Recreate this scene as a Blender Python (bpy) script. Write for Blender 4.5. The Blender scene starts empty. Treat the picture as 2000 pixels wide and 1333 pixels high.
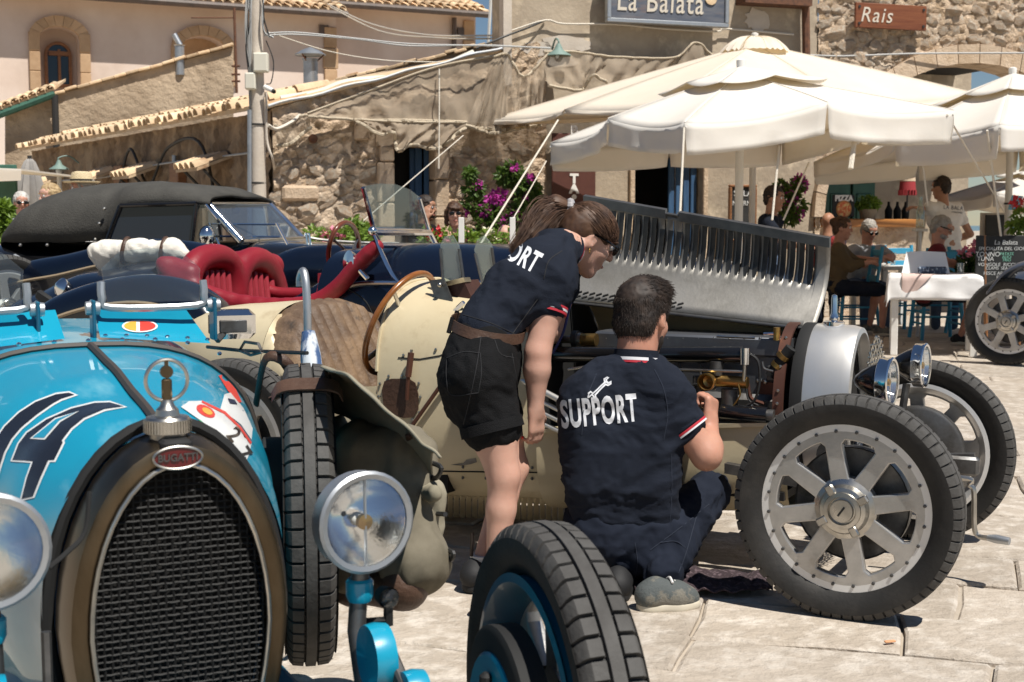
import bpy, bmesh, math, random
import numpy as np
from mathutils import Vector as V, Matrix, Euler, noise
from mathutils.bvhtree import BVHTree
random.seed(7)
R = math.radians
sc = bpy.context.scene
COL = sc.collection
# ------------------------------------------------------------------ camera, world, sun, exposure
FPX, CZ = 2600.0, 1.22                      # focal length in pixels of the 2000 px wide photograph, eye height
TH = math.atan(226.0 / FPX)                 # tilt down
cam_d = bpy.data.cameras.new('Camera'); cam = bpy.data.objects.new('Camera', cam_d); COL.objects.link(cam)
cam.location = (0, 0, CZ); cam.rotation_euler = (math.pi / 2 - TH, 0, 0)
cam_d.sensor_width = 36; cam_d.lens = FPX / 2000 * 36; cam_d.clip_start = .05; cam_d.clip_end = 6000
cam_d.dof.use_dof = True; cam_d.dof.focus_distance = 4.4; cam_d.dof.aperture_fstop = 9.0
sc.camera = cam
SUN = V((.30, -.35, .89)).normalized()     # towards the sun
w = bpy.data.worlds.new('World'); sc.world = w; w.use_nodes = True
nt = w.node_tree; bg = nt.nodes['Background']
sky = nt.nodes.new('ShaderNodeTexSky'); sky.sky_type = 'NISHITA'; sky.sun_disc = False
sky.sun_elevation = math.asin(SUN.z); sky.sun_rotation = math.atan2(SUN.x, SUN.y)
sky.altitude = 2500; sky.air_density = 1.3; sky.dust_density = .1; sky.ozone_density = 3.0
nt.links.new(sky.outputs[0], bg.inputs[0]); bg.inputs[1].default_value = .05
sl = bpy.data.lights.new('Sun', 'SUN'); sl.energy = 5.0; sl.angle = R(.55); sl.color = (1, .955, .88)
so = bpy.data.objects.new('Sun', sl); COL.objects.link(so); so.rotation_euler = (-SUN).to_track_quat('-Z', 'Y').to_euler()
sc.view_settings.view_transform = 'Standard'; sc.view_settings.look = 'None'; sc.view_settings.gamma = 1
sc.view_settings.use_curve_mapping = False; sc.view_settings.exposure = 0.34
sc.render.engine = 'CYCLES'; sc.cycles.use_denoising = True; sc.cycles.max_bounces = 7
sc.cycles.transparent_max_bounces = 16; sc.cycles.caustics_reflective = False; sc.cycles.caustics_refractive = False
sc.cycles.sample_clamp_indirect = 6
# ------------------------------------------------------------------ photo pixel -> place
FW, UP = V((0, math.cos(TH), -math.sin(TH))), V((0, math.sin(TH), math.cos(TH)))
def ray(px, py): return FW + V((1, 0, 0)) * ((px - 1000) / FPX) + UP * ((666.5 - py) / FPX)
def P(px, py, Y):
    d = ray(px, py); return V((0, 0, CZ)) + d * (Y / d.y)
def G(px, py, z=0.0):
    d = ray(px, py); return V((0, 0, CZ)) + d * ((z - CZ) / d.z)
def onplane(px, py, p0, n):
    d = ray(px, py); o = V((0, 0, CZ)); return o + d * ((p0 - o).dot(n) / d.dot(n))
class Frame:
    """a thing's own axes: x ahead, y left, z up"""
    def __init__(s, loc, rz):
        s.loc, s.rz = V(loc), rz; s.M = Matrix.Translation(s.loc) @ Matrix.Rotation(rz, 4, 'Z'); s.I = s.M.inverted()
    def ony(s, px, py, y): return s.I @ onplane(px, py, s.M @ V((0, y, 0)), s.M.to_3x3() @ V((0, 1, 0)))
    def onx(s, px, py, x): return s.I @ onplane(px, py, s.M @ V((x, 0, 0)), s.M.to_3x3() @ V((1, 0, 0)))
    def onz(s, px, py, z): return s.I @ G(px, py, z)
    def at(s, px, py, Y): return s.I @ P(px, py, Y)
# ------------------------------------------------------------------ things and parts
def tag(o, label=None, cat=None, group=None, kind=None):
    for k, v in (('label', label), ('category', cat), ('group', group), ('kind', kind)):
        if v: o[k] = v
    return o
def thing(name, label, cat, loc=(0, 0, 0), rz=0.0, group=None):
    o = bpy.data.objects.new(name, None); COL.objects.link(o); o.empty_display_size = .1
    o.location = loc; o.rotation_euler = (0, 0, rz)
    return tag(o, label, cat, group)
def copy_tree(o, parent=None):
    c = o.copy(); COL.objects.link(c); c.parent = parent
    for ch in [x for x in bpy.data.objects if x.parent == o]: copy_tree(ch, c)
    return c
def link(name, me, mat=None, parent=None, loc=None, rot=None):
    o = bpy.data.objects.new(name, me); COL.objects.link(o)
    if parent is not None: o.parent = parent
    if loc is not None: o.location = loc
    if rot is not None: o.rotation_euler = rot
    if mat is not None and len(me.materials) == 0:
        for m in (mat if isinstance(mat, (list, tuple)) else [mat]): me.materials.append(m)
    return o
def frame_from(d, upv=V((0, 0, 1))):
    d = d.normalized()
    a = d.cross(upv)
    if a.length < 1e-4: a = d.cross(V((0, 1, 0)))
    a.normalize(); return a, d.cross(a).normalized() * -1
class MB:
    """collects shapes; build() links them as ONE mesh object"""
    def __init__(s): s.v, s.f, s.m, s.mi = [], [], [], 0
    def add(s, vs, fs, M=None):
        n = len(s.v); s.v += [tuple((M @ V(p)) if M else p) for p in vs]
        for f in fs: s.f.append(tuple(i + n for i in f)); s.m.append(s.mi)
        return s
    def box(s, c, size, rot=None, bev=0.0, taper=1.0):
        x, y, z = [k / 2 for k in size]; M = Matrix.Translation(c) @ (rot.to_4x4() if rot is not None else Matrix())
        if bev <= 0:
            vs = [(a * x * (taper if e > 0 else 1), b * y * (taper if e > 0 else 1), e * z) for e in (-1, 1) for a, b in ((-1, -1), (1, -1), (1, 1), (-1, 1))]
            return s.add(vs, [(3, 2, 1, 0), (4, 5, 6, 7), (0, 1, 5, 4), (1, 2, 6, 5), (2, 3, 7, 6), (3, 0, 4, 7)], M)
        bev = min(bev, x * .9, y * .9, z * .9)
        rings = []
        for zz, ins in ((-z, bev), (-z + bev, 0), (z - bev, 0), (z, bev)):
            t = taper if zz > 0 else 1
            X, Y = (x - ins) * t, (y - ins) * t; b = bev * .999 if ins == 0 else bev * .4
            rings.append([(X - b, -Y, zz), (X, -Y + b, zz), (X, Y - b, zz), (X - b, Y, zz), (-X + b, Y, zz), (-X, Y - b, zz), (-X, -Y + b, zz), (-X + b, -Y, zz)])
        return s.loft(rings, caps=True, M=M)
    def loft(s, rings, closed=True, caps=False, M=None, ends=False):
        n = len(rings[0]); vs = [p for r in rings for p in r]; fs = []
        for i in range(len(rings) - 1):
            for j in range(n if closed else n - 1):
                k = (j + 1) % n; fs.append((i * n + j, i * n + k, (i + 1) * n + k, (i + 1) * n + j))
        if caps:
            fs.append(tuple(range(n))[::-1]); fs.append(tuple((len(rings) - 1) * n + j for j in range(n)))
        if ends:
            for j in range(n): fs.append((j, (j + 1) % n, (len(rings) - 1) * n + (j + 1) % n, (len(rings) - 1) * n + j)[::-1])
        return s.add(vs, fs, M)
    def tube(s, path, r, n=8, caps=True, closed=False, flat=1.0):
        path = [V(p) for p in path]; L = len(path); rings = []; prev = None
        for i, p in enumerate(path):
            if closed: d = path[(i + 1) % L] - path[i - 1]
            else: d = path[min(i + 1, L - 1)] - path[max(i - 1, 0)]
            if d.length < 1e-7: d = V((0, 0, 1))
            d.normalize()
            if prev is None: a, b = frame_from(d)
            else:
                a = prev - d * prev.dot(d)
                if a.length < 1e-5: a, b = frame_from(d)
                else: a.normalize(); b = a.cross(d).normalized()
            prev = a; rr = r[i] if isinstance(r, (list, tuple)) else r
            rings.append([tuple(p + (a * math.cos(2 * math.pi * k / n) + b * flat * math.sin(2 * math.pi * k / n)) * rr) for k in range(n)])
        if closed: rings.append(rings[0])
        return s.loft(rings, caps=caps and not closed)
    def lathe(s, prof, c, ax=(0, 0, 1), n=24, caps=False, arc=(0, 2 * math.pi), up=None):
        ax = V(ax).normalized(); a, b = frame_from(ax) if up is None else frame_from(ax, V(up)); c = V(c); full = abs(arc[1] - arc[0] - 2 * math.pi) < 1e-6
        rings = []
        for r, h in prof:
            rings.append([tuple(c + ax * h + (a * math.cos(t) + b * math.sin(t)) * r) for t in [arc[0] + (arc[1] - arc[0]) * k / (n if full else n - 1) for k in range(n)]])
        return s.loft(rings, closed=full, caps=caps)
    def ball(s, c, r, n=12, M3=None):
        r = (r, r, r) if not hasattr(r, '__len__') else r; c = V(c); rings = []
        for i in range(n // 2 + 1):
            ph = -math.pi / 2 + math.pi * i / (n // 2); q = max(math.cos(ph), .02)
            rings.append([tuple(c + (M3 @ V((r[0] * q * math.cos(t), r[1] * q * math.sin(t), r[2] * math.sin(ph))) if M3 else V((r[0] * q * math.cos(t), r[1] * q * math.sin(t), r[2] * math.sin(ph))))) for t in [2 * math.pi * k / n for k in range(n)]])
        return s.loft(rings, caps=True)
    def slab(s, pts, n, t):
        """a flat polygon given thickness t along n"""
        pts = [V(p) for p in pts]; n = V(n).normalized() * t; k = len(pts)
        vs = [tuple(p) for p in pts] + [tuple(p + n) for p in pts]
        return s.add(vs, [tuple(range(k))[::-1], tuple(range(k, 2 * k))] + [(i, (i + 1) % k, k + (i + 1) % k, k + i) for i in range(k)])
    def grid(s, fn, nu, nv):
        vs = [tuple(fn(i / nu, j / nv)) for j in range(nv + 1) for i in range(nu + 1)]
        fs = [(j * (nu + 1) + i, j * (nu + 1) + i + 1, (j + 1) * (nu + 1) + i + 1, (j + 1) * (nu + 1) + i) for j in range(nv) for i in range(nu)]
        return s.add(vs, fs)
    def mesh(s, name='m', smooth=True, angle=38, fix=True):
        me = bpy.data.meshes.new(name); me.from_pydata(s.v, [], s.f)
        if any(s.m): me.polygons.foreach_set('material_index', s.m)
        if fix:
            b = bmesh.new(); b.from_mesh(me); bmesh.ops.recalc_face_normals(b, faces=b.faces); b.to_mesh(me); b.free()
        if smooth:
            me.polygons.foreach_set('use_smooth', [True] * len(me.polygons)); me.set_sharp_from_angle(angle=R(angle))
        me.update(); return me
    def build(s, name, mat, parent=None, smooth=True, angle=38, fix=True, loc=None):
        return link(name, s.mesh(name, smooth, angle, fix), mat, parent, loc)
def solidify(o, t, off=0):
    m = o.modifiers.new('t', 'SOLIDIFY'); m.thickness = t; m.offset = off; return o
def spline(pts, n=8, closed=False):
    """Catmull-Rom through pts"""
    pts = [V(p) for p in pts]; L = len(pts); out = []
    for i in range(L if closed else L - 1):
        p1, p2 = pts[i], pts[(i + 1) % L]
        p0 = pts[i - 1] if (i > 0 or closed) else p1 * 2 - p2
        p3 = pts[(i + 2) % L] if (i + 2 < L or closed) else p2 * 2 - p1
        for k in range(n):
            t = k / n; out.append(.5 * ((2 * p1) + (p2 - p0) * t + (2 * p0 - 5 * p1 + 4 * p2 - p3) * t * t + (3 * p1 - p0 - 3 * p2 + p3) * t ** 3))
    if not closed: out.append(pts[-1])
    return out
def interp(tab, x):
    """tab: list of (x, a, b, ...) rising in x"""
    if x <= tab[0][0]: return tab[0][1:]
    for p, q in zip(tab, tab[1:]):
        if x <= q[0]:
            t = (x - p[0]) / (q[0] - p[0]); t = t * t * (3 - 2 * t) * .5 + t * .5
            return tuple(a + (b - a) * t for a, b in zip(p[1:], q[1:]))
    return tab[-1][1:]
def _tomesh(cu):
    o = bpy.data.objects.new('tmp', cu); COL.objects.link(o); dg = bpy.context.evaluated_depsgraph_get(); dg.update()
    me = bpy.data.meshes.new_from_object(o.evaluated_get(dg)); bpy.data.objects.remove(o)
    vs = [tuple(v.co) for v in me.vertices]; fs = [tuple(p.vertices) for p in me.polygons]; bpy.data.meshes.remove(me); bpy.data.curves.remove(cu)
    return vs, fs
def text2d(t, size=1.0, bold=0.0, xs=1.0, shear=0.0, ext=0.0, space=1.0):
    cu = bpy.data.curves.new('t', 'FONT'); cu.body = t; cu.size = size; cu.offset = bold; cu.shear = shear; cu.extrude = ext
    cu.align_x = 'CENTER'; cu.align_y = 'CENTER'; cu.resolution_u = 4; cu.space_character = space; cu.space_line = .9
    vs, fs = _tomesh(cu); return [(x * xs, y, z) for x, y, z in vs], fs
def shape2d(loops, ext=0.0, bev=0.0):
    cu = bpy.data.curves.new('s', 'CURVE'); cu.dimensions = '2D'; cu.fill_mode = 'BOTH'; cu.extrude = ext; cu.bevel_depth = bev; cu.bevel_resolution = 1
    for l in loops:
        sp = cu.splines.new('POLY'); sp.points.add(len(l) - 1)
        for i, p in enumerate(l): sp.points[i].co = (p[0], p[1], 0, 1)
        sp.use_cyclic_u = True
    return _tomesh(cu)
def axes(o, x, y):
    x = V(x).normalized(); z = x.cross(V(y)).normalized(); y = z.cross(x)
    M = Matrix((x, y, z)).transposed().to_4x4(); M.translation = V(o); return M
def dice(vs, fs, step):
    b = bmesh.new(); bv = [b.verts.new(p) for p in vs]
    for f in fs:
        try: b.faces.new([bv[i] for i in f])
        except ValueError: pass
    xs = [p[0] for p in vs]; ys = [p[1] for p in vs]
    for ax, lo, hi in ((0, min(xs), max(xs)), (1, min(ys), max(ys))):
        t = lo + step
        while t < hi:
            co = V((t, 0, 0)) if ax == 0 else V((0, t, 0)); no = V((1, 0, 0)) if ax == 0 else V((0, 1, 0))
            bmesh.ops.bisect_plane(b, geom=b.verts[:] + b.edges[:] + b.faces[:], plane_co=co, plane_no=no); t += step
    b.verts.index_update(); r = [tuple(v.co) for v in b.verts], [tuple(v.index for v in f.verts) for f in b.faces]; b.free(); return r
def bvh_of(o):
    return BVHTree.FromPolygons([tuple(v.co) for v in o.data.vertices], [tuple(p.vertices) for p in o.data.polygons])
def decal(name, shape, M, bvh, mat, parent, off=.002, step=.012, reach=.4):
    """lays a flat shape on a surface: M places it in front, it is dropped along -z of M; coordinates of the surface's own object"""
    vs, fs = dice(shape[0], shape[1], step); z = (M.to_3x3() @ V((0, 0, 1))).normalized(); out = []; ok = []
    for p in vs:
        q = M @ V((p[0], p[1], 0)); h = bvh.ray_cast(q, -z, reach)
        if h[0] is None: out.append(tuple(q)); ok.append(False)
        else:
            nn = h[1] if h[1].dot(z) > 0 else -h[1]; out.append(tuple(h[0] + nn * off)); ok.append(True)
    m = MB(); m.add(out, [f for f in fs if all(ok[i] for i in f)]); return m.build(name, mat, parent, fix=False)
# ------------------------------------------------------------------ soft bodies: smooth union of round cones and ellipsoids, meshed by surface nets
def C_(a, b, ra, rb=None, k=None, op=1): return ('c', V(a), V(b), ra, ra if rb is None else rb, k, op)
def E_(c, r, M=None, k=None, op=1): return ('e', V(c), r if hasattr(r, '__len__') else (r, r, r), M, k, op)
def B_(c, h, M=None, rd=.01, k=None, op=1): return ('b', V(c), h, M, rd, k, op)
def soft(prims, vox=.012, k=.03, disp=None, smooth=1):
    lo = np.full(3, 1e9); hi = -lo
    bbs = []
    for p in prims:
        if p[0] == 'c': r = max(p[3], p[4]); a = np.minimum(p[1], p[2]) - r; b = np.maximum(p[1], p[2]) + r
        else:
            r = max(p[2]) * (1.75 if p[0] == 'b' else 1.0) + (p[4] if p[0] == 'b' else 0); a = np.array(p[1]) - r; b = np.array(p[1]) + r
        bbs.append((a, b))
        if p[-1] > 0: lo = np.minimum(lo, a); hi = np.maximum(hi, b)
    lo = lo - 3 * vox - k * .3; hi = hi + 3 * vox + k * .3
    N = np.ceil((hi - lo) / vox).astype(int) + 1; D = np.full(N, 1e3, np.float32)
    ax = [lo[i] + vox * np.arange(N[i]) for i in range(3)]
    for p, (a, b) in zip(prims, bbs):
        kk = k if p[-2] is None else p[-2]; mg = kk * 1.2 + 3 * vox
        i0 = np.maximum(np.floor((a - mg - lo) / vox).astype(int), 0); i1 = np.minimum(np.ceil((b + mg - lo) / vox).astype(int) + 1, N)
        if (i1 <= i0).any(): continue
        sl_ = tuple(slice(i0[i], i1[i]) for i in range(3)); X, Y, Z = np.meshgrid(*[ax[i][sl_[i]] for i in range(3)], indexing='ij')
        if p[0] == 'c':
            A, Bv = np.array(p[1]), np.array(p[2]); BA = Bv - A; L2 = max(float(BA @ BA), 1e-9)
            x, y, z = X - A[0], Y - A[1], Z - A[2]; t = np.clip((x * BA[0] + y * BA[1] + z * BA[2]) / L2, 0, 1)
            d = np.sqrt((x - t * BA[0]) ** 2 + (y - t * BA[1]) ** 2 + (z - t * BA[2]) ** 2) - (p[3] + (p[4] - p[3]) * t)
        else:
            x, y, z = X - p[1][0], Y - p[1][1], Z - p[1][2]
            if p[3] is not None:
                m = np.array(p[3].to_3x3().transposed()); x, y, z = (m[0, 0] * x + m[0, 1] * y + m[0, 2] * z, m[1, 0] * x + m[1, 1] * y + m[1, 2] * z, m[2, 0] * x + m[2, 1] * y + m[2, 2] * z)
            if p[0] == 'e':
                r = p[2]; k0 = np.sqrt((x / r[0]) ** 2 + (y / r[1]) ** 2 + (z / r[2]) ** 2); k1 = np.sqrt((x / r[0] ** 2) ** 2 + (y / r[1] ** 2) ** 2 + (z / r[2] ** 2) ** 2)
                d = k0 * (k0 - 1) / np.maximum(k1, 1e-6)
            else:
                h = p[2]; rd = p[4]; qx, qy, qz = np.abs(x) - h[0] + rd, np.abs(y) - h[1] + rd, np.abs(z) - h[2] + rd
                d = np.sqrt(np.maximum(qx, 0) ** 2 + np.maximum(qy, 0) ** 2 + np.maximum(qz, 0) ** 2) + np.minimum(np.maximum(qx, np.maximum(qy, qz)), 0) - rd
        S = D[sl_]
        if p[-1] > 0: h = np.clip(.5 + .5 * (S - d) / kk, 0, 1); D[sl_] = S * (1 - h) + d * h - kk * h * (1 - h)
        else: h = np.clip(.5 - .5 * (S + d) / kk, 0, 1); D[sl_] = S * (1 - h) - d * h + kk * h * (1 - h)
    ins = D < 0
    c = np.zeros(N - 1, np.int8)
    for i in (0, 1):
        for j in (0, 1):
            for l in (0, 1): c += ins[i:N[0] - 1 + i, j:N[1] - 1 + j, l:N[2] - 1 + l]
    act = (c > 0) & (c < 8); idx = np.argwhere(act); vid = np.full(N - 1, -1, np.int64); vid[act] = np.arange(len(idx))
    acc = np.zeros((len(idx), 3)); cnt = np.zeros(len(idx))
    cor = [(i, j, l) for i in (0, 1) for j in (0, 1) for l in (0, 1)]
    for a in cor:
        for e in range(3):
            if a[e] == 1: continue
            b = list(a); b[e] = 1
            da = D[idx[:, 0] + a[0], idx[:, 1] + a[1], idx[:, 2] + a[2]]; db = D[idx[:, 0] + b[0], idx[:, 1] + b[1], idx[:, 2] + b[2]]
            m = (da < 0) != (db < 0); t = np.where(m, da / np.where(m, da - db, 1), 0)
            q = np.array(a, float)[None, :] + np.eye(3)[e][None, :] * t[:, None]; acc += q * m[:, None]; cnt += m
    vs = lo + vox * (idx + acc / cnt[:, None])
    fs = []
    for e in range(3):
        s0 = [slice(None)] * 3; s1 = [slice(None)] * 3; s0[e] = slice(0, N[e] - 1); s1[e] = slice(1, N[e])
        ch = np.argwhere(ins[tuple(s0)] != ins[tuple(s1)]); u, w_ = (e + 1) % 3, (e + 2) % 3
        ch = ch[(ch[:, u] > 0) & (ch[:, w_] > 0) & (ch[:, u] < N[u] - 1) & (ch[:, w_] < N[w_] - 1)]
        up = ins[tuple(ch.T)]; du = np.zeros(3, int); du[u] = 1; dw = np.zeros(3, int); dw[w_] = 1
        q = np.stack([vid[tuple((ch - du - dw).T)], vid[tuple((ch - dw).T)], vid[tuple(ch.T)], vid[tuple((ch - du).T)]], 1)
        q[~up] = q[~up][:, ::-1]; fs.append(q)
    fs = np.concatenate(fs); fs = fs[(fs >= 0).all(1)]
    for _ in range(smooth):
        s_ = np.zeros_like(vs); n_ = np.zeros(len(vs))
        for a, b in ((0, 1), (1, 2), (2, 3), (3, 0)):
            np.add.at(s_, fs[:, a], vs[fs[:, b]]); np.add.at(n_, fs[:, a], 1); np.add.at(s_, fs[:, b], vs[fs[:, a]]); np.add.at(n_, fs[:, b], 1)
        vs = vs * .5 + .5 * s_ / np.maximum(n_, 1)[:, None]
    if disp:
        nr = np.zeros_like(vs); fn = np.cross(vs[fs[:, 2]] - vs[fs[:, 0]], vs[fs[:, 3]] - vs[fs[:, 1]])
        for a in range(4): np.add.at(nr, fs[:, a], fn)
        nr /= np.maximum(np.linalg.norm(nr, axis=1), 1e-9)[:, None]; vs = vs + nr * disp(vs)[:, None]
    me = bpy.data.meshes.new('soft'); me.from_pydata(vs.tolist(), [], fs.tolist()); me.polygons.foreach_set('use_smooth', [True] * len(fs)); me.update()
    return me
def wrinkle(amp, sc_=(9, 9, 14), seed=0.0, oct=3):
    """folds: sharp-crested noise"""
    def f(vs):
        out = np.empty(len(vs))
        for i, p in enumerate(vs):
            q = V((p[0] * sc_[0] + seed, p[1] * sc_[1], p[2] * sc_[2])); q += noise.noise_vector(q * .6) * .8
            s_ = 0
            for o in range(oct): s_ += (.5 - abs(noise.noise(q * (1.9 ** o)))) * .55 ** o
            out[i] = (s_ - .6) * amp
        return out
    return f
# ------------------------------------------------------------------ materials
def mat(name, col, rough=.6, metal=0.0, col2=None, ns=6.0, mix=(.35, .65), bump=0.0, bs=30.0, stretch=(1, 1, 1), coat=0.0, spec=.5, rnd=0.0, rough2=None, trans=0.0, ior=1.45, alpha=1.0, detail=6.0, col3=None, ns3=2.0, mix3=(.5, .7), sss=0.0, emit=None, transl=None, bdist=.02, wave=None):
    m = bpy.data.materials.new(name); m.use_nodes = True; t = m.node_tree; b = t.nodes['Principled BSDF']; L = t.links.new
    def N(k, **kw):
        n = t.nodes.new(k)
        for a, v in kw.items(): setattr(n, a, v)
        return n
    c4 = lambda c: (c[0], c[1], c[2], 1)
    b.inputs['Base Color'].default_value = c4(col); b.inputs['Roughness'].default_value = rough; b.inputs['Metallic'].default_value = metal
    b.inputs['Coat Weight'].default_value = coat; b.inputs['Coat Roughness'].default_value = .04; b.inputs['Specular IOR Level'].default_value = spec
    b.inputs['Transmission Weight'].default_value = trans; b.inputs['IOR'].default_value = ior; b.inputs['Alpha'].default_value = alpha
    if sss: b.inputs['Subsurface Weight'].default_value = sss; b.inputs['Subsurface Radius'].default_value = (.012, .005, .003); b.inputs['Subsurface Scale'].default_value = 1
    if emit: b.inputs['Emission Color'].default_value = c4(emit[0]); b.inputs['Emission Strength'].default_value = emit[1]
    tc = N('ShaderNodeTexCoord'); mp = N('ShaderNodeMapping'); mp.inputs['Scale'].default_value = stretch; L(tc.outputs['Object'], mp.inputs[0]); vec = mp.outputs[0]
    oi = None
    if rnd:
        oi = N('ShaderNodeObjectInfo'); ad = N('ShaderNodeVectorMath', operation='ADD'); mu = N('ShaderNodeMath', operation='MULTIPLY'); mu.inputs[1].default_value = 37.0
        L(oi.outputs['Random'], mu.inputs[0]); L(vec, ad.inputs[0]); L(mu.outputs[0], ad.inputs[1]); vec = ad.outputs[0]
    def nz(scale, d=detail):
        n = N('ShaderNodeTexNoise'); n.inputs['Scale'].default_value = scale; n.inputs['Detail'].default_value = d; n.inputs['Roughness'].default_value = .62; L(vec, n.inputs['Vector']); return n
    def ramp(src, lo, hi):
        r = N('ShaderNodeMapRange'); r.inputs['From Min'].default_value = lo; r.inputs['From Max'].default_value = hi; L(src, r.inputs[0]); return r.outputs[0]
    cur = None
    if col2 is not None:
        n = nz(ns); f = ramp(n.outputs[0], *mix); mx = N('ShaderNodeMix', data_type='RGBA'); mx.inputs[6].default_value = c4(col); mx.inputs[7].default_value = c4(col2); L(f, mx.inputs[0]); cur = mx.outputs[2]
        if rough2 is not None:
            r = N('ShaderNodeMapRange'); r.inputs['To Min'].default_value = rough; r.inputs['To Max'].default_value = rough2; L(f, r.inputs[0]); L(r.outputs[0], b.inputs['Roughness'])
    if col3 is not None:
        n = nz(ns3); f = ramp(n.outputs[0], *mix3); mx = N('ShaderNodeMix', data_type='RGBA'); mx.inputs[7].default_value = c4(col3); L(f, mx.inputs[0])
        if cur is not None: L(cur, mx.inputs[6])
        else: mx.inputs[6].default_value = c4(col)
        cur = mx.outputs[2]
    if rnd:
        hs = N('ShaderNodeHueSaturation'); r = N('ShaderNodeMapRange'); r.inputs['To Min'].default_value = 1 - rnd; r.inputs['To Max'].default_value = 1 + rnd
        L(oi.outputs['Random'], r.inputs[0]); L(r.outputs[0], hs.inputs['Value'])
        if cur is not None: L(cur, hs.inputs['Color'])
        else: hs.inputs['Color'].default_value = c4(col)
        cur = hs.outputs[0]
    if cur is not None: L(cur, b.inputs['Base Color'])
    if bump:
        n = nz(bs, 8); bp = N('ShaderNodeBump'); bp.inputs['Strength'].default_value = bump; bp.inputs['Distance'].default_value = bdist; src = n.outputs[0]
        if wave:
            wv = N('ShaderNodeTexWave'); wv.inputs['Scale'].default_value = wave; wv.inputs['Distortion'].default_value = 1.5; L(vec, wv.inputs['Vector']); ad = N('ShaderNodeMath', operation='ADD'); L(src, ad.inputs[0]); L(wv.outputs['Fac'], ad.inputs[1]); src = ad.outputs[0]
        L(src, bp.inputs['Height']); L(bp.outputs[0], b.inputs['Normal'])
    if transl:
        tr = N('ShaderNodeBsdfTranslucent'); tr.inputs[0].default_value = c4(transl[0]); ms = N('ShaderNodeMixShader'); ms.inputs[0].default_value = transl[1]
        L(b.outputs[0], ms.inputs[1]); L(tr.outputs[0], ms.inputs[2]); L(ms.outputs[0], t.nodes['Material Output'].inputs[0])
    return m
def glass(name, tint=(.9, .95, .95), refl=.12, opac=0.0, dirt_sheen=(.6, .6, .58)):
    """thin pane: lets light through, mirrors a little, carries dust or a painted sheen"""
    m = bpy.data.materials.new(name); m.use_nodes = True; t = m.node_tree; t.nodes.remove(t.nodes['Principled BSDF']); L = t.links.new
    tr = t.nodes.new('ShaderNodeBsdfTransparent'); tr.inputs[0].default_value = (*tint, 1); gl = t.nodes.new('ShaderNodeBsdfGlossy'); gl.inputs['Roughness'].default_value = .02
    fr = t.nodes.new('ShaderNodeLayerWeight'); pw_ = t.nodes.new('ShaderNodeMath'); pw_.operation = 'POWER'; pw_.inputs[1].default_value = 4; L(fr.outputs['Facing'], pw_.inputs[0]); mu = t.nodes.new('ShaderNodeMath'); mu.operation = 'MULTIPLY_ADD'; mu.inputs[1].default_value = .6; mu.inputs[2].default_value = refl + .03; L(pw_.outputs[0], mu.inputs[0])
    a = t.nodes.new('ShaderNodeMixShader'); L(mu.outputs[0], a.inputs[0]); L(tr.outputs[0], a.inputs[1]); L(gl.outputs[0], a.inputs[2]); out = a.outputs[0]
    if opac:
        df = t.nodes.new('ShaderNodeBsdfDiffuse'); df.inputs[0].default_value = (*dirt_sheen, 1); b = t.nodes.new('ShaderNodeMixShader'); b.inputs[0].default_value = opac; L(out, b.inputs[1]); L(df.outputs[0], b.inputs[2]); out = b.outputs[0]
    L(out, t.nodes['Material Output'].inputs[0]); return m
# ================================================================== MATERIALS OF THE PLACE
M = {}
M['pave'] = mat('paving_limestone', (.47, .405, .335), .62, col2=(.35, .295, .235), ns=3.2, mix=(.3, .7), bump=.75, bs=16, rnd=.12, col3=(.57, .51, .44), ns3=11, mix3=(.48, .66), spec=.4, bdist=.03)
M['joint'] = mat('joint_dirt', (.34, .285, .22), .95, col2=(.46, .40, .33), ns=1.6, bump=.5, bs=22)
M['rubble'] = mat('rubble_stone', (.80, .615, .445), .95, col2=(.60, .42, .275), ns=6, mix=(.35, .7), bump=1.0, bs=26, rnd=.22, col3=(.80, .70, .57), ns3=2.1, mix3=(.45, .62), bdist=.045)
M['mortar'] = mat('rubble_mortar', (.70, .54, .39), .97, col2=(.42, .30, .19), ns=7, mix=(.4, .62), bump=1.0, bs=24, col3=(.64, .53, .41), ns3=1.7, bdist=.05)
M['cut'] = mat('cut_stone', (.60, .47, .345), .92, col2=(.46, .34, .23), ns=5, bump=.7, bs=40, rnd=.1, bdist=.02)
M['plaster'] = mat('old_grey_plaster', (.44, .365, .275), .95, col2=(.31, .25, .185), ns=1.3, mix=(.38, .62), bump=.5, bs=14, col3=(.60, .50, .37), ns3=2.6, mix3=(.52, .66))
M['pink'] = mat('pink_plaster', (.70, .565, .475), .95, col2=(.59, .465, .38), ns=.55, mix=(.4, .66), bump=.25, bs=5, col3=(.76, .645, .56), ns3=.35, mix3=(.45, .65))
M['rough'] = mat('rough_cast', (.52, .405, .285), .97, col2=(.33, .245, .165), ns=.85, mix=(.44, .62), bump=.8, bs=7, col3=(.17, .13, .09), ns3=1.5, mix3=(.6, .74), bdist=.06)
M['tile'] = mat('roof_tile', (.62, .43, .26), .9, col2=(.72, .56, .37), ns=5, bump=.5, bs=30, rnd=.28, col3=(.42, .25, .14), ns3=2.5, mix3=(.56, .7))
M['gut'] = mat('gutter_metal', (.09, .07, .06), .55, col2=(.14, .1, .08), ns=6)
M['green'] = mat('green_paint', (.035, .10, .07), .5, col2=(.05, .14, .10), ns=4, bump=.1)
M['bluewood'] = mat('blue_shutter', (.03, .075, .16), .55, col2=(.05, .12, .23), ns=9, stretch=(1, 1, .2), bump=.2)
M['greywood'] = mat('grey_shutter', (.30, .30, .29), .7, col2=(.42, .42, .41), ns=9, stretch=(1, 1, .2))
M['brownwood'] = mat('brown_wood', (.20, .085, .035), .5, col2=(.30, .14, .06), ns=7, stretch=(.3, 1, 4), bump=.2)
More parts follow.
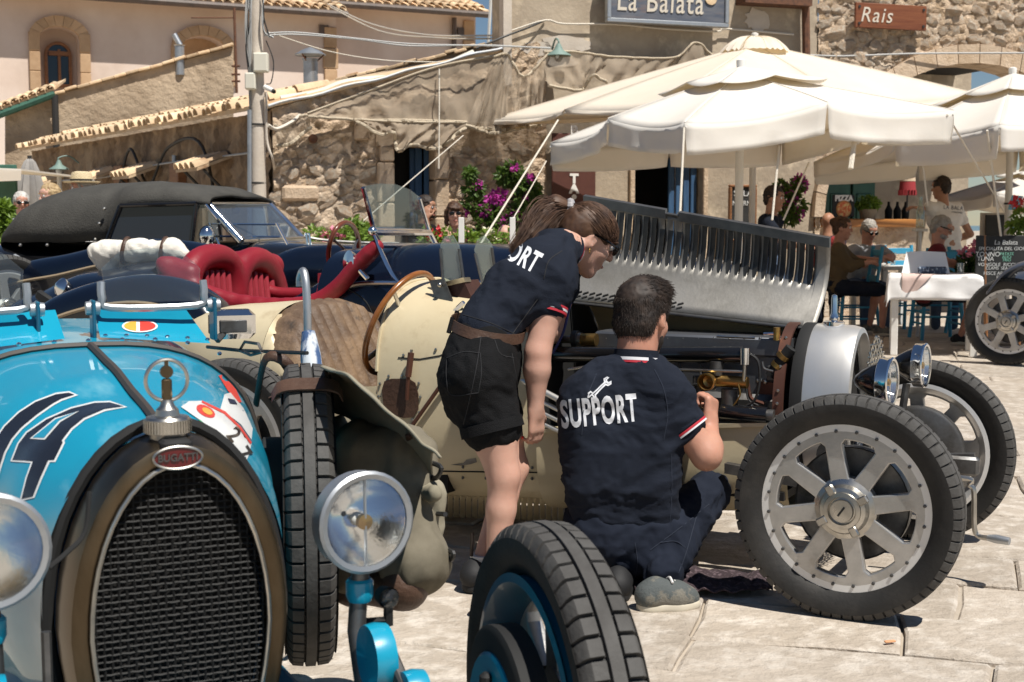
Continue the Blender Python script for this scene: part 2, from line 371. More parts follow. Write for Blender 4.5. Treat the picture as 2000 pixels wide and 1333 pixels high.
M['dark'] = mat('unlit_room', (.012, .011, .010), .9)
M['navyglass'] = mat('dark_window', (.012, .02, .035), .08, spec=.7)
M['iron'] = mat('black_iron', (.03, .028, .026), .55, bump=.1)
M['rust'] = mat('rusty_iron', (.17, .075, .04), .85, col2=(.09, .045, .03), ns=20)
M['zinc'] = mat('galvanised', (.50, .52, .54), .38, .85, col2=(.36, .38, .40), ns=8, rough2=.55)
M['white'] = mat('white_paint', (.78, .77, .74), .5, col2=(.68, .66, .62), ns=5)
M['conc'] = mat('pale_concrete', (.60, .53, .45), .85, col2=(.50, .43, .35), ns=2.5, bump=.25, bs=40)
M['plastic'] = mat('beige_plastic', (.66, .63, .53), .5)
M['cable'] = mat('grey_cable', (.40, .40, .39), .6)
M['bcable'] = mat('black_cable', (.02, .02, .02), .5)
M['rope'] = mat('white_rope', (.72, .66, .56), .85, bump=.5, bs=200)
M['lampg'] = mat('verdigris_lamp', (.17, .25, .22), .6)
# ================================================================== GROUND, PAVING, SEA
m = MB(); m.grid(lambda a, b: (-300 + 600 * a, -40 + 340 * b, -.016), 30, 30)
ground = m.build('ground', M['joint'], smooth=False); ground['kind'] = 'structure'
rng = random.Random(11)
A = R(-17); ca, sa = math.cos(A), math.sin(A)
slabs = []
v = 2.2
row = 0
while v < 15.5:
    h = rng.uniform(.30, .62); u = -6.5 + rng.uniform(0, .5)
    while u < 7.5:
        wd = rng.uniform(.42, 1.15); slabs.append((u, v, wd, h)); u += wd
    v += h; row += 1
pave_far = MB(); n_sl = 0
def slab_xy(u, v): return (u * ca - v * sa, u * sa + v * ca)
def jit(x, y): return V((noise.noise(V((x * 2.3, y * 2.3, 3.1))), noise.noise(V((x * 2.3, y * 2.3, 9.7))), 0)) * .035
cand = []
for (u, v, wd, h) in slabs:
    cx, cy = slab_xy(u + wd / 2, v + h / 2)
    if cy < 2.6 or cy > 15.3: continue
    px = 1000 + FPX * cx / cy; py = 440 + CZ * FPX / cy
    if not (-150 < px < 2600 and py < 1500): continue
    # what the photograph shows of the ground: right part and the gaps between the cars
    seen = px > 420 and (py > 640 or px > 1500)
    if seen: cand.append((u, v, wd, h, cx, cy))
cand.sort(key=lambda c: c[5])
for i, (u, v, wd, h, cx, cy) in enumerate(cand[:290]):
    g = rng.uniform(.002, .005); pts = []
    per = [(0, 0), (.33, 0), (.68, 0), (1, 0), (1, .5), (1, 1), (.66, 1), (.3, 1), (0, 1), (0, .5)]
    for a, b in per:
        x, y = slab_xy(u + wd * a, v + h * b); q = V((x, y, 0)) + jit(x, y); q2 = V((cx, cy, 0)); d = (q2 - q); q = q + d.normalized() * (g + rng.uniform(0, .003)); pts.append(q)
    z0 = rng.uniform(-.006, .003); tx, ty = rng.uniform(-.012, .012), rng.uniform(-.012, .012); c0 = V((cx, cy, 0)); n = len(pts); vs = []
    bw = rng.uniform(.006, .014)
    for ins, dz in ((0, -.03), (0, -.007), (bw, 0)):
        for q in pts:
            r_ = q + (c0 - q).normalized() * ins - c0; vs.append((r_.x, r_.y, z0 + dz + tx * r_.x + ty * r_.y + (rng.uniform(-.002, .002) if ins else rng.uniform(-.003, .001))))
    vs.append((0, 0, z0 + rng.uniform(-.001, .005)))
    fs = [(k * n + j, k * n + (j + 1) % n, (k + 1) * n + (j + 1) % n, (k + 1) * n + j) for k in range(2) for j in range(n)] + [(2 * n + j, 2 * n + (j + 1) % n, 3 * n) for j in range(n)]
    mm = MB(); mm.add(vs, fs); mm.build('paving_stone', M['pave'], ground, angle=25, fix=False, loc=c0)
m = MB(); m.grid(lambda a, b: (-900 + 2400 * a, 44 + 3600 * b * b, -.02 + .0 * a), 12, 20)
M['sea'] = mat('sea_water', (.02, .10, .17), .16, col2=(.03, .14, .22), ns=.08, bump=.25, bs=.6, spec=.5)
sea = m.build('sea', M['sea']); sea['kind'] = 'structure'
# ================================================================== FACADE LINE (stone house, plaster house, arch house share it)
FA = Frame((0, 15.5, 0), math.atan(.32))
def fx(px, py=300, y=0.0): return FA.ony(px, py, y).x
def fz(px, py, y=0.0): return FA.ony(px, py, y).z
def fp(px, py, y=0.0): q = FA.ony(px, py, y); return (q.x, q.z)
def wall2d(frame_parent, name, loops, mt, y0=0.0, th=.4, smooth=False, bev=0.0):
    vs, fs = shape2d(loops, th / 2, bev); mm = MB(); mm.add([(x, y0 + th / 2 - z, y) for x, y, z in vs], fs)
    return mm.build(name, mt, frame_parent, smooth=smooth)
# ---- rubble stones
def stone_meshes(k, mt, seed):
    out = []; rg = random.Random(seed)
    for i in range(k):
        b = bmesh.new(); bmesh.ops.create_icosphere(b, subdivisions=2, radius=1)
        off = V((rg.uniform(0, 50), 0, rg.uniform(0, 50)))
        for v_ in b.verts:
            c = v_.co.copy(); c = V([math.copysign(abs(t) ** .72, t) for t in c])
            v_.co = c * (1 + .42 * noise.noise(c * 1.2 + off) + .30 * noise.noise(c * 2.9 + off))
        bmesh.ops.delete(b, geom=[f for f in b.faces if f.calc_center_median().y > .25], context='FACES')
        me = bpy.data.meshes.new('stone'); b.to_mesh(me); b.free(); me.materials.append(mt); me.polygons.foreach_set('use_smooth', [True] * len(me.polygons)); me.set_sharp_from_angle(angle=R(22)); out.append(me)
    return out
STONES = stone_meshes(9, M['rubble'], 3)
def lay_stones(parent, inside, x0, x1, z0, z1, n_max, rmin, rmax, seed, y=-.0):
    rg = random.Random(seed); placed = []; tries = 0
    while len(placed) < n_max and tries < 9000:
        tries += 1; big = 1 - tries / 9000; r_ = rmin + (rmax - rmin) * max(0, big) ** 2 * rg.uniform(.45, 1); x, z = rg.uniform(x0, x1), rg.uniform(z0, z1)
        if not inside(x, z): continue
        if any((x - a) ** 2 / (r_ * 1.25 + c * 1.25) ** 2 + (z - b) ** 2 / (r_ * .85 + c * .85) ** 2 < .74 for a, b, c in placed): continue
        placed.append((x, z, r_))
    for x, z, r_ in placed:
        o = bpy.data.objects.new('stone', rg.choice(STONES)); COL.objects.link(o); o.parent = parent
        o.location = (x, y + .012 - .2 * r_ * rg.random(), z); o.scale = (r_ * rg.uniform(1.0, 1.5), min(r_, .12) * rg.uniform(.45, .8), r_ * rg.uniform(.62, .95)); o.rotation_euler = (0, rg.uniform(-.5, .5), 0)
    return placed
def rough_wall(parent, name, x0, x1, ztop, zbot, hole, mt, step=.035, amp=.05, y0=0.0, seed=0.0):
    """a wall face of humps and hollows; hole(x,z) leaves openings; ztop(x)"""
    nx = max(2, int((x1 - x0) / step)); zt = max(ztop(x0), ztop(x1), ztop((x0 + x1) / 2)); nz_ = max(2, int((zt - zbot) / step)); mm = MB(); ids = {}; vs = []; fs = []
    for j in range(nz_ + 1):
        for i in range(nx + 1):
            x = x0 + (x1 - x0) * i / nx; z = zbot + (ztop(x) - zbot) * j / nz_
            d, _ = noise.voronoi(V((x * 6 + seed, z * 8, seed))); h = min((d[1] - d[0]) * 1.7, .75) + .5 * noise.noise(V((x * 9, z * 9, seed))) + .35 * noise.noise(V((x * 22, z * 22, seed + 5)))
            vs.append((x, y0 - amp * h, z))
    for j in range(nz_):
        for i in range(nx):
            x = x0 + (x1 - x0) * (i + .5) / nx; z = zbot + (ztop(x) - zbot) * (j + .5) / nz_
            if hole and hole(x, z): continue
            fs.append((j * (nx + 1) + i, j * (nx + 1) + i + 1, (j + 1) * (nx + 1) + i + 1, (j + 1) * (nx + 1) + i))
    mm.add(vs, fs); return mm.build(name, mt, parent, angle=60, fix=False)
# ================================================================== STONE HOUSE under the net
HX0, HX1 = fx(533), fx(1066); DX0, DX1 = fx(766), fx(846); DZ = fz(805, 286)
house = thing('stone_house', 'rubble stone house with sloping roof, fishing net and dark open doorway', 'house', FA.loc, FA.rz)
rz0, rz1 = fz(533, 212), fz(985, 98); xr = fx(985)
def htop(x): return rz0 + (rz1 - rz0) * (x - HX0) / (xr - HX0)
zpl = fz(700, 238)
rough_wall(house, 'wall', HX0, HX1, lambda x: min(htop(x), 4.2), -.05, lambda x, z: DX0 < x < DX1 and z < DZ, M['mortar'], .032, .055, 0, 2.0)
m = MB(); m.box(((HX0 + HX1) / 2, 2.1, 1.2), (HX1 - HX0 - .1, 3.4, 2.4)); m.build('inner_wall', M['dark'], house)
# side returns of the wall and the wedge of roof
m = MB(); m.slab([(HX0, .0, -.05), (HX0, 4, -.05), (HX0, 4, rz0), (HX0, .0, rz0)], (1, 0, 0), .3); m.build('side_wall', M['rough'], house)
m = MB()
for t0 in range(30):
    xa, xb = HX0 - .1 + (xr - HX0 + .1) * t0 / 30, HX0 - .1 + (xr - HX0 + .1) * (t0 + 1) / 30
m.slab([(HX0 - .12, -.05, rz0 - .02), (xr, -.05, rz1 - .02), (xr, 4.2, rz1 - .02), (HX0 - .12, 4.2, rz0 - .02)], (0, 0, 1), .05); m.build('roof', M['tile'], house)
# white-blue painted edge that runs up the slope, sagging pipe above it
edge = [V((x_, -.07, htop(x_) + .03 + .012 * math.sin(9 * x_))) for x_ in np.linspace(HX0 - .05, xr, 24)]
m = MB(); m.tube(edge, .03, 6, flat=.6); m.build('roof_edge', mat('pale_blue_edge', (.52, .56, .62), .8, col2=(.62, .60, .56), ns=8), house)
m = MB(); m.tube(spline([FA.ony(px, py, .15) for px, py in ((548, 193), (620, 181), (680, 160), (780, 150), (850, 135), (925, 103))], 6), .035, 8); m.build('roof_pipe', M['plastic'], house)
# door jambs of cut stone, shutters, sill
rg = random.Random(5)
for sx, xx in ((-1, DX0), (1, DX1)):
    z = -.04
    while z < DZ - .05:
        h = rg.uniform(.28, .46); h = min(h, DZ - z); wd = rg.uniform(.15, .21)
        mm = MB(); mm.box((0, 0, 0), (wd, .34, h - .012), bev=.014); o = mm.build('jamb_stone', M['cut'], house); o.location = (xx + sx * wd / 2 * .98, .06, z + h / 2); z += h
m = MB(); m.slab([(DX0 - .2, -.085, DZ - .005), (DX1 + .2, -.085, DZ - .005), (DX1 + .2, -.085, DZ + .13), (DX0 - .2, -.085, DZ + .13)], (0, 1, 0), .3); m.build('lintel', M['cut'], house)
door = MB(); door.box(((DX0 * .32 + DX1 * .68) + .02, .24, DZ / 2), (.05, .04, DZ), bev=.006); door.build('door', M['bluewood'], house)
for k in range(3):
    mm = MB(); mm.box((DX1 - .03 - .075 * k, .2 + .04 * k, DZ / 2), (.06, .03, DZ - .02), bev=.006); mm.build('shutter_board', M['bluewood'], house)
def hin(x, z):
    if DX0 - .24 < x < DX1 + .24 and z < DZ + .16: return False
    if z > htop(x) - .12: return False
    if z > fz(700, 262): return False
    return HX0 + .05 < x < fx(1030)
lay_stones(house, hin, HX0, fx(1030), .55, 2.1, 300, .022, .105, 21)
mm = MB(); mm.box((fx(585, 378), -.03, fz(585, 378)), (.40, .1, .17), bev=.03); mm.build('stone', M['cut'], house)
mm = MB(); mm.box((fx(705, 255), -.05, fz(705, 258)), (.17, .08, .19), bev=.02); mm.build('stone', M['cut'], house)
m = MB(); m.lathe([(.0, -.02), (.04, -.02), (.05, 0), (.05, .06)], FA.ony(612, 271, -.06), (0, 1, 0), 10); m.build('wall_vent', M['rust'], house)
# ================================================================== PLASTER HOUSE with the restaurant sign
PX0, PX1 = fx(986), fx(1592)
plas = thing('plaster_house', 'tall weathered grey plaster house carrying the big restaurant sign', 'house', FA.loc, FA.rz)
ODX0, ODX1, ODZ = fx(1238), fx(1372), fz(1300, 306)
wall2d(plas, 'wall', [[(PX0, -.05), (PX1, -.05), (PX1, 7.5), (PX0, 7.5)], [(ODX0, .01), (ODX1, .01), (ODX1, ODZ), (ODX0, ODZ)]], M['plaster'], .0, .5)
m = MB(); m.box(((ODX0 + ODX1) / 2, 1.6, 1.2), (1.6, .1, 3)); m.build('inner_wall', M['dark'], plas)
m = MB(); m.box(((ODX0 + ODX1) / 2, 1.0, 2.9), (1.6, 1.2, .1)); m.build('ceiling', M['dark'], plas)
for k in range(4):
    mm = MB(); mm.box((ODX1 - .06 - .085 * k, .12 + .03 * k, ODZ / 2), (.075, .035, ODZ - .02), bev=.006); mm.build('shutter_board', M['bluewood'], plas)
for xx in (ODX0 - .03, ODX1 + .03):
    mm = MB(); mm.box((xx, -.02, ODZ / 2), (.06, .06, ODZ), bev=.008); mm.build('door_frame', M['cut'], plas)
m = MB(); m.tube([FA.ony(1573, -30, -.12), FA.ony(1575, 130, -.12)], .05, 8); m.build('drain_pipe', M['rust'], plas)
m = MB(); m.box((PX0 + .0, -.03, 5.4), (.10, .16, 5.2)); m.build('corner_strip', M['conc'], plas)
m = MB(); m.tube(spline([FA.ony(px, py, -.06) for px, py in ((1000, 60), (1065, 40), (1100, 47), (1200, 48), (1300, 57), (1400, 62), (1420, 57), (1550, 68))], 4), .012, 6); m.build('cable', M['rope'], plas)
m = MB(); m.box((FA.ony(1510, 4, -.1).x, -.1, FA.ony(1510, 4, -.1).z), (.9, .3, .1)); m.build('beam', M['rust'], plas)
# patches where the plaster fell
for (px, py, a, b) in ((1110, 85, .3, .09), (1050, 95, .2, .08), (1480, 40, .16, .14), (1090, 120, .25, .06)):
    q = FA.ony(px, py, -.012); pts = [(q.x + a * math.cos(t) * (1 + .4 * noise.noise(V((3 * math.cos(t), 3 * math.sin(t), px)))), q.z + b * math.sin(t) * (1 + .5 * noise.noise(V((3 * math.cos(t), 3 * math.sin(t), py))))) for t in np.linspace(0, 2 * math.pi, 22)[:-1]]
    wall2d(plas, 'plaster_patch', [pts], M['conc'], -.012, .02)
# ================================================================== ARCH HOUSE (rubble, archway to the sea)
AX0 = PX1 + .004; AX1 = fx(2120); arch = thing('arch_house', 'rubble stone house with a wide archway open to the sea', 'house', FA.loc, FA.rz)
acx, apk = fx(1905, 125), fz(1905, 125); aw = acx - fx(1604, 400); asp = fz(1604, 425)
def in_arch(x, z):
    if abs(x - acx) >= aw: return False
    return z < asp + (apk - asp) * math.sqrt(max(0, 1 - ((x - acx) / aw) ** 2))
def in_arch2(x, z, g=.26):
    if abs(x - acx) >= aw + g * .6: return False
    return z < asp + (apk + g - asp) * math.sqrt(max(0, 1 - ((x - acx) / (aw + g * .6)) ** 2))
rough_wall(arch, 'wall', AX0, AX1, lambda x: 6.2, -.05, lambda x, z: in_arch(x, z), M['mortar'], .04, .06, 0, 7.0)
m = MB(); m.slab([(AX0, .06, 6.15), (AX1, .06, 6.15), (AX1, .06, 12), (AX0, .06, 12)], (0, 1, 0), .4); m.build('sun_block_wall', M['mortar'], arch, smooth=False)  # unseen wall added above to keep sun off the back wall
nA = 22
for k in range(nA):
    a0, a1 = math.pi * (1 - k / nA), math.pi * (1 - (k + 1) / nA)
    def q(a, g): return (acx + (aw + g * .6) * math.cos(a), asp + (apk + g - asp) * math.sin(a))
    if q(a1, 0)[0] < AX0 or q(a0, 0)[0] > fx(2080): continue
    da = (a0 - a1) * .02
    pts = [q(a0 - da, 0), q(a0 - da, .24), q(a1 + da, .24), q(a1 + da, 0)]; cx_ = sum(p[0] for p in pts) / 4; cz_ = sum(p[1] for p in pts) / 4
    mm = MB(); mm.slab([(x - cx_, 0, z - cz_) for x, z in pts], (0, 1, 0), .5); mm.build('arch_stone', M['cut'], arch, smooth=False, loc=(cx_, -.085, cz_))
ain = lambda x, z: not in_arch2(x, z) and AX0 + .04 < x < fx(2040)
lay_stones(arch, ain, AX0, fx(2040), fz(1700, 260), 4.6, 298, .035, .11, 77)
# passage behind the arch: near-black ceiling slab added to shade it, back wall that ends left of the sea view, side wall
bx1 = FA.ony(1890, 400, 3.2).x
m = MB(); m.slab([(AX0 - .4, 3.2, -.05), (bx1, 3.2, -.05), (bx1, 3.2, 4.2), (AX0 - .4, 3.2, 4.2)], (0, 1, 0), .2); m.build('back_wall', M['plaster'], arch, smooth=False)
m = MB(); m.slab([(AX0 - .3, .3, 3.55), (bx1 - .3, .3, 3.55), (bx1 - .3, 3.3, 3.55), (AX0 - .3, 3.3, 3.55)], (0, 0, 1), .2); m.build('shade_slab', M['dark'], arch, smooth=False)
m = MB(); m.slab([(AX0 - .25, .3, -.05), (AX0 - .25, 3.2, -.05), (AX0 - .25, 3.2, 3.6), (AX0 - .25, .3, 3.6)], (-1, 0, 0), .2); m.build('side_wall', M['conc'], arch, smooth=False)
for (a, b) in ((1612, 1660), (1664, 1708)):   # green door leaves behind the counter
    x0_, x1_ = FA.ony(a, 350, 3.1).x, FA.ony(b, 350, 3.1).x; mm = MB(); mm.box(((x0_ + x1_) / 2, 3.1, 1.25), (x1_ - x0_, .06, 2.5), bev=.01); d_ = mm.build('door_leaf', M['green'], arch)
    for zc in (.6, 1.45, 2.1):
        mm = MB(); mm.box(((x0_ + x1_) / 2, 3.06, zc), ((x1_ - x0_) * .68, .03, .5), bev=.01); mm.build('door_panel', M['green'], d_)
# ================================================================== LEFT ROW OF LOW HOUSES going away from the corner
Apt = FA.M @ V((HX0, 0, 0)); Bpt = P(70, 440, 22.6); dv = Bpt - Apt; dv.z = 0
LR = Frame((Apt.x, Apt.y, 0), math.atan2(dv.y, dv.x) + math.pi)     # x runs back towards the corner, y away from the camera
if (LR.M.to_3x3() @ V((0, 1, 0))).y < 0: LR = Frame((Apt.x, Apt.y, 0), math.atan2(dv.y, dv.x) + math.pi)
rowlen = dv.length; rh = 2.46
rowh = thing('row_house', 'low rough-walled row house receding behind the black car, tiled eaves', 'house', LR.loc, LR.rz)
def lx(px): return LR.ony(px, 330, 0).x
M['rowwall'] = mat('dim_stained_row_wall', (.40, .29, .19), .97, col2=(.22, .15, .095), ns=2.6, mix=(.4, .6), bump=1.0, bs=11, col3=(.10, .07, .05), ns3=1.4, mix3=(.55, .72), stretch=(1, 1, .45), bdist=.06)  # base colour darkened for grazing light, stains on top
rough_wall(rowh, 'wall', -rowlen, -.02, lambda x: rh, -.05, None, M['rowwall'], .06, .07, 0, 4.0)
m = MB(); m.slab([(-rowlen, -.22, rh + .0), (0, -.22, rh + .0), (0, 2.6, rh + .75), (-rowlen, 2.6, rh + .75)], (0, 0, 1), .05); roof_l = m.build('roof', M['tile'], rowh, smooth=False)
def tile_mesh(r0=.085, r1=.07, ln=.42, n=6):
    mm = MB(); rings = []
    for yy, r_ in ((0, r0), (ln, r1)):
        rings.append([(r_ * math.cos(a), yy, r_ * math.sin(a)) for a in np.linspace(0, math.pi, n)] + [((r_ - .016) * math.cos(a), yy, (r_ - .016) * math.sin(a)) for a in np.linspace(math.pi, 0, n)])
    mm.loft(rings, caps=False); mm.f += [(k, k + 1, 2 * n - 2 - k, 2 * n - 1 - k) for k in range(n - 1)]; mm.m += [0] * (n - 1)
    me = mm.mesh('roof_tile', angle=60); me.materials.append(M['tile']); return me
TILE = tile_mesh()
def lay_tiles(parent, x0, x1, rows, y0, z0, slope, pitch=.2, ln=.36, seed=1, scl=1.0):
    rg = random.Random(seed); n = int((x1 - x0) / pitch)
    for r_ in range(rows):
        for i in range(n):
            o = bpy.data.objects.new('roof_tile', TILE); COL.objects.link(o); o.parent = parent
            o.location = (x0 + pitch * (i + .5) + rg.uniform(-.012, .012), y0 + r_ * ln * math.cos(slope) + rg.uniform(-.03, .03), z0 + r_ * ln * math.sin(slope) + .012 * r_ + rg.uniform(-.01, .012))
            o.rotation_euler = (slope - .02, rg.uniform(-.06, .06), rg.uniform(-.04, .04)); o.scale = (scl, scl, scl)
lay_tiles(roof_l, -rowlen, -.05, 3, -.27, rh + .035, math.atan(.75 / 2.82), .2, .37, 4)
def row_door(px, w_, h, mt, awning=True, arch_=False):
    x = lx(px); mm = MB(); mm.box((x, -.03, h / 2), (w_, .12, h), bev=.02); d = mm.build('door', mt, rowh)
    for s_ in (-1, 1):
        mm = MB(); mm.box((x + s_ * w_ / 2, -.07, h / 2), (.09, .12, h), bev=.01); mm.build('door_frame', M['greywood'] if mt is M['bluewood'] else M['cut'], d)
    if awning:
        hh = h + .22; mm = MB(); mm.slab([(x - .34, -.45, hh), (x + .34, -.45, hh), (x + .34, -.02, hh + .16), (x - .34, -.02, hh + .16)], (0, 0, 1), .035); aw_ = mm.build('door_canopy', M['tile'], rowh, smooth=False)
        for k in range(4):
            o = bpy.data.objects.new('roof_tile', TILE); COL.objects.link(o); o.parent = aw_; o.location = (x - .26 + .173 * k, -.47, hh + .035); o.rotation_euler = (R(20), 0, 0); o.scale = (.9, 1.05, .9)
        for s_ in (-1, 1):
            mm = MB(); mm.tube([(x + s_ * .3, -.36, hh + .02), (x + s_ * .3, -.03, hh - .3)], .018, 6); mm.build('canopy_bracket', M['iron'], aw_)
row_door(435, .62, 1.62, M['greywood']); row_door(300, .8, 1.6, M['bluewood']); row_door(215, .75, 1.6, M['greywood']); row_door(118, .8, 1.6, M['bluewood'])
for px, z, sz in ((358, 1.75, (.3, .12, .5)), (245, 1.8, (.34, .1, .5))):
    mm = MB(); mm.box((lx(px), -.07, z), sz, bev=.01); mm.build('shutter', M['brownwood'], rowh)
for px in (510, 353):
    mm = MB(); mm.tube([(lx(px), -.08, .2), (lx(px), -.08, 2.1)], .03, 8); mm.build('drain_pipe', M['zinc'], rowh)
for k, (pts) in enumerate((((-rowlen, 1.95), (-rowlen * .6, 1.9), (-rowlen * .35, 2.0), (0, 2.02)), ((-rowlen * .5, 1.8), (-rowlen * .45, 2.25), (-rowlen * .38, 1.75), (-rowlen * .3, 2.2), (-rowlen * .18, 2.15), (-rowlen * .12, .9)))):
    mm = MB(); mm.tube(spline([(x, -.12, z) for x, z in pts], 8), .02 if k else .012, 6); mm.build('cable', M['bcable'] if k else M['cable'], rowh)
def wall_lamp(name, label, loc, rz, arm=.3):
    t = thing(name, label, 'lamp', loc, rz)
    mm = MB(); mm.tube(spline([(0, 0, 0), (0, -arm * .5, .1), (0, -arm, .07), (0, -arm, 0)], 6), .012, 6); mm.build('arm', M['lampg'], t)
    mm = MB(); mm.lathe([(.02, .04), (.04, .0), (.05, -.03), (.14, -.09), (.145, -.10), (.05, -.095), (.045, -.1)], (0, -arm, 0), n=16); mm.build('lamp_shade', M['lampg'], t)
    mm = MB(); mm.ball((0, -arm, -.12), .05, 10); mm.build('bulb', M['white'], t); return t
wall_lamp('wall_lamp', 'green enamel wall lamp on the low row house left of the pole', LR.M @ V((lx(168), -.1, 2.15)), LR.rz)
wall_lamp('wall_lamp', 'green enamel wall lamp above the fishing net', FA.M @ V((fx(1075), -.05, fz(1075, 98))), FA.rz, .22)
# ================================================================== HOUSES BEHIND THE ROW
UH = Frame(P(105, 440, 24.5) * 1, 0); UH = Frame((UH.loc.x, UH.loc.y, 0), R(12))
def uh(px, py, y=0): q = UH.ony(px, py, y); return (q.x, q.z)
up = thing('upper_house', 'rough plaster house with rising coped parapet behind the row house', 'house', UH.loc, UH.rz)
wall2d(up, 'wall', [[uh(105, 330), uh(456, 330), uh(456, 92), uh(105, 187)]], M['rough'], 0, .5)
a_, b_ = uh(103, 186), uh(456, 90); rg = random.Random(2)
for k in range(15):
    t = (k + .5) / 15; x, z = a_[0] + (b_[0] - a_[0]) * t, a_[1] + (b_[1] - a_[1]) * t
    mm = MB(); mm.box((0, 0, 0), ((b_[0] - a_[0]) / 15 * 1.04, .62, .055), bev=.012); o = mm.build('coping_tile', M['tile'], up, loc=(x, .22, z + .02)); o.rotation_euler = (rg.uniform(-.04, .04), -math.atan2(b_[1] - a_[1], b_[0] - a_[0]) + rg.uniform(-.03, .05), 0)
wing = thing('end_house', 'narrow stone house at left edge with green gutter and tiled eave', 'house', UH.loc, UH.rz)
wall2d(wing, 'wall', [[uh(8, 420), uh(104, 420), uh(104, 192), uh(8, 222)]], M['rough'], .1, .5)
a_, b_ = uh(-10, 222, -.1), uh(108, 178, -.1)
m = MB(); m.tube([(a_[0], -.18, a_[1] - .06), (b_[0], -.18, b_[1] - .06)], .07, 8); m.build('gutter', M['green'], wing)
m = MB(); m.tube([(b_[0], -.18, b_[1] - .08), (b_[0], -.18, 0)], .06, 8); m.build('drain_pipe', M['iron'], wing)
m = MB(); m.slab([(a_[0], -.2, a_[1]), (b_[0], -.2, b_[1]), (b_[0], 1.6, b_[1] + .35), (a_[0], 1.6, a_[1] + .35)], (0, 0, 1), .05); rf = m.build('roof', M['tile'], wing, smooth=False)
for k in range(7):
    for r_ in range(2):
        t = (k + .5) / 7; o = bpy.data.objects.new('roof_tile', TILE); COL.objects.link(o); o.parent = rf; o.location = (a_[0] + (b_[0] - a_[0]) * t, -.25 + .36 * r_, a_[1] + (b_[1] - a_[1]) * t + .04 + .07 * r_); o.rotation_euler = (R(12), 0, 0)
# ================================================================== PINK CHURCH-LIKE BUILDING far behind
CH = Frame((P(660, 440, 34).x, 34, 0), R(25))
def ch(px, py, y=0): q = CH.ony(px, py, y); return (q.x, q.z)
def arch_loop(px0, px1, ptop, pbot, fn, rise=.5, n=10):
    (x0, zb), (x1, _) = fn(px0, pbot), fn(px1, pbot); zt = fn((px0 + px1) / 2, ptop)[1]; h = (x1 - x0) * rise; cx = (x0 + x1) / 2
    return [(x0, zb), (x1, zb)] + [(cx + (x1 - x0) / 2 * math.cos(a), zt - h + h * math.sin(a)) for a in np.linspace(0, math.pi, n)]
pinkb = thing('pink_building', 'large pale pink plastered building with arched windows and tiled roof', 'building', CH.loc, CH.rz)
W1, W2 = arch_loop(80, 157, 52, 178, ch, .3), arch_loop(355, 442, 70, 165, ch, .3)
ez = ch(660, 33)[1]; bez = ch(655, 12, .6)[1]
wall2d(pinkb, 'wall', [[ch(-160, 480), ch(661, 480), (ch(661, 480)[0], ez), (ch(-160, 480)[0], ez)], W1, W2], M['pink'], 0, .9)
x2 = CH.ony(926, 60, .8).x
wall2d(pinkb, 'wing_wall', [[(ch(655, 480)[0], -.5), (x2, -.5), (x2, bez), (ch(655, 480)[0], bez)], ], M['pink'], .7, .8)
M['ochre'] = mat('ochre_stone', (.56, .385, .235), .95, col2=(.44, .28, .16), ns=2, bump=.5, bs=12, rnd=.12)
for (a, b, tp, bt) in ((80, 157, 52, 178), (355, 442, 70, 165)):
    inn = arch_loop(a, b, tp, bt, ch, .3); (x0, zb), (x1, _) = inn[0], inn[1]; g = .24
    for s_, xx in ((-1, x0), (1, x1)):
        z = zb; 
        while z < inn[2][1] - .1:
            mm = MB(); mm.box((0, 0, 0), (g, .1, .44), bev=.015); mm.build('window_surround', M['ochre'], pinkb, loc=(xx + s_ * g / 2, -.045, z + .22)); z += .45
    cx = (x0 + x1) / 2; zt = max(p[1] for p in inn); hh = (x1 - x0) * .3
    n = 9
    for k in range(n):
        aa = [math.pi * (k + t) / n for t in (.02, .98)]; pts = [(cx + ((x1 - x0) / 2 + gg) * math.cos(t), zt - hh + (hh + gg) * math.sin(t)) for t, gg in ((aa[0], 0), (aa[0], g), (aa[1], g), (aa[1], 0))]
        mm = MB(); mm.slab([(x, -.09, z) for x, z in pts], (0, 1, 0), .14); mm.build('window_surround', M['ochre'], pinkb, smooth=False)
    m = MB(); m.slab([(x0 - .1, .55, zb - .1), (x1 + .1, .55, zb - .1), (x1 + .1, .55, zt + .1), (x0 - .1, .55, zt + .1)], (0, 1, 0), .2); m.build('window_niche', M['pink'] if a == 80 else M['ochre'], pinkb, smooth=False)
f1 = arch_loop(88, 141, 82, 170, lambda px, py: ch(px, py, .5), .5); f2 = arch_loop(94, 135, 88, 164, lambda px, py: ch(px, py, .5), .5)
wn = wall2d(pinkb, 'window', [f1, f2], M['brownwood'], .44, .1)
vs, fs = shape2d([f2], .01); mm = MB(); mm.add([(x, .5 - z, y) for x, y, z in vs], fs); mm.build('pane', M['navyglass'], wn)
q0, q1, q2 = ch(115, 97, .46), ch(115, 164, .46), ch(94, 104, .46)
mm = MB(); mm.box((q0[0], .455, (q0[1] + q1[1]) / 2), (.06, .06, q0[1] - q1[1])); mm.box((q0[0], .45, q2[1]), (ch(135, 100, .46)[0] - q2[0], .07, .1)); mm.build('mullion', M['brownwood'], wn)
for px0, px1, y_ in ((630, 660, -.035), (905, 926, .665)):     # quoins
    x0, x1 = CH.ony(px0, 60, y_).x, CH.ony(px1, 60, y_).x; z = 1.5
    while z < (ez if px0 < 700 else bez) - .5:
        mm = MB(); mm.box((0, 0, 0), ((x1 - x0) * random.uniform(.8, 1.1), .08, .5), bev=.015); mm.build('quoin', M['ochre'], pinkb, loc=((x0 + x1) / 2, y_, z + .25)); z += .52
for px, py, y_ in ((632, 60, -.02), (901, 65, .68)):
    q = ch(px, py, y_); mm = MB(); mm.box((q[0], y_ - .02, q[1]), (.24, .05, .26)); g_ = mm.build('vent_grille', M['gut'], pinkb)
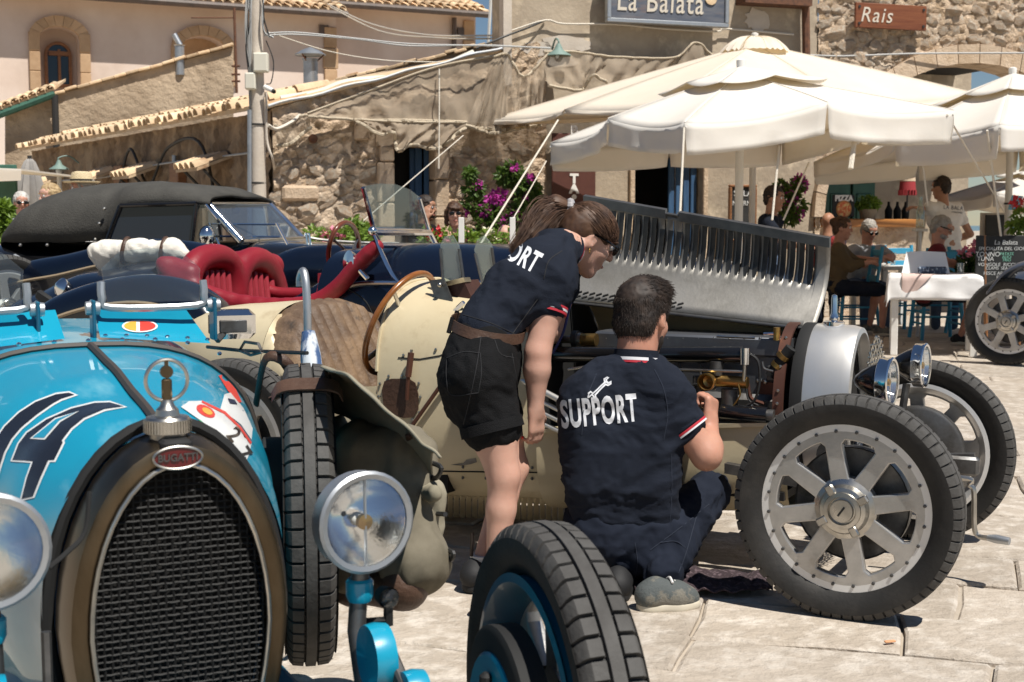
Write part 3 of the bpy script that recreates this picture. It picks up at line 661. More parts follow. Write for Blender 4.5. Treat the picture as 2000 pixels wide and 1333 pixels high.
m = MB(); m.tube([CH.ony(887, 35, .6), CH.ony(887, 110, .6)], .07, 8); m.build('drain_pipe', M['gut'], pinkb)
for (x0, x1, y0, zz, sd) in ((ch(-30, 0)[0], ch(664, 30)[0], -.55, ez, 3), (ch(648, 20)[0], x2 + .15, .15, bez, 9)):
    sl_ = R(17); m = MB(); m.slab([(x0, y0, zz + .02), (x1, y0, zz + .02), (x1, 7, zz + .02 + (7 - y0) * math.tan(sl_)), (x0, 7, zz + .02 + (7 - y0) * math.tan(sl_))], (0, 0, 1), .08); rf = m.build('roof', M['tile'], pinkb, smooth=False)
    m = MB(); m.tube([(x0, y0 - .06, zz - .03), (x1, y0 - .06, zz - .03)], .085, 8); m.build('gutter', M['gut'], pinkb)
    xs = ch(330, 0)[0] if sd == 3 else x0
    lay_tiles(rf, xs, x1, 3 if sd == 3 else 5, y0 - .1, zz + .1, sl_, .235, .38, sd, 1.15)
# low tiled roof ridge between (dark, weathered), flues, antenna
ridge = thing('weathered_roof', 'dark weathered low roof rising behind the stone house', 'roof')
m = MB(); m.slab([P(640, 165, 21), P(985, 80, 21), P(985, 105, 21), P(640, 185, 21)], (0, 1, 0), 1.2); m.build('parapet', M['rough'], ridge)
rg = random.Random(6)
for k in range(18):
    t = (k + .5) / 18; q = P(640 + 345 * t, 164 - 84 * t, 21); mm = MB(); mm.box((0, 0, 0), (.2, .5, .05), bev=.01); o = mm.build('roof_tile', M['tile'], ridge, loc=q + V((0, .2, .02))); o.rotation_euler = (rg.uniform(-.1, .1), -.24, rg.uniform(-.1, .1))
fl = thing('metal_flue', 'grey metal flue with conical rain cap behind the pole', 'chimney', (P(607, 172, 20)))
s_ = 20 / FPX
m = MB(); m.lathe([(14 * s_, -.2), (14 * s_, 52 * s_), (16 * s_, 52 * s_), (16 * s_, 55 * s_), (12 * s_, 55 * s_)], (0, 0, 0), n=18); m.build('pipe', M['zinc'], fl)
m = MB(); m.lathe([(30 * s_, 62 * s_), (30 * s_, 63 * s_), (15 * s_, 72 * s_), (2 * s_, 77 * s_)], (0, 0, 0), n=20); m.build('rain_cap', M['zinc'], fl)
for k in range(3):
    a = 2.1 * k; mm = MB(); mm.tube([(12 * s_ * math.cos(a), 12 * s_ * math.sin(a), 50 * s_), (26 * s_ * math.cos(a), 26 * s_ * math.sin(a), 63 * s_)], .012, 5); mm.build('strut', M['rust'], fl)
fl = thing('bent_flue', 'short shiny flue with tilted outlet on the parapet house', 'chimney', P(351, 115, 25)); s_ = 25 / FPX
m = MB(); m.lathe([(9 * s_, -.3), (9 * s_, 24 * s_), (11 * s_, 26 * s_)], (0, 0, 0), n=14, caps=True); m.build('pipe', M['zinc'], fl)
m = MB(); m.tube([(2 * s_, 0, 24 * s_), (-10 * s_, 0, 46 * s_)], 5.5 * s_, 10); m.build('outlet', M['zinc'], fl)
m = MB(); an = thing('roof_antenna', 'rusty thin antenna mast in front of pink building', 'antenna', P(462, 160, 24)); s_ = 24 / FPX
m.tube([(0, 0, -.2), (-2 * s_, 0, 140 * s_)], .025, 6); m.build('mast', M['rust'], an)
for z in (55, 68, 84):
    mm = MB(); mm.tube([(-9 * s_, 0, z * s_ - .5), (7 * s_, 0, z * s_ - .5)], .02, 5); mm.build('rung', M['rust'], an)
mm = MB(); mm.tube([(-85 * s_, 0, 121 * s_), (0, 0, 121 * s_)], .012, 5); mm.build('boom', M['rust'], an)
m = MB(); m.tube([P(953, 92, 18), P(960, -20, 18)], .022, 6); o = m.build('white_mast', M['white']); tag(o, 'thin white mast against blue sky beside plaster house', 'mast')
# ================================================================== STREET: pole, cables, nets, signs
POLE_Y = 14.1
pole = thing('utility_pole', 'pale concrete utility pole with meter boxes and hanging cables', 'pole', P(505, 440, POLE_Y) - V((0, 0, CZ)))
pl = pole.location
def pw(px, py, dy=0.0): return P(px, py, POLE_Y + dy) - pl
m = MB(); m.tube([pw(507, 660), pw(505, 380), pw(503, 200), pw(499, 0), pw(497, -120)], [.085, .08, .074, .066, .06], 18); shaft = m.build('shaft', M['conc'], pole)
for py in (246, 360):
    mm = MB(); mm.lathe([(.083, 0), (.083, .02)], pw(504, py), n=18); mm.build('strap', M['iron'], pole)
m = MB(); m.tube([pw(488, 640, -.05), pw(488, 215, -.05)], .026, 10); m.build('conduit', M['zinc'], pole)
for x0, y0, x1, y1, mt in ((496, 104, 524, 142, M['plastic']), (480, 143, 500, 176, M['plastic'])):
    a, b = pw(x0, y1, -.1), pw(x1, y0, -.1); mm = MB(); mm.box((a + b) / 2, (b.x - a.x, .1, b.z - a.z), bev=.01); bx = mm.build('meter_box', mt, pole)
    mm = MB(); mm.box((a + b) / 2 + V((0, -.055, 0)), ((b.x - a.x) * .86, .012, (b.z - a.z) * .88), bev=.004); mm.build('lid', mt, bx)
m = MB(); m.tube([pw(517, 170, -.1), pw(533, 178, -.16)], .025, 10); cam_ = m.build('security_camera', M['white'], pole)
m = MB(); m.tube([pw(533, 178, -.16), pw(536, 180, -.175)], .022, 10); m.build('lens_hood', M['iron'], cam_)
rg = random.Random(8)
for k in range(13):
    x = 486 + rg.uniform(-5, 9); b = k % 3 == 0
    pts = [pw(x + 2, -30, -.1), pw(x + rg.uniform(-5, 6), 40, -.13), pw(x + rg.uniform(-4, 6), 90, -.1), pw(488 + rg.uniform(-3, 3), 150, -.07), pw(488, 214, -.05)]
    if k > 7: pts = [pw(516 + rg.uniform(-6, 2), -20, -.08), pw(512 + rg.uniform(-4, 4), 30, -.11), pw(518 + rg.uniform(-4, 6), 62, -.11), pw(530 + rg.uniform(-4, 5), 74, -.1)]
    mm = MB(); mm.tube(spline(pts, 6), .008, 5); mm.build('cable', M['bcable'] if b else M['cable'], pole)
m = MB(); m.tube(spline([pw(520, 80, -.08), pw(534, 120, -.08), pw(530, 160, -.08), pw(520, 165, -.08)], 6), .006, 5); m.build('cable', M['bcable'], pole)
m = MB(); m.tube(spline([pw(520, 180, -.05), pw(521, 270, -.05), pw(532, 310, -.05), pw(536, 330, .3)], 6), .014, 6); m.build('cable', M['conc'], pole)
def cable(name, label, pts, r, mt, n=8):
    mm = MB(); mm.tube(spline([P(*p) for p in pts], n), r, 5); return tag(mm.build(name, mt), label, 'cable')
for k, (dy, lab) in enumerate(((0, 'upper strand of the grey cable bundle from pole to wall lamp'), (4, 'lower strand of the grey cable bundle from pole to wall lamp'))):
    cable('overhead_cable', lab, [(515, 66 + dy, 14), (580, 64 + dy, 14.1), (700, 76 + dy * .4, 14.4), (800, 86 + dy, 14.7), (950, 90 - dy * .3, 15.0), (1075, 94 + dy * .3, 15.4)], .009, M['cable'])
cable('overhead_cable', 'pale wire sagging from the pole to the stone house roof', [(520, 62, 14), (640, 100, 14.4), (750, 118, 14.7), (860, 122, 15)], .006, M['rope'])
cable('overhead_cable', 'upper pale wire from the tiled roof to the plaster house', [(640, 8, 30), (720, 45, 24), (830, 68, 20), (985, 70, 15.5)], .012, M['rope'])
cable('overhead_cable', 'lower pale wire from the tiled roof to the plaster house', [(645, 14, 30), (740, 60, 24), (850, 74, 20), (985, 76, 15.5)], .012, M['rope'])
cable('overhead_cable', 'dark twisted wire climbing from the roof edge to the sign', [(930, 95, 15.1), (985, 72, 15.2), (1030, 55, 15.4), (1065, 40, 15.6)], .012, M['bcable'])
cable('overhead_cable', 'grey wire along the rubble wall above the arch', [(1575, 108, 16.5), (1650, 110, 16.8), (1800, 105, 17), (2010, 104, 17.4)], .012, M['cable'])
# ------------------------------------------------------------------ fishing nets
def net_mat():
    m = mat('fishing_net', (.40, .325, .24), .95, col2=(.30, .235, .17), ns=6, bump=.3, bs=80); t = m.node_tree; L = t.links.new
    b = t.nodes['Principled BSDF']; tr = t.nodes.new('ShaderNodeBsdfTransparent'); ms = t.nodes.new('ShaderNodeMixShader'); tc = t.nodes.new('ShaderNodeTexCoord')
    n1 = t.nodes.new('ShaderNodeTexNoise'); n1.inputs['Scale'].default_value = 3; n1.inputs['Detail'].default_value = 4; mr = t.nodes.new('ShaderNodeMapRange'); mr.inputs['From Min'].default_value = .3; mr.inputs['From Max'].default_value = .7; mr.inputs['To Min'].default_value = .55; mr.inputs['To Max'].default_value = .88
    L(tc.outputs['Object'], n1.inputs[0]); L(n1.outputs[0], mr.inputs[0]); L(mr.outputs[0], ms.inputs[0]); L(tr.outputs[0], ms.inputs[1]); L(b.outputs[0], ms.inputs[2]); L(ms.outputs[0], t.nodes['Material Output'].inputs[0]); return m
M['net'] = net_mat(); M['hem'] = mat('net_rope', (.50, .42, .31), .95, bump=.6, bs=60)
def net(label, top, bot, y, folds=.05, nf=5, seed=0, swag=0.0):
    """top and bottom edges in photo pixels on the facade; hangs in front of the wall with folds"""
    n = max(len(top), len(bot)) * 6; a = [FA.ony(px, py, y) for px, py in top]; b = [FA.ony(px, py, y) for px, py in bot]
    A_, B_ = spline(a, 12), spline(b, 12)
    def pick(l, t): i = t * (len(l) - 1); k = min(int(i), len(l) - 2); return l[k].lerp(l[k + 1], i - k)
    root = thing('fishing_net', label, 'net', FA.loc, FA.rz, 'fishing nets draped on the houses')
    def f(u, v_):
        p = pick(A_, u).lerp(pick(B_, u), v_); w_ = noise.noise(V((u * nf * 2.2 + seed, v_ * 1.5, seed))) + .5 * noise.noise(V((u * nf * 6, v_ * 3, seed + 4)))
        return p + V((0, -folds * (.6 + w_) * (.25 + .75 * v_), -swag * .0))
    mm = MB(); mm.grid(f, 64, 20); mm.build('netting', M['net'], root, angle=80, fix=False)
    for v_ in (0, 1):
        mm = MB(); mm.tube([V(f(u, v_)) + V((0, -.006, 0)) for u in np.linspace(0, 1, 50)], .014 if v_ == 0 else .02, 6); mm.build('hem_rope', M['hem'], root)
    return root
net('wide brown net stretched below the sloping roof edge', [(600, 222), (720, 178), (850, 132), (975, 108)], [(600, 230), (720, 236), (850, 238), (1000, 246)], -.16, .10, 6, 1)
net('net gathered in swags over the dark doorway', [(690, 234), (760, 238), (850, 240), (920, 240), (985, 246)], [(692, 240), (735, 264), (765, 262), (772, 296), (800, 284), (845, 292), (870, 280), (905, 252), (980, 256)], -.22, .16, 8, 5)
net('net hanging at the house corner beside the pole', [(536, 245), (555, 252), (585, 228), (604, 226)], [(540, 285), (565, 282), (590, 262), (606, 250)], -.16, .07, 3, 9)
net('net falling in a long diagonal fold from the roof peak', [(962, 112), (990, 108), (1022, 150), (1070, 105)], [(905, 246), (960, 262), (1010, 252), (1050, 246)], -.24, .16, 6, 12)
net('net looped from the wall lamp along the plaster house', [(1060, 102), (1120, 102), (1180, 110), (1250, 114), (1320, 112), (1356, 84), (1395, 114)], [(1062, 170), (1130, 178), (1150, 150), (1200, 182), (1260, 170), (1330, 190), (1400, 160)], -.24, .18, 8, 17)
cable('net_rope', 'thin rope hanging over the net beside the doorway', [(858, 135, 15.0), (858, 220, 14.9), (857, 330, 14.8)], .008, M['rope'])
for o in [cable('net_rope', 'looped rope tying the net to the pole', [(523, 245, 14.1), (540, 252, 14.3), (570, 238, 14.5), (585, 225, 14.6)], .02, M['rope'])]: pass
# ------------------------------------------------------------------ signs
M['signblue'] = mat('sign_board_blue', (.075, .09, .125), .55, col2=(.14, .145, .165), ns=3, stretch=(1, 1, 4), rough2=.7, col3=(.22, .13, .09), ns3=1.2, mix3=(.6, .75))
M['signbrown'] = mat('sign_board_brown', (.15, .045, .02), .45, col2=(.24, .085, .035), ns=5, stretch=(.25, 1, 4), bump=.2)
M['banner'] = mat('banner_brown', (.075, .024, .018), .6, col2=(.10, .035, .025), ns=3)
M['letter'] = mat('sign_letter', (.62, .56, .47), .6); M['chalkb'] = mat('chalkboard', (.018, .018, .018), .75, col2=(.035, .035, .034), ns=3)
M['chalk'] = mat('chalk', (.62, .62, .60), .95); M['chalkg'] = mat('green_chalk', (.25, .55, .42), .95)
def sign_on(name, label, px0, py0, px1, py1, y, th, mt, frame=None, fw=.05):
    a, b = FA.ony(px0, py1, y), FA.ony(px1, py0, y); c = V(((a.x + b.x) / 2, y, (a.z + b.z) / 2)); o = thing(name, label, 'sign', FA.M @ c, FA.rz)
    W_, H_ = b.x - a.x, b.z - a.z; mm = MB(); mm.box((0, 0, 0), (W_, th, H_), bev=.008); mm.build('board', mt, o)
    if frame:
        for cx, cz, sx, sz in ((0, H_ / 2, W_ + fw, fw), (0, -H_ / 2, W_ + fw, fw), (W_ / 2, 0, fw, H_ - fw), (-W_ / 2, 0, fw, H_ - fw)):
            mm = MB(); mm.box((cx, -.01, cz), (sx, th + .03, sz), bev=.008); mm.build('frame', frame, o)
    return o, W_, H_
def write(o, t, x, z, size, mt, y, xs=1.0, shear=0.0, bold=0.0, space=1.0, ext=.004, name='lettering'):
    vs, fs = text2d(t, size, bold, xs, shear, ext, space); mm = MB(); mm.add([(x + a, y - c, z + b) for a, b, c in vs], fs); return mm.build(name, mt, o, smooth=False, fix=False)
o, W_, H_ = sign_on('restaurant_sign', 'large weathered blue-grey restaurant board high on the plaster house', 1187, -58, 1418, 40, -.22, .06, M['signblue'], M['zinc'])
write(o, 'La', -W_ * .355, -.10, .36, M['letter'], -.036, .75, .08, .002, 1.1); write(o, 'Balata', W_ * .05, -.10, .36, M['letter'], -.036, .75, .08, .002, 1.14)
m = MB(); m.lathe([(.0, 0), (.075, 0), (.075, .01)], (W_ * .36, -.045, -.02), (0, 1, 0), 14, arc=(math.pi, 2 * math.pi)); m.build('boat_emblem', M['tile'], o)
o, W_, H_ = sign_on('wooden_sign', 'brown wooden name board on the rubble wall above the arch', 1669, 13, 1809, 54, -.16, .04, M['signbrown'])
write(o, 'Rais', -W_ * .22, .0, .26, M['letter'], -.024, .95, .25, .0, 1.15)
for sx in (-1, 1):
    for sz in (-1, 1):
        mm = MB(); mm.lathe([(0, -.012), (.018, -.01), (.018, .0)], (sx * (W_ / 2 - .05), -.022, sz * (H_ / 2 - .05)), (0, 1, 0), 8); mm.build('bolt', M['iron'], o)
o, W_, H_ = sign_on('vertical_banner', 'dark brown vertical banner with white letters beside the bougainvillea', 1077, 262, 1163, 560, -.12, .03, M['banner'])
M['lwhite'] = mat('white_letter', (.75, .73, .70), .6)
for ch_, py in (('B', 256), ('A', 279), ('L', 302), ('A', 325), ('T', 350), ('A', 370)):
    z = FA.ony(1120, py, -.13).z - (o.location.z); write(o, ch_, 0, z, .145, M['lwhite'], -.019, 1.1, 0, .008)
m = MB(); z = FA.ony(1120, 385, -.13).z - o.location.z; m.lathe([(0, -.006), (.03, -.006), (.03, .0)], (0, -.018, z), (0, 1, 0), 16); m.build('dot', M['lwhite'], o)
o, W_, H_ = sign_on('chalkboard', 'small framed chalkboard hung by the umbrella pole', 1424, 364, 1474, 470, -.25, .03, M['chalkb'], M['brownwood'], .03)
write(o, 'SALA', 0, H_ * .36, .1, M['chalk'], -.019, 1.1); write(o, 'INTERNA', 0, H_ * .18, .085, M['chalk'], -.019, .9)
o, W_, H_ = sign_on('pizza_poster', 'black poster with a pizza standing on the counter', 1625, 381, 1669, 424, 1.0, .02, M['chalkb'])
write(o, 'PIZZA', 0, H_ * .33, .105, M['lwhite'], -.013, .95, 0, .006)
M['crust'] = mat('pizza_crust', (.55, .28, .10), .8, col2=(.35, .14, .05), ns=20); M['sauce'] = mat('pizza_top', (.62, .14, .05), .7, col2=(.75, .52, .22), ns=26, mix=(.48, .56), col3=(.10, .18, .04), ns3=34, mix3=(.62, .66))
m = MB(); m.lathe([(0, -.006), (.118, -.006), (.118, 0)], (0, -.012, -.045), (0, 1, 0), 22); pz = m.build('pizza_print', M['crust'], o)
m = MB(); m.lathe([(0, -.010), (.1, -.010), (.1, 0)], (0, -.012, -.045), (0, 1, 0), 22); m.build('pizza_topping', M['sauce'], pz)
# ================================================================== UMBRELLAS
M['canvas'] = mat('white_canvas', (.86, .84, .80), .85, col2=(.82, .80, .75), ns=2, bump=.12, bs=9, transl=((.86, .72, .50), .30))
M['canvas2'] = mat('cream_canvas', (.87, .82, .73), .85, col2=(.83, .77, .67), ns=2, bump=.12, bs=9, transl=((.88, .70, .42), .34))
M['wpole'] = mat('white_pole', (.62, .60, .56), .45)
def umbrella(label, c, apex, offs, zs, drop, mt, base_z=0.0, sag=.05, cap=.42, vdrop=None, rib=True):
    """offs: 8 rim points round the pole (corner, mid, ...), zs their heights"""
    t = thing('parasol', label, 'umbrella', (c[0], c[1], 0), 0, 'big white restaurant parasols'); n = len(offs); rim = [V((o[0], o[1], z)) for o, z in zip(offs, zs)]; top = V((0, 0, apex))
    def cano(k, u, v_, dz=0.0):
        a, b = rim[k], rim[(k + 1) % n]; p = top.lerp(a.lerp(b, u), v_); s_ = 4 * u * (1 - u) * v_ * v_; bulge = .05 * (apex - p.z) * math.sin(math.pi * v_) * .5
        return p + V((-(a + b).x * .03 * s_, -(a + b).y * .03 * s_, -sag * s_ + bulge + dz))
    m = MB()
    for k in range(n): m.grid(lambda u, v_, k=k: cano(k, u, v_), 10, 12)
    can = m.build('canopy', mt, t, angle=70, fix=False); solidify(can, .004)
    for k in range(n):
        dr = (vdrop[k] if vdrop else drop)
        def val(u, v_, k=k, dr=dr):
            p = V(cano(k, u, 1)); a, b = rim[k], rim[(k + 1) % n]; mid = (a + b) / 2; mid.z = 0; out = mid.normalized(); s_ = math.sin(math.pi * u)
            fl_ = (.03 * noise.noise(V((u * 5 + k * 7, v_ * 1.2, c[0]))) + .012 * noise.noise(V((u * 17 + k * 7, v_ * 2, c[0])))) * v_; q = p + out * ((.02 * s_ + .0) * v_ + fl_ * 1.6) - V((0, 0, dr * v_ * (1 - .12 * s_)))
            return q + (b - a) * (.5 - u) * .035 * v_
        m = MB(); m.grid(val, 16, 5); o = m.build('valance', mt, t, angle=70, fix=False); solidify(o, .004)
    for k in range(n): m = MB(); m.tube([V(cano(k, 0, v_)) + V((0, 0, .004)) for v_ in np.linspace(.06, 1, 10)], .0045, 5); m.build('seam', mt, t)
    if cap:
        m = MB()
        for k in range(n): m.grid(lambda u, v_, k=k: cano(k, u, v_ * cap * (1 + .12 * math.sin(math.pi * u)), .05 + .02 * v_), 8, 5)
        o = m.build('vent_cap', mt, t, angle=70, fix=False); solidify(o, .004)
    m = MB(); m.lathe([(.03, apex - .02), (.04, apex + .06), (.04, apex + .1), (.02, apex + .11)], (0, 0, 0), n=14, caps=True); m.build('finial', M['white'], t)
    m = MB(); m.tube([(0, 0, base_z), (0, 0, apex)], .036, 14); m.build('pole', M['wpole'], t)
    m = MB(); m.lathe([(.04, 0), (.07, .01), (.07, .07), (.04, .08)], (0, 0, apex - .62), n=14); m.build('hub', M['zinc'], t)
    for k in range(n):
        mm = MB(); mm.tube([top - V((0, 0, .05)), rim[k] - V((0, 0, .035))], .013, 6); r_ = mm.build('rib', M['wpole'], t)
        mm = MB(); mm.tube([(0, 0, apex - .58), top.lerp(rim[k], .5) - V((0, 0, .045))], .012, 6); mm.build('strut', M['wpole'], r_)
    m = MB(); m.box((0, 0, .04), (.5, .5, .08), bev=.02); m.build('base', M['conc'], t)
    return t
def sq(h, rot):
    cs = [V((-math.cos(rot) * h, math.sin(rot) * h, 0)), V((-math.sin(rot) * h, -math.cos(rot) * h, 0)), V((math.cos(rot) * h, -math.sin(rot) * h, 0)), V((math.sin(rot) * h, math.cos(rot) * h, 0))]
    return [x for k in range(4) for x in (cs[k], (cs[k] + cs[(k + 1) % 4]) / 2 * 1.02)]
U1 = (1.95, 11.5); o1 = sq(1.74, R(23))
umbrella('nearest white square parasol with drooping valances over the opened bonnet', U1, 2.52, o1, [1.96, 2.09, 1.97, 2.16, 2.14, 2.2, 2.05, 2.02], .24, M['canvas'], vdrop=[.20, .22, .24, .27, .26, .25, .25, .25])
U2 = (2.62, 14.6); _c = [V(p) for p in ((-2.9, .6, 0), (-1.2, -2.7, 0), (2.5, .0, 0), (.9, .9, 0))]; o2 = [x for k in range(4) for x in (_c[k], (_c[k] + _c[(k + 1) % 4]) / 2 * 1.02)]
umbrella('largest cream parasol behind, reaching over the stone house', U2, 3.18, o2, [2.40, 2.38, 2.3, 2.42, 2.62, 2.6, 2.6, 2.5], .05, M['canvas2'], sag=.03, cap=0)
U3 = (5.12, 13.8); o3 = sq(2.0, R(23))
umbrella('right hand white parasol above the laid white table', U3, 2.72, o3, [1.90, 2.10, 2.11, 2.25, 2.2, 2.25, 2.12, 2.0], .25, M['canvas'], vdrop=[.16, .30, .24, .3, .28, .28, .28, .24])
m = MB()
for k in range(9):
    a = 2 * math.pi * k / 9; m.grid(lambda u, v_, a=a: (.36 * v_ ** .7 * math.cos(a + u * .7) * (1 + .05 * math.sin(9 * u)), .36 * v_ ** .7 * math.sin(a + u * .7), .16 * (1 - v_ ** 2.2) + .015 * math.sin(22 * u + k)), 7, 6)
o = m.build('parasol_top_cloth', M['canvas2'], fix=False, loc=(U2[0] + .0, U2[1], 3.08)); tag(o, 'bunched round cloth cap on top of the largest parasol', 'cloth cap')
umbrella('small far parasol by the sea seen past the arch', (7.6, 19.5), 2.03, sq(1.35, R(10)), [1.62, 1.68, 1.6, 1.68, 1.62, 1.66, 1.6, 1.66], .2, M['canvas'], cap=.4)
def rope(label, pts, r=.009):
    mm = MB(); mm.tube([P(*p) for p in pts], r, 6); return tag(mm.build('guy_rope', M['rope']), label, 'rope', 'guy ropes of the parasols')
rope('long guy rope from the largest parasol down past the bougainvillea', [(1090, 235, 13.2), (938, 478, 11.6)], .009)
rope('second guy rope beside the bougainvillea, tied to white post', [(1067, 315, 12.1), (1002, 428, 11.6)], .0055)
rope('rope hanging from the front corner of nearest parasol', [(1336, 250, 9.9), (1328, 420, 9.6)], .009)
rope('rope hanging below the middle rib of nearest parasol', [(1522, 285, 10.4), (1508, 430, 10.2)], .009)
rope('slanting rope left of the wall plants under nearest parasol', [(1580, 318, 11.5), (1530, 430, 11.3)], .008)
rope('thick short rope strap dangling from the nearest parasol rim', [(1670, 265, 10.6), (1661, 330, 10.5)], .022)
rope('rope from right corner of nearest parasol to the right pole', [(1850, 225, 10.8), (1962, 415, 13.6)], .009)
rope('rope dropping from right parasol to the chalkboard', [(1928, 255, 12.0), (1955, 462, 12.6)], .011)
rope('thin rope under the right parasol in front of the bar', [(1803, 325, 13), (1812, 402, 13)], .009)
rope('thin wire stretched across the doorway of the stone house', [(905, 265, 14.3), (700, 440, 12.8)], .0055)
# closed umbrella and awning at far left
clu = thing('closed_parasol', 'folded grey parasol standing before the end house', 'umbrella', P(62, 440, 17.5) - V((0, 0, CZ))); s_ = 17.5 / FPX
M['greycanvas'] = mat('grey_canvas', (.34, .32, .30), .9, col2=(.26, .245, .23), ns=5)
m = MB(); rings = []
for z, r_ in ((400, 26), (430, 24), (360, 20), (335, 15), (318, 9), (312, 4)):
    zz = CZ + (440 - z) * s_; rings.append([(r_ * s_ * (1 + .25 * math.cos(7 * a)) * math.cos(a), r_ * s_ * (1 + .25 * math.cos(7 * a)) * math.sin(a), zz) for a in np.linspace(0, 2 * math.pi, 29)[:-1]])
rings = sorted(rings, key=lambda r_: r_[0][2]); m.loft(rings, caps=True); m.build('folded_canvas', M['greycanvas'], clu, angle=60)
m = MB(); m.tube([(0, 0, 0), (0, 0, CZ + 134 * s_)], .03, 8); m.build('pole', M['iron'], clu)
aw_ = thing('market_awning', 'pale canvas awning corner at the left edge', 'awning', P(0, 440, 15) - V((0, 0, CZ))); s_ = 15 / FPX
m = MB(); m.slab([(-1.2, -.6, CZ + 112 * s_), (45 * s_, 0, CZ + 105 * s_), (45 * s_, 2, CZ + 104 * s_), (-1.2, 2, CZ + 118 * s_)], (0, 0, 1), .02); m.build('canvas', M['canvas'], aw_)
m = MB(); m.slab([(-1.2, -.6, CZ + 112 * s_), (45 * s_, 0, CZ + 105 * s_), (43 * s_, 0, CZ + 86 * s_), (-1.2, -.6, CZ + 72 * s_)], (0, 1, 0), .01); m.build('valance', M['canvas2'], aw_)
m = MB(); m.tube([(30 * s_, 1.5, 0), (30 * s_, 1.5, CZ + 104 * s_)], .03, 8); m.build('post', M['wpole'], aw_)
bd = thing('market_screen', 'dark green wooden screen under the awning', 'screen', P(12, 440, 16.5) - V((0, 0, CZ))); s_ = 16.5 / FPX
m = MB(); m.box((0, 0, CZ + 30 * s_), (.3, .06, 1.1), bev=.01); m.build('board', M['green'], bd); m = MB(); m.box((0, .06, .5), (.06, .06, 1.0)); m.build('post', M['green'], bd)
# ================================================================== TABLES, CHAIRS, BAR
M['bluep'] = mat('chair_blue', (.035, .25, .42), .5, col2=(.045, .30, .48), ns=8, bump=.15, bs=30); M['cush'] = mat('cushion', (.10, .09, .085), .9)
def make_chair():
    t = thing('taverna_chair', 'blue', 'chair', (0, 0, 0), 0, 'blue painted taverna chairs')
    for sx in (-1, 1):
        for sy in (-1, 1):
            mm = MB(); top = .46 if sy < 0 else .98; sp = 1.12
            mm.tube([(sx * .2 * sp, sy * .19 * sp + (0 if sy < 0 else .02), 0), (sx * .19, sy * .18, .46)] + ([(sx * .19, sy * .18 + .07, top)] if sy > 0 else []), .021, 8); mm.build('leg', M['bluep'], t)
    mm = MB(); mm.box((0, 0, .455), (.43, .42, .045), bev=.012); mm.build('seat', M['bluep'], t)
    for z, y_ in ((.62, .205), (.76, .225), (.91, .245)):
        mm = MB(); mm.box((0, y_, z), (.37, .02, .07), bev=.006); mm.build('back_slat', M['bluep'], t)
    for sx in (-1, 1):
        for z in (.17, .3):
            mm = MB(); mm.tube([(sx * .2, -.19, z), (sx * .2, .19, z)], .012, 6); mm.build('stretcher', M['bluep'], t)
    for z, y_ in ((.22, -.2), (.35, -.195), (.25, .2)):
        mm = MB(); mm.tube([(-.2, y_, z), (.2, y_, z)], .012, 6); mm.build('stretcher', M['bluep'], t)
    return t
ch0 = make_chair()
spots = [((1668, 650), R(-90), 'blue wooden chair holding the woman in the olive top'), ((1828, 662), R(180), 'blue wooden chair behind the white table, holding the man in red'),
         ((1905, 652), R(120), 'blue wooden chair mostly hidden at the right table legs'), ((1775, 640), R(20), 'blue wooden chair at far side of the shaded table')]
for i, ((px, py), rz, lab) in enumerate(spots):
    o = ch0 if i == 0 else copy_tree(ch0); o.location = G(px, py); o.rotation_euler = (0, 0, rz); o['label'] = lab
M['linen'] = mat('white_linen', (.80, .785, .77), .85, col2=(.74, .72, .70), ns=3, bump=.15, bs=12); M['pinklin'] = mat('rose_linen', (.62, .47, .42), .85, bump=.15, bs=12)
def table(label, c, rz, w_, d_, h, mt=M['white']):
    t = thing('restaurant_table', label, 'table', (c[0], c[1], 0), rz, 'white restaurant tables'); mm = MB(); mm.box((0, 0, h - .02), (w_, d_, .04), bev=.006); mm.build('tabletop', mt, t)
    for sx in (-1, 1):
        for sy in (-1, 1): mm = MB(); mm.box((sx * (w_ / 2 - .045), sy * (d_ / 2 - .045), (h - .04) / 2), (.065, .065, h - .04), bev=.006); mm.build('leg', mt, t)
    return t
tc_ = (G(1775, 694) + G(1900, 697)) / 2; trz = math.atan2((G(1900, 697) - G(1775, 694)).y, (G(1900, 697) - G(1775, 694)).x)
T1 = V((tc_.x, tc_.y + .27, 0)); tw, td, thh = .80, .66, .75
table('white wooden table with menu stand in front of the chalkboard', T1, trz, tw, td, thh)
cloth = thing('tablecloth', 'white cloth with hanging corners on the menu table', 'tablecloth', (T1.x, T1.y, thh + .004), trz)
def clothf(u, v_):
    x, y = (u - .5) * (tw + .42), (v_ - .5) * (td + .46); ex, ey = max(0, abs(x) - tw / 2), max(0, abs(y) - td / 2); e = ex + ey
    nn = noise.noise(V((x * 6, y * 6, 2)))
    X = math.copysign(min(abs(x), tw / 2 + .012 + .12 * ex + .02 * nn * (e > 0)), x); Y_ = math.copysign(min(abs(y), td / 2 + .012 + .12 * ey + .03 * nn * (e > 0)), y)
    return (X, Y_, .004 - 1.0 * max(ex, ey) - .35 * min(ex, ey) + .004 * nn)
m = MB(); m.grid(clothf, 44, 40); o = m.build('cloth', M['linen'], cloth, angle=70, fix=False); solidify(o, .003)
nap = MB(); nap.grid(lambda u, v_: (lambda x, y: (x, max(y, -td / 2 - .03 - .004 * math.sin(40 * x)), .01 + min(0, (y + td / 2)) * 1.0))(-.30 + .5 * u * (1 - v_ * .9) + .0, -td / 2 + .25 - .5 * v_), 24, 24); o = nap.build('rose_napkin', M['pinklin'], cloth, angle=70, fix=False); solidify(o, .003)
M['paper'] = mat('menu_paper', (.82, .82, .81), .6)
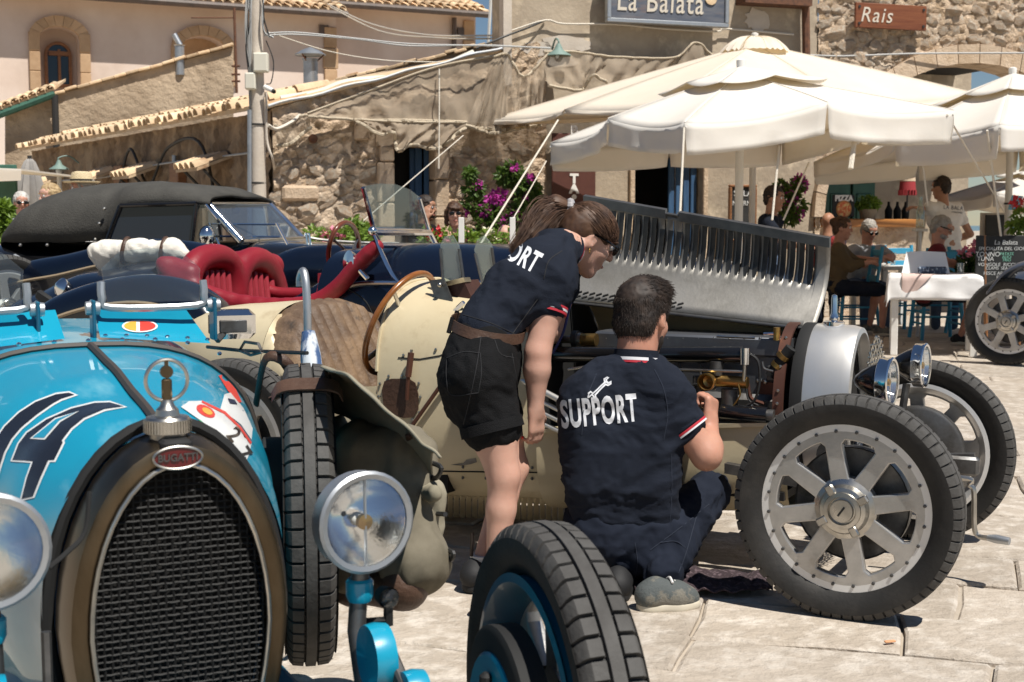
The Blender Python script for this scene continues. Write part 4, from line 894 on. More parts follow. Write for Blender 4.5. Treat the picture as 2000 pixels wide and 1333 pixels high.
mn = thing('menu_stand', 'open white menu propped on the laid table', 'menu', (T1.x - .06, T1.y + .05, thh + .012), trz)
for s_ in (-1, 1):
    mm = MB(); mm.slab([(0, 0, .0), (s_ * .22, .01, .0), (s_ * .18, .14, .20), (-.03, .13, .21)], (0, 1, 0), .004); mm.build('page', M['paper'], mn, smooth=False)
mm = MB(); mm.slab([(-.15, .10, 0), (.15, .10, 0), (.1, .135, .18), (-.1, .135, .18)], (0, 1, 0), .01); mm.build('easel', M['brownwood'], mn, smooth=False)
M['tin'] = mat('patterned_box', (.03, .05, .09), .6, col2=(.35, .42, .5), ns=40, mix=(.55, .6))
o = MB(); o.box((0, 0, .035), (.26, .10, .07), bev=.012); o = o.build('cutlery_box', M['tin'], loc=(T1.x - .06, T1.y - .14, thh + .012)); tag(o, 'low dark patterned box in front of the menu', 'box'); o.rotation_euler = (0, 0, trz)
M['clear'] = glass('clear_glass', (.92, .96, .95), .1, .12)
def tumbler(label, loc, r_=.035, h=.1):
    mm = MB(); mm.lathe([(0, 0), (r_ * .8, 0), (r_, h), (r_ * .93, h), (r_ * .75, .012), (0, .012)], (0, 0, 0), n=16); o = mm.build('drinking_glass', M['clear'], loc=loc); return tag(o, label, 'glass')
tumbler('clear tumbler at the right end of the menu table', (T1.x + .27, T1.y + .05, thh + .01))
T2 = G(1742, 640); table('white table in the shade where the couple eats', (T2.x, T2.y, 0), R(15), .75, .8, .74)
for i, (dx, dy, lab) in enumerate(((.02, .1, 'wine glass on the shaded table, left one'), (.2, -.05, 'water glass on the shaded table, right one'))): tumbler(lab, (T2.x + dx, T2.y + dy, .745), .04, .15)
o = MB(); o.lathe([(0, 0), (.12, .0), (.14, .02), (.11, .012), (0, .012)], (0, 0, 0), n=20); o = o.build('plate', M['white'], loc=(T2.x - .2, T2.y - .1, .746)); tag(o, 'white plate on the shaded table', 'plate')
# bar counter inside the arch
cx0, cx1 = FA.ony(1600, 440, .9).x, FA.ony(1802, 440, .9).x; cz = FA.ony(1700, 428, .9).z
bar = thing('bar_counter', 'stone bar counter with orange wooden top inside the arch', 'counter', FA.loc, FA.rz)
M['orangewood'] = mat('varnished_wood', (.33, .13, .035), .35, col2=(.42, .18, .05), ns=6, stretch=(.3, 1, 3))
m = MB(); m.box(((cx0 + cx1) / 2, 1.15, cz - .055), (cx1 - cx0, .6, .11), bev=.015); m.build('counter_top', M['orangewood'], bar)
rough_wall(bar, 'front', cx0 + .05, cx1 - .05, lambda x: cz - .11, -.02, None, M['rubble'], .06, .05, .98, 3)
bk = thing('herb_basket', 'wicker basket of leafy basil on the bar', 'plant', FA.M @ V((FA.ony(1695, 430, 1.0).x, 1.0, cz))); M['wick'] = mat('wicker', (.38, .31, .23), .9, bump=.8, bs=60, wave=20)
m = MB(); m.lathe([(0, 0), (.10, 0), (.125, .13), (.115, .13), (.09, .02)], (0, 0, 0), n=16); m.build('basket', M['wick'], bk)
M['bottle'] = glass('bottle_glass', (.75, .88, .84), .15, .1)
o = MB(); o.lathe([(0, 0), (.045, 0), (.045, .18), (.02, .25), (.018, .33), (.022, .33)], (0, 0, 0), n=16); o = o.build('water_bottle', M['bottle'], loc=P(1797, 444, 14.6)); tag(o, 'clear water bottle standing beside the waiter', 'bottle')
bt = thing('bottle_shelf', 'narrow white ledge carrying the bottle beside the waiter', 'shelf', P(1797, 446, 14.6)); m = MB(); m.box((0, 0, -.02), (.14, .14, .03), bev=.005); m.build('ledge', M['white'], bt); m = MB(); m.tube([(0, 0, -.02), (0, 0, -P(1797, 446, 14.6).z)], .02, 8); m.build('post', M['white'], bt)
lp = thing('fringed_lamp', 'hanging lamp with red and cream fringed shade behind the bar', 'lamp', P(1772, 385, 17.5)); s_ = 17.5 / FPX
M['redsh'] = mat('red_shade', (.30, .03, .035), .8); M['creamsh'] = mat('cream_shade', (.55, .43, .30), .8)
m = MB(); m.lathe([(14 * s_, 40 * s_), (15 * s_, 30 * s_)], (0, 0, 0), n=18); m.build('shade_top', M['creamsh'], lp); m = MB(); m.lathe([(14.5 * s_, 30 * s_), (16 * s_, 12 * s_)], (0, 0, 0), n=18); m.build('shade', M['redsh'], lp)
for k in range(16): a = 2 * math.pi * k / 16; mm = MB(); mm.tube([(16 * s_ * math.cos(a), 16 * s_ * math.sin(a), 13 * s_), (16 * s_ * math.cos(a), 16 * s_ * math.sin(a), 3 * s_)], .012, 4); mm.build('fringe', M['redsh'], lp)
m = MB(); m.tube([(0, 0, 20 * s_), (0, 0, -30 * s_)], .012, 6); m.build('stem', M['iron'], lp)
for k, px in enumerate((1735, 1752, 1768)):
    o = MB(); o.lathe([(0, 0), (.05, 0), (.055, .12), (.02, .19), (.018, .24)], (0, 0, 0), n=12, caps=True); o = o.build('bar_bottle', M['dark'], loc=FA.M @ V((FA.ony(px, 430, 1.3).x, 1.3, cz))); tag(o, ('dark bottle on the bar nearest the basil basket', 'middle dark bottle of the three on the bar', 'dark bottle on the bar nearest the waiter')[k], 'bottle', 'dark bottles on the bar')
# ---- chalk menu boards at right
cb = thing('chalk_menu', 'large chalk menu board hung in front of the right parasol pole', 'menu board', P(1965, 440, 12.6) - V((0, 0, CZ)), R(-6)); s_ = 12.6 / FPX
m = MB(); m.box((0, 0, CZ - 70 * s_), (112 * s_, .03, 100 * s_), bev=.006); m.build('board', M['chalkb'], cb)
for t_, x, z, sz, mt in (('La Balata', 0, -34, .085, 'chalk'), ('SPECIALITA DEL GIORNO', 0, -46, .062, 'chalk'), ('TONNO', -34, -57, .085, 'chalk'), ('TUNA', -38, -66, .08, 'chalk'), ('PATATE', 2, -56, .05, 'chalkg'), ('ALICI', 2, -62, .05, 'chalkg'), ('TRIO', 2, -68, .05, 'chalkg'), ('VONGOLE  RICCI  POLPO', 0, -77, .062, 'chalk'), ('CLAMS  SEA URCHIN', 0, -84, .055, 'chalk'), ('PESCE ARROSTO', -8, -94, .06, 'chalk'), ('FISH', -8, -102, .06, 'chalk'), ('CARPACCIO', 0, -111, .06, 'chalk')):
    write(cb, t_, x * s_, CZ + z * s_, sz * .74, M[mt], -.0165, .95, .1, .0, 1.0, .0015, 'chalk_writing')
for sx in (-1, 1): mm = MB(); mm.tube([(sx * 40 * s_, 0, CZ - 20 * s_), (sx * 30 * s_, 0, 0)], .02, 6); mm.build('easel_leg', M['brownwood'], cb)
cb = thing('chalk_menu', 'second smaller chalkboard standing behind the menu board', 'menu board', P(1950, 440, 14) - V((0, 0, CZ)), R(8)); s_ = 14 / FPX
m = MB(); m.slab([(-36 * s_, 0, 0), (30 * s_, 0, 0), (36 * s_, .12, CZ + 24 * s_), (-24 * s_, .12, CZ + 24 * s_)], (0, 1, 0), .03); m.build('board', M['conc'], cb, smooth=False)
m = MB(); m.slab([(-22 * s_, .05, CZ - 30 * s_), (28 * s_, .05, CZ - 30 * s_), (30 * s_, .1, CZ + 20 * s_), (-18 * s_, .1, CZ + 20 * s_)], (0, -1, 0), .02); m.build('slate', M['chalkb'], cb, smooth=False)
bl = thing('blue_leaflet', 'tilted light blue leaflet fixed on the right parasol pole', 'leaflet', P(1978, 398, 13.5)); M['lblue'] = mat('light_blue_card', (.13, .33, .45), .6)
m = MB(); m.slab([(-.045, 0, -.06), (.07, 0, -.075), (.11, .02, .075), (0, .02, .085)], (0, 1, 0), .008); m.build('card', M['lblue'], bl, smooth=False); m = MB(); m.box((-.04, .03, 0), (.06, .04, .02)); m.build('clip', M['iron'], bl)
# white posts by the flower boxes
for i, (px, y0, lab) in enumerate(((901, 425, 'white wooden post in front of the dark-haired woman'), (1001, 425, 'white wooden post with rope wound round it'))):
    q = P(px, y0, 11.6); o = MB(); o.box((0, 0, 0), (.05, .05, q.z), bev=.004); o = o.build('fence_post', M['white'], loc=(q.x, q.y, q.z / 2)); tag(o, lab, 'post', 'white posts by the flowers')
# ================================================================== PLANTS
def leaf_mat(n, a, b, tr=.25): return mat(n, a, .5, col2=b, ns=1.7, mix=(.35, .65), transl=((a[0] * 2.2, a[1] * 2.0, a[2] * 1.4), tr))
M['leaf'] = leaf_mat('leaf_green', (.06, .115, .022), (.10, .16, .035)); M['leafd'] = leaf_mat('leaf_dark', (.03, .065, .018), (.06, .10, .025)); M['leafl'] = leaf_mat('leaf_light', (.13, .22, .03), (.19, .28, .05))
M['magenta'] = mat('bougainvillea_bract', (.42, .03, .30), .6, col2=(.58, .08, .42), ns=9, transl=((.7, .1, .5), .3)); M['pinkf'] = mat('pink_flower', (.72, .16, .26), .6, col2=(.80, .35, .42), ns=12); M['redf'] = mat('red_flower', (.55, .03, .04), .6); M['whitef'] = mat('cream_flower', (.78, .72, .52), .7)
M['stem'] = mat('woody_stem', (.10, .07, .045), .9)
def leaves(rg, blobs, n, size, asp=.55, droop=.4):
    mm = MB()
    for i in range(n):
        c, r_ = rg.choice(blobs); d = V((rg.gauss(0, 1), rg.gauss(0, 1), rg.gauss(0, 1))).normalized(); p = V(c) + V((d.x * r_[0], d.y * r_[1], d.z * r_[2])) * (rg.random() ** .4)
        L_ = size * rg.uniform(.6, 1.3); ax_ = (d + V((rg.uniform(-.8, .8), rg.uniform(-.8, .8), rg.uniform(-.9, .5) - droop * .3))).normalized(); a, b = frame_from(ax_); t = rg.uniform(0, 6.28); sd = a * math.cos(t) + b * math.sin(t); up_ = ax_.cross(sd) * (L_ * .14)
        mm.add([p, p + ax_ * L_ * .45 + sd * L_ * asp * .5 - up_, p + ax_ * L_, p + ax_ * L_ * .45 - sd * L_ * asp * .5 - up_, p + ax_ * L_ * .5 + up_ * .4], [(0, 1, 4), (1, 2, 4), (2, 3, 4), (3, 0, 4)])
    return mm
def shrub(name, label, loc, blobs, nl, ls, mleaf, flowers=(), stems=(), cat='shrub', seed=1, group=None):
    rg = random.Random(seed); t = thing(name, label, cat, loc, 0, group)
    leaves(rg, blobs, nl, ls).build('foliage', mleaf, t, smooth=False, fix=False)
    for fb, nf, fs_, mt in flowers:
        for c, r_ in fb: leaves(rg, [(c, r_)], nf, fs_, .8).build('flower_cluster', mt, t, smooth=False, fix=False)
    for a, b in stems: mm = MB(); mm.tube(spline([a, V(a).lerp(V(b), .5) + V((rg.uniform(-.08, .08), 0, 0)), b], 5), [.02 - .0012 * k for k in range(11)], 6); mm.build('stem', M['stem'], t)
    return t
def blobpx(base, Y, lst):
    """(px, py, rpx) -> blobs in metres about base"""
    s_ = Y / FPX; return [(P(px, py, Y) - base, (r_ * s_, max(.1, r_ * s_ * .8), r_ * s_)) for px, py, r_ in lst]
bY = 14.3; b0 = P(985, 440, bY) - V((0, 0, CZ))
shrub('bougainvillea', 'flowering magenta bougainvillea climbing the stone house wall', b0, blobpx(b0, bY, [(925, 370, 16), (925, 400, 18), (945, 440, 26), (930, 470, 26), (975, 450, 22), (985, 345, 14), (1005, 335, 16), (1015, 360, 16), (1035, 365, 16), (1045, 385, 12), (1020, 390, 14), (1010, 420, 18), (1025, 445, 18), (960, 415, 12), (1000, 470, 26), (918, 340, 8)]), 2600, .075, M['leaf'],
      [(blobpx(b0, bY, [(962, 385, 11), (972, 392, 10), (978, 382, 8), (945, 405, 9), (950, 412, 9), (936, 362, 6), (1000, 416, 8), (1020, 430, 8), (1028, 438, 7), (1005, 330, 6), (1030, 385, 6), (985, 435, 7), (905, 415, 6), (1035, 350, 5)]), 42, .06, M['magenta'])],
      [((-.1, 0, 0), (-.2, 0, 1.5)), ((.05, 0, 0), (.12, 0, 1.8)), ((0, 0, 0), (-.3, 0, 1.2))], seed=3)
bY = 15.6; b0 = P(1530, 440, bY) - V((0, 0, CZ))
shrub('bougainvillea', 'smaller magenta bougainvillea on the wall left of the pizza poster', b0, blobpx(b0, bY, [(1525, 365, 12), (1515, 385, 12), (1545, 375, 14), (1555, 400, 16), (1545, 420, 16), (1560, 360, 10), (1530, 410, 14)]), 900, .075, M['leaf'], [(blobpx(b0, bY, [(1568, 362, 10), (1562, 352, 8), (1538, 370, 7), (1560, 420, 8), (1550, 390, 7), (1535, 400, 6)]), 36, .06, M['magenta'])], [((0, .1, 0), (.02, .1, 1.6))], seed=4)
bY = 13.5; b0 = P(5, 440, bY) - V((0, 0, CZ))
shrub('green_bush', 'bright green leafy bush at the left edge', b0, blobpx(b0, bY, [(5, 410, 12), (8, 440, 18), (-10, 420, 20), (6, 465, 16), (-6, 500, 20)]), 900, .09, M['leafl'], (), [((0, 0, 0), (0, 0, 1.2))], seed=5)
bY = 11.9; b0 = P(845, 440, bY) - V((0, 0, CZ))
def planter(label, px0, px1, py, Y, flow, seed):
    a, b = P(px0, py, Y), P(px1, py, Y); c = (a + b) / 2; t = thing('flower_box', label, 'planter', (c.x, c.y, 0), 0, 'flower boxes along the wall'); L_ = b.x - a.x
    mm = MB(); mm.box((0, 0, c.z - .12), (L_, .22, .22), bev=.01, taper=1.05); mm.build('box', M['conc'], t); mm = MB(); mm.box((0, 0, (c.z - .23) / 2), (L_ * .8, .18, c.z - .23), bev=.01); mm.build('stand', M['conc'], t)
    rg = random.Random(seed); bl = [((x, 0, c.z + .06), (.1, .1, .1)) for x in np.linspace(-L_ / 2, L_ / 2, max(3, int(L_ / .13)))]; leaves(rg, bl, 420, .05, .8).build('foliage', M['leafl'], t, smooth=False, fix=False)
    for px, py_, mt in flow: leaves(rg, [(P(px, py_, Y) - V((c.x, c.y, 0)), (.06, .06, .05))], 40, .045, .9).build('flower_cluster', mt, t, smooth=False, fix=False)
planter('flower box with red and pink geraniums below the seated pair', 838, 912, 482, 12.0, [(853, 456, M['redf']), (846, 462, M['redf']), (890, 470, M['pinkf']), (860, 470, M['pinkf']), (902, 478, M['pinkf'])], 6)
planter('flower box with pink and cream flowers beside white post', 915, 1000, 484, 12.0, [(915, 478, M['pinkf']), (922, 476, M['pinkf']), (955, 458, M['whitef']), (950, 464, M['whitef']), (932, 482, M['pinkf'])], 7)
planter('flower box with small pink blooms beside the steering wheel', 615, 720, 478, 12.2, [(652, 461, M['pinkf']), (640, 466, M['pinkf']), (660, 470, M['pinkf'])], 8)
b0 = P(720, 440, 12.6) - V((0, 0, CZ)); shrub('green_bush', 'low green bush in front of the stone house left of doorway', b0, blobpx(b0, 12.6, [(690, 440, 14), (705, 450, 16), (680, 460, 14), (725, 465, 14)]), 500, .06, M['leafl'], (), [((0, 0, 0), (-.1, 0, 1.1))], seed=9)
b0 = P(1895, 440, 13.4) - V((0, 0, CZ)); shrub('oleander', 'pink flowering oleander between table and chalk menu', b0, blobpx(b0, 13.4, [(1890, 520, 16), (1905, 530, 18), (1880, 545, 14), (1915, 510, 12), (1900, 560, 20)]), 700, .09, M['leafd'], [(blobpx(b0, 13.4, [(1887, 493, 8), (1907, 482, 7), (1912, 474, 5)]), 40, .05, M['pinkf'])], [((0, 0, 0), (0, 0, .8))], seed=10)
rgb = random.Random(2); leaves(rgb, [((0, 0, .2), (.16, .12, .1))], 420, .05, .8).build('foliage', M['leafl'], bk, smooth=False, fix=False)
b0 = P(1990, 440, 13) - V((0, 0, CZ)); shrub('green_bush', 'yellow-green bush behind the right parasol pole', b0, blobpx(b0, 13, [(1995, 425, 16), (1985, 440, 14), (2005, 460, 18)]), 400, .06, M['leafl'], [(blobpx(b0, 13, [(1990, 395, 10)]), 40, .05, M['redf'])], [((0, 0, 0), (.02, 0, 1.3))], seed=12)
# rocks and low houses by the sea, far right
for i, (px, py, r_) in enumerate(((1893, 482, 10), (1904, 488, 8), (1915, 476, 7))):
    q = G(px, 500); o = MB(); o.ball((0, 0, 0), (r_ * q.y / FPX, 1.0, r_ * 1.8 * q.y / FPX), 10); o = o.build('sea_rock', M['rubble'], loc=(q.x, q.y, .1)); tag(o, ('brown rock by the sea just right of the waiter', 'middle brown rock by the sea below far parasol', 'rightmost brown rock by the sea beside the chalkboard')[i], 'rock', 'rocks by the sea')
# ================================================================== VEHICLES: shared pieces
M['rubber'] = mat('tyre_rubber', (.022, .021, .020), .62, col2=(.045, .041, .037), ns=7, mix=(.45, .75), bump=.12, bs=60, spec=.35)
M['tread'] = mat('dusty_tread', (.085, .082, .078), .72, col2=(.05, .047, .044), ns=9, bump=.2, bs=60, spec=.35)
M['alu'] = mat('cast_aluminium', (.52, .51, .495), .34, .75, col2=(.38, .37, .35), ns=9, rough2=.5, bump=.08, bs=90, col3=(.30, .25, .19), ns3=4, mix3=(.58, .75))
M['rim'] = mat('machined_rim', (.74, .74, .735), .34, .45, col2=(.66, .655, .645), ns=4, rough2=.42)
M['chrome'] = mat('chrome', (.80, .81, .82), .07, 1.0, col2=(.7, .71, .72), ns=8, rough2=.14)
M['nickel'] = mat('dull_nickel', (.55, .53, .49), .26, 1.0, col2=(.38, .36, .32), ns=14, rough2=.42)
M['brass'] = mat('brass', (.52, .33, .10), .28, 1.0, col2=(.32, .19, .07), ns=16, rough2=.5)
M['copper'] = mat('aged_copper', (.17, .075, .05), .5, .7, col2=(.10, .05, .04), ns=6, rough2=.6)
M['steel'] = mat('oily_steel', (.20, .20, .20), .4, .9, col2=(.09, .085, .08), ns=11, rough2=.6)
M['blackp'] = mat('black_enamel', (.008, .008, .009), .18, coat=.5)
M['matblack'] = mat('matt_black', (.012, .012, .012), .75)
M['leatherb'] = mat('brown_leather', (.055, .028, .017), .5, col2=(.085, .045, .028), ns=9, bump=.25, bs=70)
M['redl'] = mat('red_leather', (.20, .009, .018), .45, col2=(.25, .015, .025), ns=5, bump=.14, bs=110, spec=.45)
M['wood'] = mat('steering_wood', (.30, .11, .022), .28, col2=(.20, .065, .015), ns=10, stretch=(1, 1, 3), coat=.5)
M['wood2'] = mat('mahogany_rim', (.12, .03, .015), .28, col2=(.17, .05, .02), ns=10, coat=.5)
M['pane'] = glass('windscreen_glass', (.88, .92, .92), .02, .02)
M['aerog'] = glass('sheen_aero_glass', (.85, .92, .9), .06, .22, (.5, .56, .52)); M['scrg'] = glass('tinted_screen', (.80, .85, .86), .04, .05); M['lens'] = glass('lamp_lens', (.96, .97, .97), .03, .03)  # aero glass carries its greenish reflection as diffuse colour
M['pleat'] = mat('worn_pleated_leather', (.115, .072, .045), .55, col2=(.24, .155, .09), ns=5, mix=(.42, .62), bump=.35, bs=40, rough2=.7, col3=(.05, .035, .025), ns3=12, mix3=(.58, .7))
def tyre_mesh(Rr, wd, Ri, n=46, gro=.007, groove=True):
    """tread blocks cut by cross slots at both shoulders, two sawtooth rings, bulged walls; axis y"""
    hw = wd / 2; prof = []
    prof += [(Ri, -hw * .62, 0), (Ri + .012, -hw * .80, 0), (Ri + (Rr - Ri) * .45, -hw * 1.04, 0), (Ri + (Rr - Ri) * .72, -hw * 1.03, 0), (Rr - .030, -hw * .97, 2), (Rr - .012, -hw * .86, 1), (Rr - .003, -hw * .72, 1), (Rr, -hw * .30, 1)]
    prof += [(Rr, -hw * .27, 3), (Rr, -hw * .23, 3), (Rr + .001, -hw * .20, 0)]
    prof = prof + [(a, -b, c) for a, b, c in prof[::-1]]
    ang = []
    for k in range(n):
        for f, sl_ in ((0, 1), (.13, 1), (.17, 0), (.40, 0), (.46, 2), (.60, 2), (.66, 0), (.96, 0)): ang.append((2 * math.pi * (k + f) / n, sl_))
    rings = []
    for a, sl_ in ang:
        ring = []
        for r_, y, c in prof:
            d = 0
            if groove:
                if c == 1 and sl_ == 1: d = gro
                if c == 2 and sl_ == 1: d = gro * .5
                if c == 3: d = gro * (1.0 if sl_ in (1, 2) else .75)
            ring.append(((r_ - d) * math.cos(a), y, (r_ - d) * math.sin(a)))
        rings.append(ring)
    m = MB(); L_ = len(prof); N_ = len(rings); vs = [p for r_ in rings for p in r_]; fs = []; mi = []
    for i in range(N_):
        for j in range(L_ - 1):
            k = (i + 1) % N_; fs.append((i * L_ + j, i * L_ + j + 1, k * L_ + j + 1, k * L_ + j)); top = 4 <= j <= L_ - 6
            slot = groove and (ang[i][1] == 1 and ang[k][1] != 0 and (j < 8 or j > L_ - 10)) or prof[j][2] == 3 and prof[j + 1][2] == 3
            mi.append(1 if top and not slot else 0)
    m.add(vs, fs); m.m = mi; me = m.mesh('tyre', angle=28, fix=True); me.materials.append(M['rubber']); me.materials.append(M['tread']); return me
def spoke_wheel_shape(Ro, Ri, Rh, n=8, ws=.0215, rot=0.0):
    """flat disc with n windows between flared spokes"""
    loops = [[(Ro * math.cos(t), Ro * math.sin(t)) for t in np.linspace(0, 2 * math.pi, 73)[:-1]]]
    for k in range(n):
        a0, a1 = rot + 2 * math.pi * k / n, rot + 2 * math.pi * (k + 1) / n; pts = []
        def off(r_): return math.asin(min(.9, ws / r_))
        i0, i1 = a0 + off(Rh) * 1.08, a1 - off(Rh) * 1.08; o0, o1 = a0 + off(Ri) * 1.12, a1 - off(Ri) * 1.12
        if i1 - i0 < .06: md = (i0 + i1) / 2; i0, i1 = md - .05, md + .05
        for t in np.linspace(0, 1, 5): a = i0 + (i1 - i0) * t; pts.append(((Rh + .006 * (abs(t - .5) * 2) ** 2) * math.cos(a), (Rh + .006 * (abs(t - .5) * 2) ** 2) * math.sin(a)))
        r5 = Rh + (Ri - Rh) * .86; pts.append((r5 * math.cos(o1 + .0), r5 * math.sin(o1)))
        for t in np.linspace(1, 0, 7): a = o0 + .06 + (o1 - o0 - .12) * t; pts.append((Ri * math.cos(a), Ri * math.sin(a)))
        pts.append((r5 * math.cos(o0), r5 * math.sin(o0))); loops.append(pts)
    return shape2d(loops, .011, .004)
TYRE = tyre_mesh(.352, .118, .262, 64, .009); TYRE_S = tyre_mesh(.352, .112, .262, 60, .011)
def wheel(parent, loc, out=-1, tyre=None, drum=M['steel'], rimmat=None, face=None, bolts=True, rot=.12, steer=0.0, scale=1.0, hub=M['nickel']):
    """alloy wheel: out=-1 faces local -y"""
    vs, fs = spoke_wheel_shape(.245, .217, .090, rot=rot); m = MB(); m.add([(x, out * (.018 + z), y) for x, y, z in vs], fs)
    w_ = m.build('wheel', face or M['alu'], parent, angle=30, loc=loc); w_.rotation_euler = (0, 0, steer); w_.scale = (scale,) * 3
    m = MB(); m.lathe([(.219, .032), (.262, .034), (.266, .028), (.264, .0), (.258, -.05), (.262, -.052), (.266, -.056), (.25, -.058), (.232, -.03), (.219, .005)], (0, 0, 0), (0, out, 0), 64); m.build('rim', rimmat or M['rim'], w_, angle=30)
    link('tyre', tyre or TYRE, None, w_)
    m = MB(); m.lathe([(.10, .0), (.098, .03), (.078, .042), (.070, .062), (.058, .066), (.056, .072), (.044, .074), (.042, .066), (.036, .068), (.034, .078), (.0, .079)], (0, 0, 0), (0, out, 0), 36); h_ = m.build('hub', hub, w_, angle=25)
    for k in range(4):
        a = rot + .35 + k * math.pi / 2; m = MB(); m.box((.072 * math.cos(a), out * .066, .072 * math.sin(a)), (.034, .018, .026), Euler((0, -a, 0)).to_matrix(), bev=.004); m.build('knock_off_ear', hub, w_)
    m = MB(); m.box((0, out * .081, 0), (.006, .004, .034), Euler((0, .6, 0)).to_matrix()); m.build('keeper_slot', M['matblack'], w_)
    if bolts:
        bm_ = MB(); bm_.lathe([(.0055, 0), (.005, .005), (0, .006)], (0, 0, 0), (0, out, 0), 8); bme = bm_.mesh('bolt'); bme.materials.append(M['steel'])
        for k in range(24): a = 2 * math.pi * (k + .5) / 24; o = link('rim_bolt', bme, None, w_, (.241 * math.cos(a), out * .0335, .241 * math.sin(a)))
    m = MB(); m.lathe([(.06, -.06), (.175, -.06), (.18, -.055), (.18, -.10), (.17, -.105), (.05, -.105)], (0, 0, 0), (0, out, 0), 40); m.build('brake_drum', drum, w_, angle=30)
    return w_
def headlamp(parent, loc, ax, r_, shell, band, n=32, front='lens', up=(0, 0, 1)):
    """bowl, reflector, bulb, bar and rim; ax points ahead"""
    m = MB(); m.lathe([(.004, -1.55), (.22, -1.45), (.48, -1.15), (.72, -.75), (.90, -.35), (.98, -.1), (1.0, .0)], (0, 0, 0), ax, n); m.v = [tuple(V(p) * r_) for p in m.v]; o = m.build('headlamp', shell, parent, loc=loc)
    m = MB(); m.lathe([(.99, -.42), (1.02, -.40), (1.03, -.04), (1.06, .0), (1.06, .07), (1.0, .12), (.90, .10), (.90, .05)], (0, 0, 0), ax, n); m.v = [tuple(V(p) * r_) for p in m.v]; m.build('lamp_rim', band, o)
    m = MB(); m.lathe([(.06, -1.05), (.20, -1.0), (.42, -.85), (.62, -.58), (.78, -.28), (.90, .03)], (0, 0, 0), ax, n); m.v = [tuple(V(p) * r_) for p in m.v]; m.build('reflector', M['mirror'], o, fix=False)
    m = MB(); m.ball(V(ax).normalized() * r_ * -.42, r_ * .15, 12); m.build('bulb', M['bulbm'], o)
    m = MB(); a, b = frame_from(V(ax)); m.tube([V(ax).normalized() * r_ * -.02 + b * r_ * .9, V(ax).normalized() * r_ * -.02 - b * r_ * .9], r_ * .035, 6); m.build('lamp_bar', band, o)
    m = MB(); m.lathe([(0, .02), (.16, .0), (.16, -.14), (.0, -.16)], (0, 0, 0), ax, 18); m.v = [tuple(V(p) * r_) for p in m.v]; m.build('lamp_cap', M['brass'], o)
    m = MB(); m.lathe([(0, .30), (.3, .27), (.6, .19), (.9, .05)], (0, 0, 0), ax, n); m.v = [tuple(V(p) * r_) for p in m.v]; m.build('lens', M['lens'], o, fix=False)
    return o
M['mirror'] = mat('reflector_silver', (.86, .87, .88), .035, 1.0, bump=.10, bs=14, bdist=.02)
M['bulbm'] = mat('frosted_bulb', (.8, .8, .76), .2)
def ring(w_, zt, zb, n=28, p=.62, q=.62, x=0.0, cy=0.0):
    zc, h = (zt + zb) / 2, (zt - zb) / 2; out = []
    for k in range(n):
        a = 2 * math.pi * k / n - math.pi / 2; c, s_ = math.cos(a), math.sin(a)
        out.append((x, cy + w_ * math.copysign(abs(c) ** p, c), zc + h * math.copysign(abs(s_) ** q, s_)))
    return out
def px_decal(name, loops, target, frame, mt, parent, off=.0015, step=9, shape=None, minz=None):
    """lays a marking on the paint where the photograph shows it: loops in photo pixels, found on the real surface"""
    if shape is None: shape = shape2d([[(x, -y) for x, y in l] for l in loops])
    vs, fs = dice(shape[0], shape[1], step); bv = bvh_of(target); out = []; ok = []; o = frame.I @ V((0, 0, CZ)); R3 = frame.I.to_3x3()
    for p in vs:
        d = (R3 @ ray(p[0], -p[1])).normalized(); h = bv.ray_cast(o, d)
        if h[0] is None: out.append((0, 0, 0)); ok.append(False)
        else: nn = h[1] if h[1].dot(d) < 0 else -h[1]; out.append(tuple(h[0] + nn * off)); ok.append(True)
    m = MB(); m.add(out, [f for f in fs if all(ok[i] for i in f) and max((V(out[f[i]]) - V(out[f[i - 1]])).length for i in range(len(f))) < .12]); return m.build(name, mt, parent, angle=80, fix=False)
def px_line(name, pts, target, frame, mt, parent, r_=.0016, off=.0008, n=6):
    bv = bvh_of(target); o = frame.I @ V((0, 0, CZ)); R3 = frame.I.to_3x3(); out = []
    for p in spline([(a, b, 0) for a, b in pts], n):
        d = (R3 @ ray(p.x, p.y)).normalized(); h = bv.ray_cast(o, d)
        if h[0] is not None and (not out or (h[0] - out[-1]).length < .12): out.append(h[0] - d * off)
    if len(out) > 2: m = MB(); m.tube(out, r_, 5); return m.build(name, mt, parent)
def px_text(t, cx, cy, size, rot=0.0, xs=1.0, shear=0.0, bold=0.0, space=1.0, warp=None):
    vs, fs = text2d(t, size, bold * size, xs, shear, 0, space); c, s_ = math.cos(rot), math.sin(rot)
    out = []
    for x, y, z in vs:
        if warp: x, y = warp(x, y)
        out.append((cx + x * c - y * s_, -(cy - (x * s_ + y * c)), 0))
    return out, fs
# ================================================================== BLUE RACING CAR (near left)
BF = Frame((-.475, 2.0, 0), math.atan2(-.9, .43))
M['bluepaint'] = mat('racing_blue', (.004, .245, .39), .34, col2=(.006, .29, .44), ns=2.2, coat=.55, spec=.5, col3=(.16, .45, .56), ns3=3.1, mix3=(.60, .78), bump=.04, bs=14, stretch=(.7, 2.2, 2.2))
M['strapk'] = mat('worn_dark_strap', (.05, .04, .034), .6)
M['shell'] = mat('bronzed_shell', (.075, .055, .034), .30, 1.0, col2=(.17, .13, .085), ns=5, rough2=.45, stretch=(1, 1, .4))
M['dblue'] = mat('deep_blue_paint', (.003, .10, .17), .4, coat=.3)
blue = thing('racing_car', 'light blue open racing car with number 14 and mesh radiator', 'car', BF.loc, BF.rz)
st = [(-.265, .207, .868, .30), (-.5, .262, .893, .28), (-.8, .328, .925, .25), (-1.12, .385, .945, .22)]
n_ = 56
def bst(x): return interp([(-s[0],) + s[1:] for s in st], -x)
